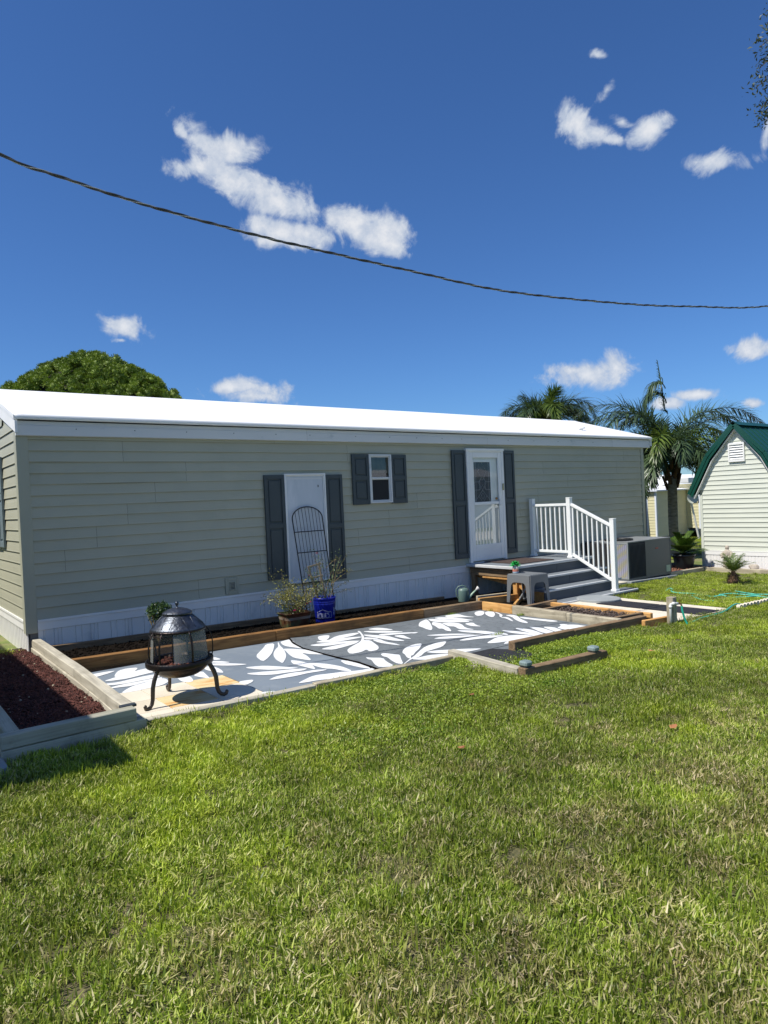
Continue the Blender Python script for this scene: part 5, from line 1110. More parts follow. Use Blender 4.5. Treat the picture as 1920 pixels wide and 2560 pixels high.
# ---- folding stool
s0=(6.565,-1.60); 
sg=g(6.77)+.03; sw=.405; sh=.44
stl=thing('step_stool','grey plastic folding step stool standing beside the stairs','stool',(6.77,-1.38,sg))
SC=(6.77,-1.375)
hx_,hy_=.200,.225
bm=BM(); box(bm,-hx_,hx_,-hy_,hy_,sh-.022,sh,.006); obj('seat',bm,M['plasticgrey'],stl,(SC[0],SC[1],sg))
for i in range(2):
    for k in range(6):
        bm=BM(); box(bm,-hx_+.03+k*.058,-hx_+.062+k*.058,(-hy_+.012 if i==0 else hy_-.02),(-hy_+.020 if i==0 else hy_-.012),sh,sh+.0015); obj('slot',bm,M['plasticdark'],stl,(SC[0],SC[1],sg))
def sidepanel(axis,off,half,outb,name):
    # an arched apron with two tapering legs; flares outward toward the floor
    bm=BM(); t=.010
    W0=half; W1=half+outb; 
    pr=[(-W1,0),(-W1+.055,0),(-W0+.075,sh*.62),(-W0+.105,sh*.70),(-W0+.14,sh*.725),(W0-.14,sh*.725),(W0-.105,sh*.70),(W0-.075,sh*.62),(W1-.055,0),(W1,0),(W0,sh-.012),(-W0,sh-.012)]
    def at3(u,z,o):
        oo=off+math.copysign(outb*(1-z/sh),off)+math.copysign(o,off)
        return (u,oo,z) if axis=='X' else (oo,u,z)
    a=[bm.verts.new(at3(u,z,0)) for u,z in pr]; b=[bm.verts.new(at3(u,z,-t)) for u,z in pr]
    bm.faces.new(a); bm.faces.new(b[::-1])
    for i in range(len(pr)): bm.faces.new((a[i],a[(i+1)%len(pr)],b[(i+1)%len(pr)],b[i]))
    obj(name,bm,M['plasticgrey'],stl,(SC[0],SC[1],sg))
sidepanel('X',-hy_,hx_,.016,'leg_panel'); sidepanel('X',hy_,hx_,.016,'leg_panel')
sidepanel('Y',-hx_-.0025,hy_-.004,.016,'leg_panel'); sidepanel('Y',hx_+.0025,hy_-.004,.016,'leg_panel')
for sx_ in (-1,1):
    for sy_ in (-1,1):
        bm=BM(); box(bm,-.032,.032,-.032,.032,0,.022,.006); obj('foot',bm,M['plasticdark'] if 0 else M['plasticgrey'],stl,(SC[0]+sx_*(hx_-.012),SC[1]+sy_*(hy_-.012),sg-.008))
for k in (-1,1):
    bm=BM(); tube(bm,[(SC[0]+k*.03,SC[1]-.05,sg+.30),(SC[0]+k*.12,SC[1]+.09,sg+.02)],.012,6); obj('brace',bm,M['greyslab'],stl)
# ---- succulent in a striped pot
qx,qy=6.70,-1.20; qz=sg+sh+.0005
su=thing('succulent_pot','glossy green artificial succulent in a striped ceramic pot on the stool','potted plant',(qx,qy,qz))
for nm,pr,m_ in (('pot_base',[(0,0),(.046,0),(.050,.008),(.050,.030)],'potblue'),('pot_stripe',[(.0502,.030),(.0508,.048)],'potred'),('pot_body',[(.0508,.048),(.051,.062),(.050,.078)],'potpink'),('pot_neck',[(.050,.078),(.046,.098),(.040,.112),(.036,.112),(.036,.09),(0,.09)],'potwhite')):
    bm=BM(); lathe(bm,[(r_*.95,z+qz) for r_,z in pr],24,(qx,qy)); obj(nm,bm,M[m_],su,smooth=True)
rr_=np.random.default_rng(3)
for k in range(18):
    a=k*2.4; tl=.15+1.2*(k/18); L=.105-.05*(k/18); d=Vector((math.cos(a)*math.cos(tl),math.sin(a)*math.cos(tl),math.sin(tl))); q=Vector((-math.sin(a),math.cos(a),0)); up_=d.cross(q)*-1
    P0=Vector((qx,qy,qz+.115+.002*k)); bm=BM()
    m0=[P0,P0+d*L*.45+q*L*.30+up_*.012,P0+d*L*.8+q*L*.26+up_*.02,P0+d*L+up_*.028,P0+d*L*.8-q*L*.26+up_*.02,P0+d*L*.45-q*L*.30+up_*.012]; mid=P0+d*L*.6-up_*.004
    vs=[bm.verts.new(v) for v in m0]; vm_=bm.verts.new(mid)
    for i in range(6): bm.faces.new((vs[i],vs[(i+1)%6],vm_))
    obj('leaf',bm,M['succ'],su)
# ---- tap post
tx_,ty_=6.475,-3.93; tz=g(tx_)-.035
tp=thing('tap_post','short wooden post with white pipe and garden tap at the corner of the path','tap post',(tx_,ty_,tz))
bm=BM(); box(bm,-.03,.38,-.044,.044,-.044,.044,.004); obj('post',bm,M['woodgrey'],tp,(tx_,ty_,tz),rot=Matrix.Rotation(R(-90),3,'Y'))
lx,ly=-cy,sy  # to the left of the picture
fx_,fy_=-sy,-cy
def tpz(u,v,z): return (tx_-lx*0+(-lx)*u*-1*-1 if 0 else tx_+cy*u-sy*v, ty_-sy*u-cy*v, tz+z)
bm=BM(); tube(bm,[tpz(-.045,.075,0),tpz(-.045,.075,.27),tpz(-.042,.075,.298),tpz(-.015,.075,.308),tpz(.05,.072,.308)],.016,12); obj('pipe',bm,M['pvc'],tp,smooth=True)
for p_,q_ in (((-.045,.075,.255),(-.045,.075,.285)),((-.02,.075,.308),(.012,.075,.308))):
    bm=BM(); tube(bm,[tpz(*p_),tpz(*q_)],.021,12); obj('pipe_joint',bm,M['pvc'],tp,smooth=True)
bm=BM(); tube(bm,[tpz(.05,.072,.308),tpz(.085,.072,.30),tpz(.095,.072,.27)],.011,8); tube(bm,[tpz(.07,.072,.305),tpz(.07,.072,.34)],.005,6); box(bm,*(lambda p:(p[0]-.018,p[0]+.018,p[1]-.006,p[1]+.006,p[2]-.004,p[2]+.004))(tpz(.07,.072,.342))); obj('tap',bm,M['brass'],tp)
def snake(pts,rad,m_,label,n=8,grp=None,name='garden_hose'):
    P=[Vector(p) for p in pts]; Q=[]
    for i in range(len(P)-1):
        p0,p1,p2,p3=P[max(i-1,0)],P[i],P[i+1],P[min(i+2,len(P)-1)]
        for k in range(n):
            t=k/n; Q.append(.5*((2*p1)+(p2-p0)*t+(2*p0-5*p1+4*p2-p3)*t*t+(3*p1-p0-3*p2+p3)*t**3))
    Q.append(P[-1]); bm=BM(); tube(bm,Q,rad,8); return obj(name,bm,m_,None,label=label,cat='hose',group=grp,smooth=True)
hz=lambda x,y,d=.02:(x,y,g(x)+d*.75-0)
snake([tpz(.095,.072,.275),tpz(.10,.08,.2),tpz(.125,.09,.1),tpz(.16,.1,.03),hz(6.66,-4.06,.014),hz(6.84,-4.03,.02),hz(7.06,-3.98),hz(7.43,-3.96,.018),hz(7.75,-3.94,.03),hz(8.0,-3.89,.055),hz(8.25,-3.84,.075),hz(8.5,-3.80,.04)],.0125,M['hose'],'green garden hose hanging from the tap and running along the path end')
snake([hz(9.33,-2.17),hz(9.60,-2.07,.035),hz(9.58,-2.15,.03),hz(9.30,-2.28,.03),hz(9.21,-2.46),hz(9.27,-2.66),hz(9.18,-2.86),hz(9.13,-3.08),hz(9.27,-3.15,.04),hz(9.22,-3.3),hz(9.37,-3.44),hz(9.5,-3.55,.04),hz(9.52,-3.75),hz(9.6,-4.1)],.0125,M['hosepale'],'mint green hose looping through the side yard grass',grp=None)
snake([hz(9.32,-3.08,.035),hz(9.55,-3.17,.04),hz(9.55,-3.38,.04),hz(9.76,-3.62,.04),hz(9.8,-4.0)],.0125,M['hosepale'],'second strand of mint hose nearer the concrete edging')
snake([hz(9.01,-2.8,.03),hz(8.77,-3.0,.035),hz(8.62,-3.2,.03),hz(8.66,-3.33,.02)],.010,M['hosepale'],'short bend of mint hose toward the path')
snake([hz(9.9,-3.05,.04),hz(9.77,-3.24,.045),hz(9.72,-3.5,.03)],.010,M['hosepale'],'short piece of mint hose behind the loops near the little palm')
# ---- scalloped concrete edging
for k in range(5):
    x0=8.20+k*.30
    t=thing('edging_block','pale scalloped concrete edging block, number %s from the path'%(['one','two','three','four','five'][k]) if 0 else ['pale scalloped concrete edging block touching the path end under the hose','second scalloped edging block from the path','third scalloped edging block from the path','fourth scalloped edging block from the path','fifth scalloped edging block from the path, near the picture edge'][k],'edging block',(x0+.15,-3.905,g(x0)),group='scalloped edging blocks in the grass')
    bm=BM(); pr=[(0,-.03)]; 
    for s_ in range(3):
        for q in range(7): a=PI-q*PI/6; pr.append((.05+s_*.098+.047*math.cos(a),.03+.03*math.sin(a)))
    pr.append((.297,-.03)); a=[bm.verts.new((x0+u,-3.93,g(x0)+z)) for u,z in pr]; b=[bm.verts.new((x0+u,-3.88,g(x0)+z)) for u,z in pr]
    bm.faces.new(a); bm.faces.new(b[::-1])
    for i in range(len(pr)): bm.faces.new((a[i],a[(i+1)%len(pr)],b[(i+1)%len(pr)],b[i]))
    obj('block',bm,M['concrete'],t)
# ---- air conditioner
ax0,ax1,ay0,ay1=10.02,11.50,-1.02,-.42; az0=-.553; az1=az0+.735
sl_=thing('slab','pale concrete slab under the air conditioner','slab',(10.75,-.6,g(10.75)),kind=None)
bm=BM(); box(bm,-.80,.80,-.47,.47,-.06,.052,.006); obj('slab_block',bm,M['greyslab'],sl_,(10.77,-.63,g(10.77)),rot=TLT)
bm=BM(); box(bm,-.3,.3,-.3,.3,-.06,.05,.006); obj('slab_block',bm,M['concrete'],sl_,(9.62,-.75,g(9.6)),rot=TLT)
ac=thing('air_conditioner','large grey boxed air conditioning unit on a slab beside the porch steps','air conditioner',(10.76,-.6,az0))
bm=BM(); box(bm,ax0+.006,ax1-.006,ay0+.006,ay1,az0+.03,az1-.02); obj('cabinet',bm,M['acbody'],ac)
bm=BM(); box(bm,ax0,ax1,ay0,ay1+.38,az1-.02,az1,.004); obj('top_cover',bm,mat('ac_top',(.24,.25,.25),rough=.45),ac)
bm=BM(); box(bm,ax0-.002,ax1+.002,ay0-.002,ay1,az0,az0+.03,.003); obj('base_rail',bm,M['acbody'],ac)
for (a,b) in ((ax0,ax0+.03),(10.60,10.62),(ax1-.02,ax1)):
    bm=BM(); box(bm,a,b,ay0,ay0+.02,az0+.03,az1-.02,.002); obj('corner_strip',bm,mat('ac_light_strip',(.20,.21,.21),rough=.45) if a<10.5 else M['acbody'],ac)
for k in range(14):
    x=ax0+.045+k*.040; bm=BM(); box(bm,x,x+.007,ay0-.006,ay0+.006,az0+.05,az1-.045); obj('louvre',bm,M['acfin'],ac)
bm=BM(); box(bm,ax0+.035,10.60,ay0+.004,ay0+.0055,az0+.04,az1-.03); obj('coil_backing',bm,M['dark'],ac)
bm=BM(); box(bm,10.95,11.05,ay0-.001,ay0+.006,az1-.20,az1-.175,.003); obj('badge',bm,M['red'],ac)
bm=BM(); box(bm,11.32,11.46,ay0-.001,ay0+.006,az0+.05,az0+.18); obj('sticker',bm,M['paper'],ac)
# louvred left face: bright fins with faint lilac and yellow sheen
fm=bpy.data.materials.new('aluminium_fins'); fm.use_nodes=True; t_=fm.node_tree; b_=t_.nodes['Principled BSDF']; b_.inputs['Roughness'].default_value=.45; b_.inputs['Metallic'].default_value=.2
w1=t_.nodes.new('ShaderNodeTexWave'); w1.inputs['Scale'].default_value=2.0; w1.inputs['Distortion'].default_value=3; w1.inputs['Detail'].default_value=1; mpp=t_.nodes.new('ShaderNodeMapping'); mpp.inputs['Rotation'].default_value=(R(-50),0,0); tcy=t_.nodes.new('ShaderNodeTexCoord'); t_.links.new(tcy.outputs['Object'],mpp.inputs[0]); t_.links.new(mpp.outputs[0],w1.inputs[0]); w1.bands_direction='Y'
cm=t_.nodes.new('ShaderNodeMix'); cm.data_type='RGBA'; cm.inputs['A'].default_value=(.36,.34,.22,1); cm.inputs['B'].default_value=(.33,.33,.46,1); t_.links.new(w1.outputs['Fac'],cm.inputs['Factor']); t_.links.new(cm.outputs['Result'],b_.inputs['Base Color'])
bm=BM(); box(bm,ax0+.003,ax0+.005,ay0+.02,ay0+.40,az0+.05,az1-.045); obj('fin_coil',bm,fm,ac)
for k in range(9):
    y=ay0+.03+k*.042; bm=BM(); box(bm,ax0-.006,ax0+.005,y,y+.004,az0+.05,az1-.045); obj('fin_guard',bm,mat('fin_guard',(.42,.42,.46),rough=.5) if k==0 else bpy.data.materials['fin_guard'],ac)
bm=BM(); frame(bm,ax0,ax0+.001,0,1,.0,0,0) if 0 else box(bm,ax0-.004,ax0+.006,ay0+.0,ay0+.02,az0+.03,az1-.02); obj('fin_frame',bm,M['greyslab'],ac)
bm=BM(); box(bm,ax0-.003,ax0+.006,ay0+.02,ay1,az1-.045,az1-.02); box(bm,ax0-.003,ax0+.006,ay0+.02,ay1,az0+.03,az0+.05); obj('fin_rail',bm,M['greyslab'],ac)['kind']='stuff'
bm=BM(); lathe(bm,[(.27,az1+.002),(.27,az1+.03),(.25,az1+.036),(.24,az1+.02),(0,az1+.015)],32,(10.36,-.60)); obj('fan_guard',bm,M['black'],ac)
bm=BM()
for rr in (.06,.12,.18,.235): lathe(bm,[(rr,az1+.036),(rr+.006,az1+.036)],28,(10.36,-.60))
obj('fan_ring',bm,M['acbody'],ac)['kind']='stuff'
bm=BM(); box(bm,9.93,11.2,-.61,-.03,az0-.02,az1-.03,.01); obj('duct_box',bm,M['dark'],ac)
# ======================= SHED =======================
SX=13.40; YL,YC=-.66,-1.50; YR_=2*YC-YL; SD=3.4
sz0=g(SX)-.0
shed=thing('shed','pale green barn style shed with green metal gambrel roof','shed',(SX+1.5,YC,sz0))
BASE=-.24
prof_r=[(YL+.12,1.02),(-1.005,1.80),(YC,2.40)]  # inner rake line left half
def gab(y):   # height of the underside of the roof at y
    yy=y if y>YC else 2*YC-y
    P=[(-.62,.98),(-1.0,1.775),(YC,2.375)]
    for (ya,za),(yb,zb) in zip(P[:-1],P[1:]):
        if yb<=yy<=ya: return za+(zb-za)*(ya-yy)/(ya-yb)
    return .98
def ywid(z):
    if z<=1.0: return YL
    lo,hi=YC,YL
    for _ in range(30):
        m_=(lo+hi)/2
        if gab(m_)<z: hi=m_
        else: lo=m_
    return lo
e=.1016; k=0; z=BASE
while z<2.28:
    z1=z+e; ya=ywid(z1); yb_=2*YC-ya
    if z<1.0: ya-=0.055; yb_+=0.055
    bm=BM(); pr=[(.002,z1),(.006,z+.05),(.0145,z+.006),(.0135,z),(.000,z+.004)]
    wA=ywid(z)-(.055 if z<1.0 else 0); wB=2*YC-wA
    rows=[]
    for (t) in (0,1):
        row=[]
        for o,zz in pr:
            f=(zz-z)/e; yy=(ya*f+wA*(1-f)) if t==0 else (yb_*f+wB*(1-f)); row.append(bm.verts.new((SX-o,yy,zz)))
        rows.append(row)
    for i in range(len(pr)-1): bm.faces.new((rows[0][i],rows[1][i],rows[1][i+1],rows[0][i+1]))
    obj('siding_plank',bm,M['shedsiding'],shed); z=z1
bm=BM(); ys=np.linspace(YL+.0,YR_,21)
a=[bm.verts.new((SX,y,BASE-.3)) for y in ys]; b=[bm.verts.new((SX,y,gab(y)-.01)) for y in ys]; c=[bm.verts.new((SX+SD,y,BASE-.3)) for y in ys]; d=[bm.verts.new((SX+SD,y,gab(y)-.01)) for y in ys]
for i in range(20): bm.faces.new((a[i],a[i+1],b[i+1],b[i])); bm.faces.new((c[i],c[i+1],d[i+1],d[i]))
bm.faces.new((a[0],b[0],d[0],c[0])); bm.faces.new((a[-1],b[-1],d[-1],c[-1])); obj('wall',bm,M['trimgreen'],shed)
for y0 in (YL-.055,YR_-.0):
    bm=BM(); box(bm,SX-.022,SX+.01,y0,y0+.058,BASE-.38,.97,.002); obj('corner_trim',bm,M['shedsiding'],shed)
bm=BM(); box(bm,SX-.02,SX,YR_,YL-.056,BASE-.10,BASE,.003); box(bm,SX-.024,SX-.019,YR_,YL-.056,BASE-.014,BASE,.001); obj('skirt_trim',bm,M['white'],shed)
y=YL-.058
while y>YR_:
    bm=BM(); pts=[(0,0),(.004,.007),(.055,.007),(.06,0),(.066,0),(.07,.007),(.13,.007),(.134,0)]
    a=[bm.verts.new((SX-.004-o,y-q,BASE-.42)) for q,o in pts]; b=[bm.verts.new((SX-.004-o,y-q,BASE-.10)) for q,o in pts]
    for i in range(7): bm.faces.new((a[i],a[i+1],b[i+1],b[i]))
    obj('skirt_panel',bm,M['skirt'],shed); y-=.1345
# roof: outer line with thickness, overhanging to the front
def roofstrip(P,x0,x1,th,name,m_):
    for (ya,za),(yb,zb) in zip(P[:-1],P[1:]):
        L=math.hypot(yb-ya,zb-za); ny,nz_=(zb-za)/L,-(yb-ya)/L
        if nz_<0: ny,nz_=-ny,-nz_
        bm=BM(); c=[(ya,za),(yb,zb),(yb+ny*th,zb+nz_*th),(ya+ny*th,za+nz_*th)]
        a=[bm.verts.new((x0,*q)) for q in c]; b=[bm.verts.new((x1,*q)) for q in c]
        bm.faces.new(a); bm.faces.new(b[::-1])
        for i in range(4): bm.faces.new((a[i],a[(i+1)%4],b[(i+1)%4],b[i]))
        obj(name,bm,m_,shed)
PL=[(-.50,.985),(-.925,1.80),(YC,2.42)]; PR=[(2*YC-y,z) for y,z in PL]
for P in (PL,PR):
    roofstrip(P,SX-.12,SX+SD+.1,.05,'roof_panel',M['green_roof'])
    Pd=[(y+(-.0),z-.075) for y,z in P]
    roofstrip(P,SX-.14,SX-.118,.075,'rake_trim',M['green_roof'])
    Pi=[(y+( -.045 if y>YC else .045 if y<YC else 0),z-.05) for y,z in P]
    roofstrip(Pi,SX-.138,SX-.10,.05,'rake_trim',M['green_roof'])
    Pj=[(y+( -.075 if y>YC else .075 if y<YC else 0),z-.085) for y,z in P]
    roofstrip(Pj,SX-.10,SX-.0,.012,'soffit',M['whitedirty'])
    for i in range(int(SD/.23)):
        x=SX+.10+i*.23
        for (ya,za),(yb,zb) in zip(P[:-1],P[1:]):
            L=math.hypot(yb-ya,zb-za); ny,nz_=(zb-za)/L,-(yb-ya)/L
            if nz_<0: ny,nz_=-ny,-nz_
            bm=BM(); tube(bm,[(x,ya+ny*.052,za+nz_*.052),(x,yb+ny*.052,zb+nz_*.052)],.012,5); obj('roof_rib',bm,M['green_roof'],shed)
bm=BM(); 
for s_ in (-1,1):
    vs=[bm.verts.new(v) for v in ((SX-.15,YC,2.505),(SX+SD+.1,YC,2.505),(SX+SD+.1,YC+s_*.13,2.42),(SX-.15,YC+s_*.13,2.42))]; bm.faces.new(vs)
obj('ridge_cap',bm,M['green_roof'],shed)
# gable vent
bm=BM(); ya,yb_,za,zb=-1.33,-1.67,1.655,2.06
for q in ((ya-.03,ya,za,zb),(yb_,yb_+.03,za,zb)): box(bm,SX-.05,SX-.005,q[0],q[1],q[2],q[3],.003)
box(bm,SX-.049,SX-.005,yb_+.03,ya-.03,zb-.045,zb,.003); box(bm,SX-.049,SX-.005,yb_+.03,ya-.03,za,za+.045,.003)
gv=obj('gable_vent',bm,M['white'],shed)
bm=BM(); box(bm,SX-.012,SX-.008,yb_+.03,ya-.03,za+.04,zb-.04); obj('vent_backing',bm,M['skirtdark'],gv)
for k in range(6):
    z=za+.055+k*.052; bm=BM(); vs=[bm.verts.new(v) for v in ((SX-.042,yb_+.03,z),(SX-.042,ya-.03,z),(SX-.012,ya-.03,z+.045),(SX-.012,yb_+.03,z+.045))]; bm.faces.new(vs); obj('slat',bm,M['white'],gv)
# bed in front of the shed
sbed=thing('garden_bed','timber edged bed of reddish mulch in front of the barn shed','garden bed',(13.1,-2,g(13.1)))
timber(sbed,(11.45,-.985),(12.90,-.905),.09,.115,-.01,M['woodgrey'],seed=1); timber(sbed,(12.95,-.87),(12.96,-3.2),.09,.115,-.01,M['woodgrey'],seed=2); timber(sbed,(12.96,-3.21),(12.96,-5.4),.09,.11,-.01,M['woodgrey'],seed=3)
sheet('mulch',[(11.5,-.94),(12.96,-.9),(12.96,-5.4),(13.6,-5.4),(13.6,.0),(15,.6),(11.9,.4)],.028,M['mulchbase'],sbed)
n=2200; xx=rng.uniform(11.9,13.4,n); yy=rng.uniform(-.85,.3,n); m_=rng.random(n)<.5; xx[m_]=rng.uniform(13.0,13.4,m_.sum()); yy[m_]=rng.uniform(-4.5,-.85,m_.sum()); T=np.c_[xx,yy,[g(a)+.035 for a in xx]+rng.uniform(0,.03,n)]
d=rng.normal(size=(n,3)); d[:,2]*=.4; A=frames(d,rng.uniform(0,6,n),np.stack([rng.uniform(.008,.016,n),rng.uniform(.015,.04,n),rng.uniform(.003,.007,n)],1))
obj('mulch_chips',scatter('mulch_chips',cube,cf,A,T,rng.random(n),[mat('faded_red_mulch',(.33,.15,.09),(.13,.055,.035),rough=1,attr=True)]),None,sbed,kind='stuff')

# ---- fronds
def frond_mesh(name,L,elev0,droop,nl,leafL,leafW,hang,m_,m_stem,seed,rs=.012,side_angle=1.1,plum=.5,tipup=0,stiff=False):
    r=np.random.default_rng(seed); pts=[];p=Vector((0,0,0)); a=elev0; S=24
    for i in range(S+1):
        pts.append(p.copy()); t=i/S; a=elev0-droop*(t**1.25); p=p+Vector((math.cos(a),0,math.sin(a)))*L/S
    bm=BM(); tube(bm,pts,[rs*(1-.8*i/S) for i in range(S+1)],5); me0=bpy.data.meshes.new('t'); bm.to_mesh(me0); bm.free()
    V=[np.array(v.co) for v in me0.vertices]; F=[tuple(f.vertices) if len(f.vertices)==4 else (f.vertices[0],f.vertices[1],f.vertices[2],f.vertices[2]) for f in me0.polygons]; F=[f for f in F if len(set(f))==4]
    rn=[.9]*len(V); bpy.data.meshes.remove(me0)
    for s in (-1,1):
        for k in range(nl):
            t=.16+.84*(k+r.random()*.6)/nl; i=min(int(t*S),S-1); f=t*S-i; P=pts[i].lerp(pts[i+1],min(f,1)); tang=(pts[i+1]-pts[i]).normalized()
            ll=leafL*(math.sin(PI*min(1,.12+t*.86))**.55)*r.uniform(.8,1.1)
            nrm=Vector((0,s,0)); upv=tang.cross(Vector((0,1,0)))*-1
            ang=side_angle*(1-.45*t)+r.normal()*.08; el_=r.normal()*plum
            d=(tang*math.cos(ang)+nrm*math.sin(ang)*math.cos(el_)+upv*math.sin(ang)*math.sin(el_)*.8).normalized()
            w=leafW*r.uniform(.7,1.2); cur=P; wd=d.cross(upv).normalized(); b=len(V); seg=4; v_=r.random()
            for q in range(seg+1):
                ww=w*(.5,1,.85,.5,.05)[q]
                V.append(np.array(cur+wd*ww)); V.append(np.array(cur-wd*ww)); rn+=[v_,v_]
                d=(d+Vector((0,0,-hang*(q+.6)/seg*1.2))).normalized(); cur=cur+d*ll/seg
            for q in range(seg): F.append((b+2*q,b+2*q+1,b+2*q+3,b+2*q+2))
    me=npmesh(name,np.array(V),np.array(F),np.array(rn),[m_]); return me
def palm(base,top,label,seed,fronds,stemr,grp=None,cat='palm tree',leafL=.60,name='palm_tree',L=2.1,spear=True):
    t=thing(name,label,cat,base,group=grp); b=Vector(base); tp_=Vector(top); r=np.random.default_rng(seed)
    bm=BM(); n_=26; pts=[b.lerp(tp_,i/n_)+Vector((.015*math.sin(i*.5),.012*math.cos(i*.4),0)) for i in range(n_+1)]
    tube(bm,pts,[stemr*(1.10 if i<2 else 1+.035*(i%2)-.10*(i/n_)+ .10*max(0,(i/n_-.35))*max(0,1-i/n_)*4) for i in range(n_+1)],16); obj('trunk',bm,M['trunk'],t,smooth=True)
    for k in range(16):   # old leaf bases
        a=k*2.4; z=-.30+.05*k; rr=stemr*.9
        p0=tp_+Vector((rr*math.cos(a),rr*math.sin(a),z)); 
        bm=BM(); tube(bm,[p0+Vector((0,0,-.08)),p0+Vector((.06*math.cos(a),.06*math.sin(a),.10)),p0+Vector((.13*math.cos(a),.13*math.sin(a),.30))],[.055,.05,.03],6,flat=.6); obj('leaf_base',bm,M['boot'],t)
    protos={}
    for k,(azm,ele,drp,Lf,kind_) in enumerate(fronds):
        key=(round(ele,1),round(drp,1),round(Lf,1),kind_)
        if key not in protos:
            protos[key]=frond_mesh('frond',Lf,ele,drp,120 if L>1.5 else 45,leafL,.0155 if L>1.5 else .008,.26,M['palmleaf2'] if kind_ else M['palmleaf'],None,seed+k,.022,plum=1.1)
        o=obj('frond',protos[key],None,t,tp_+Vector((0,0,.15)),azm)
    return t,tp_
# picture directions: to the right (cy,-sy), toward the camera (-sy,-cy)
a_right=math.atan2(-sy,cy); a_left=a_right+PI; a_cam=math.atan2(-cy,-sy); a_back=a_cam+PI
r=np.random.default_rng(5)
fr=[(a_left+.1,1.5,2.7,3.81,0),(a_left-.35,1.46,2.65,3.72,0),(a_left+.5,1.42,2.8,3.91,0),(a_right,1.47,2.55,3.72,0),(a_right+.35,1.5,2.6,3.63,0),(a_right-.45,1.42,2.7,3.35,0),
    (a_cam-.6,1.35,3.0,2.70,1),(a_cam+.7,1.3,3.0,2.70,1),(a_cam+.2,1.1,3.0,2.23,0),(a_back+.2,1.45,2.5,3.91,0),(a_back-.7,1.25,2.6,3.07,0),(a_back+1.0,1.2,2.7,2.88,0),
    (a_left+.9,.95,2.8,2.42,0),(a_left-.8,.9,2.8,2.42,0),(a_right+.7,.9,2.8,2.51,1),(a_right-.9,1.0,2.8,2.42,0),(a_left+.2,.75,2.5,2.33,0),(a_right+.1,.9,2.8,2.33,0),(a_left-.1,1.5,2.2,3.72,0),(a_cam-1.2,1.35,2.9,2.79,1),(a_left+.35,.5,2.2,2.05,0),(a_left-.3,.55,2.3,2.14,0),(a_cam-.9,.6,2.4,2.05,0),(a_right+.2,1.42,2.6,2.79,1),(a_left-.15,1.1,2.7,2.79,0),(a_left+.3,1.05,2.9,2.51,0),(a_left-.55,1.1,3.0,2.33,1),(a_right-.2,1.1,2.7,2.79,0),(a_right+.5,1.1,2.9,2.51,1),(a_cam-.2,1.4,3.1,2.23,0),(a_left+.05,.25,1.9,1.86,0),(a_right-.3,.5,2.4,2.05,0),(a_cam-1.1,.9,2.8,2.33,0)]
pt_,tt=palm((16.01,1.52,g(14)),(16.06,1.52,1.45),'tall queen palm with one bent spear leaf between the home and the barn shed',70,fr,.125)
# the spear: an upright young frond with leaflets hanging on one side
sp=frond_mesh('spear_frond',3.1,R(88),.10,60,.42,.013,.9,M['palmleaf'],None,99,.036,side_angle=.35,plum=.12)
co=np.empty(len(sp.vertices)*3,dtype=np.float32); sp.vertices.foreach_get('co',co); co=co.reshape(-1,3)
co[:,:2]*=np.where(co[:,2:3]<1.75,.15,1.0); sp.vertices.foreach_set('co',co.ravel()); obj('spear_frond',sp,None,pt_,(16.0,1.52,1.5),a_left)
bf=frond_mesh('bent_frond',.95,R(80),3.4,60,.75,.014,1.3,M['palmleaf'],None,98,.02,side_angle=.6,plum=.3); obj('bent_frond',bf,None,pt_,(15.97,1.55,3.45),a_left); obj('bent_frond',frond_mesh('bent_frond',.6,R(70),3.0,46,.8,.014,1.5,M['palmleaf'],None,97,.016,side_angle=.6,plum=.35),None,pt_,(15.97,1.56,3.85),a_left+.15)
fr2=[(a_left+.1,1.3,2.7,2.16,0),(a_left-.6,1.3,2.7,2.00,0),(a_left+.8,1.25,2.8,1.92,0),(a_right,1.38,2.9,2.40,0),(a_right+.5,1.3,2.7,2.08,0),(a_right-.6,1.25,2.8,2.00,0),(a_cam,1.35,2.9,1.92,1),(a_back,1.3,2.7,2.00,0),(a_left+.3,.9,2.5,1.76,0),(a_right-.2,.9,2.5,1.92,0),(a_cam+.5,1.5,.9,1.36,1),(a_cam-.8,1.1,2.7,1.68,1),(a_back+.8,1.2,2.6,1.84,0),(a_left-.2,1.5,1.3,1.44,0),(a_cam+1.2,1.2,2.8,1.84,1),(a_cam-1.4,1.1,2.7,1.76,0)]
palm((16.13,5.77,g(14)),(16.13,5.77,3.1),'queen palm crown showing above the roof of the mobile home',170,fr2,.14)
# ---- potted sago
cx_,cy_=12.80,-.56; cz=g(cx_)+.03
cyc=thing('potted_cycad','stiff fronded cycad in a dark round pot left of the barn shed','potted plant',(cx_,cy_,cz))
bm=BM(); lathe(bm,[(0,0),(.15,0),(.165,.02),(.20,.16),(.222,.28),(.228,.30),(.238,.305),(.238,.345),(.225,.35),(.215,.33),(0,.31)],36,(0,0)); obj('pot',bm,M['darkpot'],cyc,(cx_,cy_,cz),smooth=True)
protos=[frond_mesh('frond',.52,R(e_),d_,34,.15,.009,.02,M['sago'],None,200+i,.006,side_angle=.9,plum=.12) for i,(e_,d_) in enumerate(((62,.7),(42,.7),(78,.5),(25,.7)))]
for k in range(34): obj('frond',protos[k%4],None,cyc,(cx_,cy_,cz+.36),k*2.4+.3)
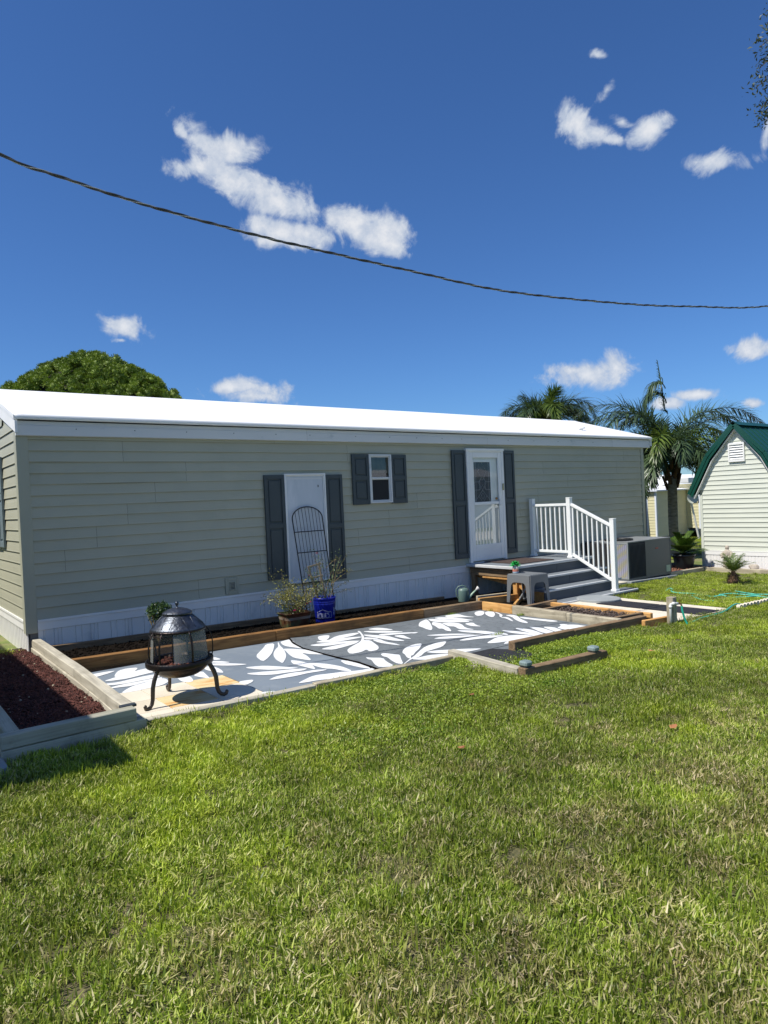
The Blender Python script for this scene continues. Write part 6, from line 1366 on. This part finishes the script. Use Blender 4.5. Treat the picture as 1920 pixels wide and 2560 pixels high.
# ---- little date palm
dx_,dy_=11.05,-2.47; dz_=g(dx_)
dp_=thing('date_palm','little pygmy date palm with shaggy short trunk in the side lawn','palm',(dx_,dy_,dz_))
bm=BM(); lathe(bm,[(0,-.02),(.085,0),(.10,.06),(.075,.13),(.05,.19),(.03,.24),(0,.25)],14); obj('trunk',bm,M['boot'],dp_,(dx_,dy_,dz_))
n=500; a_=rng.uniform(0,6.28,n); z_=rng.uniform(0,.22,n); rr=.095-.25*abs(z_-.06)*1.2; T=np.c_[dx_+rr*np.cos(a_),dy_+rr*np.sin(a_),dz_+z_]; d=np.c_[np.cos(a_),np.sin(a_),rng.uniform(-1.6,.6,n)]
obj('trunk_fibres',scatter('trunk_fibres',[(0,0,0),(-.5,.4,0),(0,1,0),(.5,.4,0)],[(0,1,2,3)],frames(d,rng.uniform(0,6,n),np.stack([np.full(n,.006),rng.uniform(.03,.08,n),np.full(n,.01)],1)),T,rng.random(n),[mat('dark_fibre',(.06,.045,.03),(.015,.012,.01),rough=1,attr=True)]),None,dp_,kind='stuff')
protos=[frond_mesh('frond',.42,R(e_),d_,30,.13,.0045,.10,M['palmleaf2'],None,300+i,.005,side_angle=1.0,plum=.3) for i,(e_,d_) in enumerate(((62,1.1),(48,.8),(80,.9)))]
for k in range(17): obj('frond',protos[k%3],None,dp_,(dx_,dy_,dz_+.20),k*2.4)
# ---- statue and stones by the shed
sx_,sy_=13.22,-1.30; sz_=g(sx_)+.03
sta=thing('statue','small pale stone garden figure holding a book before the shed wall','statue',(sx_,sy_,sz_))
bm=BM(); lathe(bm,[(0,0),(.10,0),(.105,.03),(.085,.05),(.078,.15),(.072,.25),(.080,.33),(.088,.38),(.070,.415),(.035,.435),(.028,.45)],18,sx=1,sy=1.05)
for v in bm.verts:
    a=math.atan2(v.co.y,v.co.x); f=1+.06*math.sin(a*7)*max(0,1-v.co.z/.35); v.co.x*=f; v.co.y*=f
obj('robe',bm,M['stone'],sta,(sx_,sy_,sz_),smooth=True)
bm=BM(); bmesh.ops.create_uvsphere(bm,u_segments=12,v_segments=10,radius=.045,matrix=Matrix.Translation((0,0,.485))@Matrix.Diagonal((.9,.92,1.18,1))); obj('head',bm,M['stone'],sta,(sx_,sy_,sz_),smooth=True)
for s_ in (-1,1):
    bm=BM(); tube(bm,[(0,s_*.075,.385),(-.03,s_*.108,.32),(-.075,s_*.075,.285),(-.098,s_*.022,.30)],[.030,.034,.026,.018],8); obj('arm',bm,M['stone'],sta,(sx_,sy_,sz_),smooth=True)
bm=BM(); box(bm,-.125,-.085,-.045,.045,.285,.335,.006); obj('book',bm,M['stone'],sta,(sx_,sy_,sz_))
def rock(x,y,z,s,label,sd):
    bm=BM(); bmesh.ops.create_icosphere(bm,subdivisions=3,radius=1)
    for v in bm.verts: f=1+.28*mnoise.noise(v.co*1.3+Vector((sd,0,0)))+.08*mnoise.noise(v.co*4); v.co=Vector((v.co.x*s[0]*f,v.co.y*s[1]*f,v.co.z*s[2]*f))
    obj('garden_stone',bm,M['stone'],None,(x,y,z),label=label,cat='stone',smooth=True)
rock(13.18,-1.86,g(13.2)+.115,(.075,.095,.085),'round shell shaped tan stone by the shed wall',2); rock(13.14,-2.03,g(13.2)+.055,(.07,.14,.055),'low flat tan stone beside the round one',5)
# ======================= BACKGROUND =======================
def homebox(name,label,cat,x0,x1,y0,y1,z0,z1,m_,rf,trim,plank,par_rz=0,roofh=.35,front=True,left=True):
    t=thing(name,label,cat,((x0+x1)/2,(y0+y1)/2,z0-.15))
    bm=BM(); box(bm,x0+.02,x1-.02,y0+.02,y1,z0,z1); obj('wall',bm,m_,t)
    n_=int((z1-z0)/plank)
    for k in range(n_):
        za=z0+k*plank
        if front:
            bm=BM(); strip(bm,[(.004,za+plank),(.018,za),(.004,za+.001)],x0,x1,1)
            for v in bm.verts: v.co.y+=y0+.02
            obj('siding_plank',bm,m_,t)
        if left:
            bm=BM(); strip(bm,[(.004,za+plank),(.018,za),(.004,za+.001)],y0,y1,1,axis='Y')
            for v in bm.verts: v.co.x+=x0+.02
            obj('siding_plank',bm,m_,t)
    for (a,b) in ((x0-.01,y0-.01),(x1-.05,y0-.01),(x0-.01,y1-.05)):
        bm=BM(); box(bm,a,a+.06,b,b+.06,z0-.03,z1); obj('corner_trim',bm,trim,t)
    bm=BM(); box(bm,x0-.12,x1+.12,y0-.12,y1+.1,z1,z1+.05,.005)
    obj('eave',bm,trim,t)
    bm=BM(); ym=(y0+y1)/2; vs=[(x0-.12,y0-.12,z1+.05),(x1+.12,y0-.12,z1+.05),(x1+.12,ym,z1+.05+roofh),(x0-.12,ym,z1+.05+roofh),(x1+.12,y1+.1,z1+.05),(x0-.12,y1+.1,z1+.05)]
    V=[bm.verts.new(v) for v in vs]; bm.faces.new(V[:4]); bm.faces.new((V[3],V[2],V[4],V[5])); bm.faces.new((V[0],V[3],V[5])); bm.faces.new((V[1],V[4],V[2])); obj('roof',bm,rf,t)
    return t
homebox('garden_shed','small cream sided shed behind the palm trunk','shed',20.92,23.03,4.96,5.33,-.54,1.07,M['cream'],M['roof'],M['whiteside'],.10,roofh=.03)
bm=BM(); 
homebox('mobile_home','white sided neighbour home with white roof behind the cream shed','mobile home',19.6,27,5.45,9.4,-.45,1.12,M['whiteside'],M['roof'],M['white'],.10,roofh=.45)
ph=homebox('mobile_home','cream neighbour home with porch roof half hidden by the barn shed','mobile home',22.95,29,4.45,8.2,-.33,1.30,M['cream'],M['roof'],M['whiteside'],.11,roofh=.35,left=True)
bm=BM(); box(bm,21.3,25.5,3.95,4.45,1.32,1.50,.01); obj('porch_roof',bm,M['whitedirty'],ph)
lat=[]
for k in range(18):
    for s_ in (-1,1):
        bm=BM(); x=22.9+k*.09; tube(bm,[(x,4.43,-.68),(x+s_*.33,4.43,-.35)],.011,4); obj('lattice_strip',bm,M['white'],ph)
bm=BM(); box(bm,22.96,28,4.47,4.49,-.75,-.33); obj('skirt_backing',bm,M['dark'],ph)
dsh=thing('satellite_dish','pale oval satellite dish on a leaning white pole beside the cream shed','satellite dish',(22.34,4.2,-.69))
bm=BM(); tube(bm,[(22.34,4.2,-.72),(21.93,4.25,.80)],.035,10); obj('pole',bm,M['white'],dsh)
bm=BM(); lathe(bm,[(0,0),(.10,.012),(.2,.045)],24); obj('dish',bm,mat('aged_dish',(.5,.52,.42),rough=.5),dsh,(21.80,4.1,.78),rot=(Matrix.Rotation(R(-40),3,'Z')@Matrix.Rotation(R(80),3,'X')))
bm=BM(); tube(bm,[(21.80,4.1,.60),(21.55,3.75,.62),(21.45,3.7,.75)],.015,6); obj('dish_arm',bm,M['black'],dsh)
# neighbour home just outside the left of the picture: it throws the shadow on the mulch bed and grass
nb_=thing('mobile_home','beige neighbour home standing just beyond the left edge of the yard','mobile home',(-4.3,1.5,g(-4)))
bm=BM(); box(bm,-6.1,-2.45,-3.75,9,-.45,2.35); obj('wall',bm,M['cream'],nb_)
bm=BM(); box(bm,-6.3,-2.15,-4.07,9.2,2.50,2.62,.01); obj('eave',bm,M['white'],nb_)
bm=BM(); V=[bm.verts.new(v) for v in ((-6.3,-4.07,2.62),(-2.15,-4.07,2.62),(-2.15,9.2,2.62),(-6.3,9.2,2.62),(-4.25,-4.07,2.9),(-4.25,9.2,2.9))]; bm.faces.new((V[0],V[4],V[5],V[3])); bm.faces.new((V[4],V[1],V[2],V[5])); bm.faces.new((V[0],V[1],V[4])); bm.faces.new((V[3],V[5],V[2])); obj('roof',bm,M['roof'],nb_)
bm=BM(); box(bm,-2.448,-2.40,-1,0,.7,1.8); obj('window',bm,M['glass'],nb_)
# unseen home and lane added behind the viewer for storm door reflection and fill
homebox('mobile_home','unseen white home added behind the viewer for storm door reflection and fill','mobile home',12,30,-25,-20.5,g(14),2.3,M['whiteside'],M['roof'],M['white'],.2,roofh=.6,left=False,front=False)
lane=[( -40,-17.5),(60,-17.5),(60,-12.5),(-40,-12.5)]
bm=BM(); bm.faces.new([bm.verts.new((x,y,max(g(-6),g(14))+.004 if 0 else -.20)) for x,y in lane]); 
for v in bm.verts: v.co.z=g(v.co.x)+.004
bmesh.ops.subdivide_edges(bm,edges=bm.edges[:],cuts=30,use_grid_fill=True)
for v in bm.verts: v.co.z=g(v.co.x)+.004
obj('added_road',bm,M['concrete'],kind='structure')
# ---- overhead wire: three twisted strands
WP=[(-2.6,-1.86,4.75),(-.37,-2.11,4.24),(.74,-2.20,4.03),(1.72,-2.29,3.93),(2.63,-2.37,3.87),(3.83,-2.48,3.815),(5.26,-2.61,3.78),(7.5,-2.80,3.88),(9.19,-2.94,4.03),(11.35,-3.11,4.29),(16,-3.5,5.1)]
WP=[(-1.474, -2.304, 4.487), (-0.419, -2.397, 4.055), (-0.057, -2.429, 3.979), (0.636, -2.49, 3.873), (1.572, -2.574, 3.782), (2.444, -2.651, 3.729), (3.587, -2.753, 3.676), (4.95, -2.874, 3.63), (7.079, -3.064, 3.728), (8.664, -3.205, 3.868), (10.689, -3.385, 4.104), (14.299, -3.706, 4.83)]
Q=[]
for i in range(len(WP)-1):
    p0,p1,p2,p3=[Vector(WP[min(max(j,0),len(WP)-1)]) for j in (i-1,i,i+1,i+2)]
    n_=max(4,int((p2-p1).length/.035))
    for k in range(n_):
        t=k/n_; Q.append(.5*((2*p1)+(p2-p0)*t+(2*p0-5*p1+4*p2-p3)*t*t+(3*p1-p0-3*p2+p3)*t**3))
pw=thing('power_line','twisted grey service cable sagging across the sky in front of the home','power line',tuple(Q[0]))
for s_ in range(3):
    bm=BM(); pts=[]; dist=0
    for i,q in enumerate(Q):
        if i: dist+=(q-Q[i-1]).length
        a=dist*2*PI/.42+s_*2*PI/3; rr=.0082 if s_<2 else .007; tn=(Q[min(i+1,len(Q)-1)]-Q[max(i-1,0)]).normalized(); s1=tn.cross(Vector((0,0,1))).normalized(); s2=s1.cross(tn)
        pts.append(q+s1*rr*math.cos(a)+s2*rr*math.sin(a))
    tube(bm,pts,.0072 if s_<2 else .0045,6); obj('strand',bm,M['wire'] if s_<2 else mat('bare_strand',(.42,.43,.42),rough=.4,metal=.5),pw,smooth=True)
# ---- round dense tree behind the home
TC=Vector((3.30,9.55,2.3)); RT=Vector((2.9,2.9,3.0))
tr=thing('round_tree','dense dome shaped dark green tree rising behind the roof','tree',(TC.x,TC.y,g(3)))
bm=BM(); tube(bm,[(TC.x,TC.y,g(3)),(TC.x+.05,TC.y,.6),(TC.x,TC.y,1.6)],[.22,.17,.14],10)
for k in range(7): a=k*.9; tube(bm,[(TC.x,TC.y,1.2),(TC.x+.8*math.cos(a),TC.y+.8*math.sin(a),2.4),(TC.x+1.5*math.cos(a),TC.y+1.5*math.sin(a),3.3)],[.10,.06,.03],6)
obj('trunk',bm,M['bark'],tr)
r=np.random.default_rng(11); NP=2300
dd=r.normal(size=(NP,3)); dd/=np.linalg.norm(dd,axis=1,keepdims=True); dd[:,2]=np.abs(dd[:,2])*1.0-.12
rad=1+.05*np.array([mnoise.noise(Vector(v*2.2)) for v in dd])+.025*r.normal(size=NP); rad[r.random(NP)<.3]*=.92
prof_=np.c_[dd[:,0]*RT.x*(1-.10*np.clip(dd[:,2],0,1)),dd[:,1]*RT.y,dd[:,2]*RT.z]; C_=np.array(TC)+prof_*rad[:,None]
per=150; PR=r.uniform(.10,.16,NP); n=NP*per; idx=np.repeat(np.arange(NP),per); v=r.normal(size=(n,3)); v+=dd[idx]*1.1; v[:,2]+=.35; v/=np.linalg.norm(v,axis=1,keepdims=True)
ps=PR[idx]
T=C_[idx]+v*ps[:,None]*r.uniform(.45,.85,n)[:,None]
S=np.stack([r.uniform(.009,.015,n),r.uniform(.035,.065,n),np.full(n,.02)],1)
bm=BM(); bmesh.ops.create_icosphere(bm,subdivisions=2,radius=1); iv=np.array([v_.co for v_ in bm.verts]); iff=np.array([[q.index for q in f.verts] for f in bm.faces]); bm.free()
iv=iv*(1+.12*np.array([mnoise.noise(Vector(q*2.6)) for q in iv]))[:,None]
obj('tufts',scatter('tufts',iv,iff,frames(dd+r.normal(size=(NP,3))*.4,r.uniform(0,6,NP),np.stack([PR*.62,PR*.58,PR*.62],1)),C_,np.clip(r.random(NP)*.4+.35,0,1),[M['treeleaf']]),None,tr,kind='stuff')
obj('crown',scatter('crown',[(0,0,0),(-.8,.45,.1),(0,1,0),(.8,.45,.1)],[(0,1,2,3)],frames(v+r.normal(size=(n,3))*.35,r.uniform(0,6.28,n),S),T,np.clip(r.random(NP)[idx]*.55+r.random(n)*.45,0,1),[M['treeleaf']]),None,tr,kind='stuff')
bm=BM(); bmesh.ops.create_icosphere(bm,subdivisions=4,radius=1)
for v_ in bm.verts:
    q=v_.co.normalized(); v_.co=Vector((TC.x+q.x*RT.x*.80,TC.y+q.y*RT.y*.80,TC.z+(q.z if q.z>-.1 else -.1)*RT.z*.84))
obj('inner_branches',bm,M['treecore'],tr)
# ---- far hedge and trees that close the view
def looseleaf(base,rad,h,label,seed,n=9000,size=.12,mt='oakleaf',tr_h=.35):
    r=np.random.default_rng(seed); t=thing('tree',label,'tree',base)
    bm=BM(); tube(bm,[base,(base[0],base[1],base[2]+h*tr_h),(base[0]+.1,base[1],base[2]+h*.7)],[rad*.07,rad*.05,rad*.02],8); 
    cl=[]
    for k in range(26):
        a=r.uniform(0,6.28); rr=rad*math.sqrt(r.random())*.85; z=base[2]+h*(tr_h+ (1-tr_h)*r.uniform(.05,.92)); f=1-.55*abs((z-base[2])/h-.6)
        cl.append((base[0]+rr*f*math.cos(a),base[1]+rr*f*math.sin(a),z)); tube(bm,[(base[0],base[1],base[2]+h*tr_h),cl[-1]],[rad*.03,rad*.008],5)
    obj('trunk',bm,M['bark'],t); leafbunch('crown',cl,n,rad*.13,size,M[mt],t,seed=seed,aspect=.6); return t
looseleaf((27,11,g(14)),2.2,3.1,'dark leafy tree behind the neighbour homes',51,14000,.14)
looseleaf((24.5,10.5,g(14)),1.9,3.0,'dark leafy tree just left of the palm trunk in the distance',52,10000,.13)
r=np.random.default_rng(77); pts=[]
for k in range(900): x=r.uniform(-60,140); pts.append((x,62+r.uniform(-3,3)-abs(x-20)*.15,r.uniform(-1,1.6+mnoise.noise(Vector((x*.12,0,0)))*1.6)))
hb_=leafbunch('far_hedge',pts,52000,.55,.42,M['oakleaf'],None,seed=3,aspect=.7,kind='stuff'); meta(hb_,'dark line of far trees along the horizon','trees')
# ---- oak branch reaching in at the top right
ok=thing('oak_tree','live oak twigs hanging in at the upper right corner','tree',(11.2,-7.6,g(11)))
r=np.random.default_rng(15)
bm=BM(); tube(bm,[(11.2,-7.6,g(11)),(11.1,-7.5,2.2),(10.6,-7.0,4.6),(9.8,-6.4,6.2)],[.22,.19,.14,.09],12); tube(bm,[(10.6,-7.0,4.6),(9.4,-6.2,6.3),(8.2,-5.5,6.9),(7.45,-5.18,6.85)],[.10,.06,.03,.012],8)
tube(bm,[(10.2,-6.8,5.4),(11.5,-6.2,6.8),(12.6,-5.8,7.6)],[.09,.05,.02],8); obj('trunk',bm,M['bark'],ok)
tips=[]
tw=[((7.6,-5.2,6.85),(7.26,-5.02,6.62)),((7.5,-5.2,6.6),(7.12,-4.93,6.25)),((7.5,-5.2,6.4),(7.10,-4.92,5.98)),((7.45,-5.15,6.2),(7.07,-4.89,5.78)),((7.45,-5.15,5.9),(7.11,-4.93,5.52)),((7.4,-5.12,5.75),(7.13,-4.94,5.38)),((7.8,-5.3,6.9),(7.2,-4.98,6.42))]
for p_,q_ in tw:
    pts=[Vector(p_).lerp(Vector(q_),t)+Vector(r.normal(size=3))*.012 for t in np.linspace(0,1,6)]; bm=BM(); tube(bm,pts,.004,5); obj('twig',bm,M['bark'],ok); tips+=[tuple(v) for v in pts[1:]]
bm=BM(); tube(bm,[(7.8,-5.3,6.9),(7.6,-5.22,6.5),(7.5,-5.18,6.1),(7.42,-5.12,5.75)],.008,6); obj('twig',bm,M['bark'],ok)
leafbunch('leaves',tips,1300,.055,.052,M['oakleaf'],ok,seed=4,aspect=.35)
leafbunch('upper_leaves',[(8.2+r.uniform(0,2.6),-5.6-r.uniform(0,1.4),6.6+r.uniform(-.4,.9)) for _ in range(60)],2500,.16,.06,M['oakleaf'],ok,seed=8,aspect=.4)
# ======================= GROUND COVER AND LITTER =======================
r=np.random.default_rng(31)
def cover(name,label,n,fx,size,seed,par=None):
    r=np.random.default_rng(seed); P=np.array([fx(r) for _ in range(n)]); T=np.c_[P,[lawn_z(a,b)+.006 for a,b in P]+r.uniform(0,.04,n)]
    d=r.normal(size=(n,3)); d[:,2]=np.abs(d[:,2])*.6+.2; s=size*r.uniform(.6,1.4,n)
    w=np.array([mnoise.noise(Vector((a*3,b*3,1))) for a,b in P])
    o=obj(name,scatter(name,[(0,0,0),(-.45,.5,.1),(0,1,0),(.45,.5,.1)],[(0,1,2,3)],frames(d,r.uniform(0,6,n),np.stack([s,s,s],1)),T,np.clip(.42-w*.9+r.normal(size=n)*.22,0,1),[M['cover']]),None,par,kind='stuff'); return meta(o,label,'ground cover')
cover('ground_cover','bright clover like ground cover inside the jutting timber corner',15000,lambda r:(lambda u,v:(3.35+u*1.9+(.62 if v>.55 and u<.32 else 0),-4.40+v*.68))(r.random(),r.random()) ,.014,1)
cover('ground_cover','bright clover patches along the low front timber of the patio',26000,lambda r:(lambda x:(x,-3.58-abs(r.normal())*.17*(.5+.8*max(0,mnoise.noise(Vector((x*1.7,2,2)))+.4)) ))(r.uniform(.9,3.25)),.013,2)
cover('ground_cover','clover like patches in the lawn below the timber corner',26000,lambda r:(lambda c:(c[0]+r.normal()*c[2],c[1]+r.normal()*c[3]))([(2.2,-3.95,.5,.14),(3.2,-4.75,.45,.12),(2.4,-4.5,.4,.15),(4.6,-3.95,.5,.12),(1.5,-4.9,.4,.2)][r.integers(0,5)]),.013,3)
for lb,x,y in (('orange brown fallen leaf on the lawn below the timber corner',2.35,-4.62),('orange fallen leaf on the lawn right of the light caps',4.75,-4.75),('small red fallen leaf on the lawn in the middle',1.45,-5.45),('dry leaf near the right edge of the lawn',2.7,-6.1)):
    bm=BM(); P=[(0,0,0),(.02,.022,.010),(.05,.018,.004),(.075,0,.012),(.05,-.02,.008),(.02,-.02,.002)]; vs=[bm.verts.new(p_) for p_ in P]; bm.faces.new(vs); obj('fallen_leaf',bm,M['litter'],None,(x,y,lawn_z(x,y)+.042),x*7,label=lb,cat='leaf',group='fallen leaves on the grass')
def tuftat(x,y,n,label,zz):
    r=np.random.default_rng(int(x*100)); T=np.c_[x+r.normal(size=n)*.05,y+r.normal(size=n)*.012,np.full(n,zz)]; d=r.normal(size=(n,3))*.6; d[:,2]=1
    o=obj('weed',scatter('weed',[(0,0,0),(-.5,.4,0),(0,1,0),(.5,.4,0)],[(0,1,2,3)],frames(d,r.uniform(0,6,n),np.stack([np.full(n,.004),r.uniform(.02,.06,n),np.full(n,.004)],1)),T,r.random(n),[M['cover']]),None,kind='stuff'); meta(o,label,'weed')
tuftat(5.10,-1.40,70,'small weed at the foot of the grey back timber',g(5.1)+.01); tuftat(5.72,-2.15,140,'low weeds at the foot of the bleached timber',g(5.7)+.01); tuftat(4.42,-2.95,60,'green weed growing through the painted floor',g(4.4)+.02); tuftat(5.75,-1.55,40,'thin weed by the orange board',g(5.7)+.01)
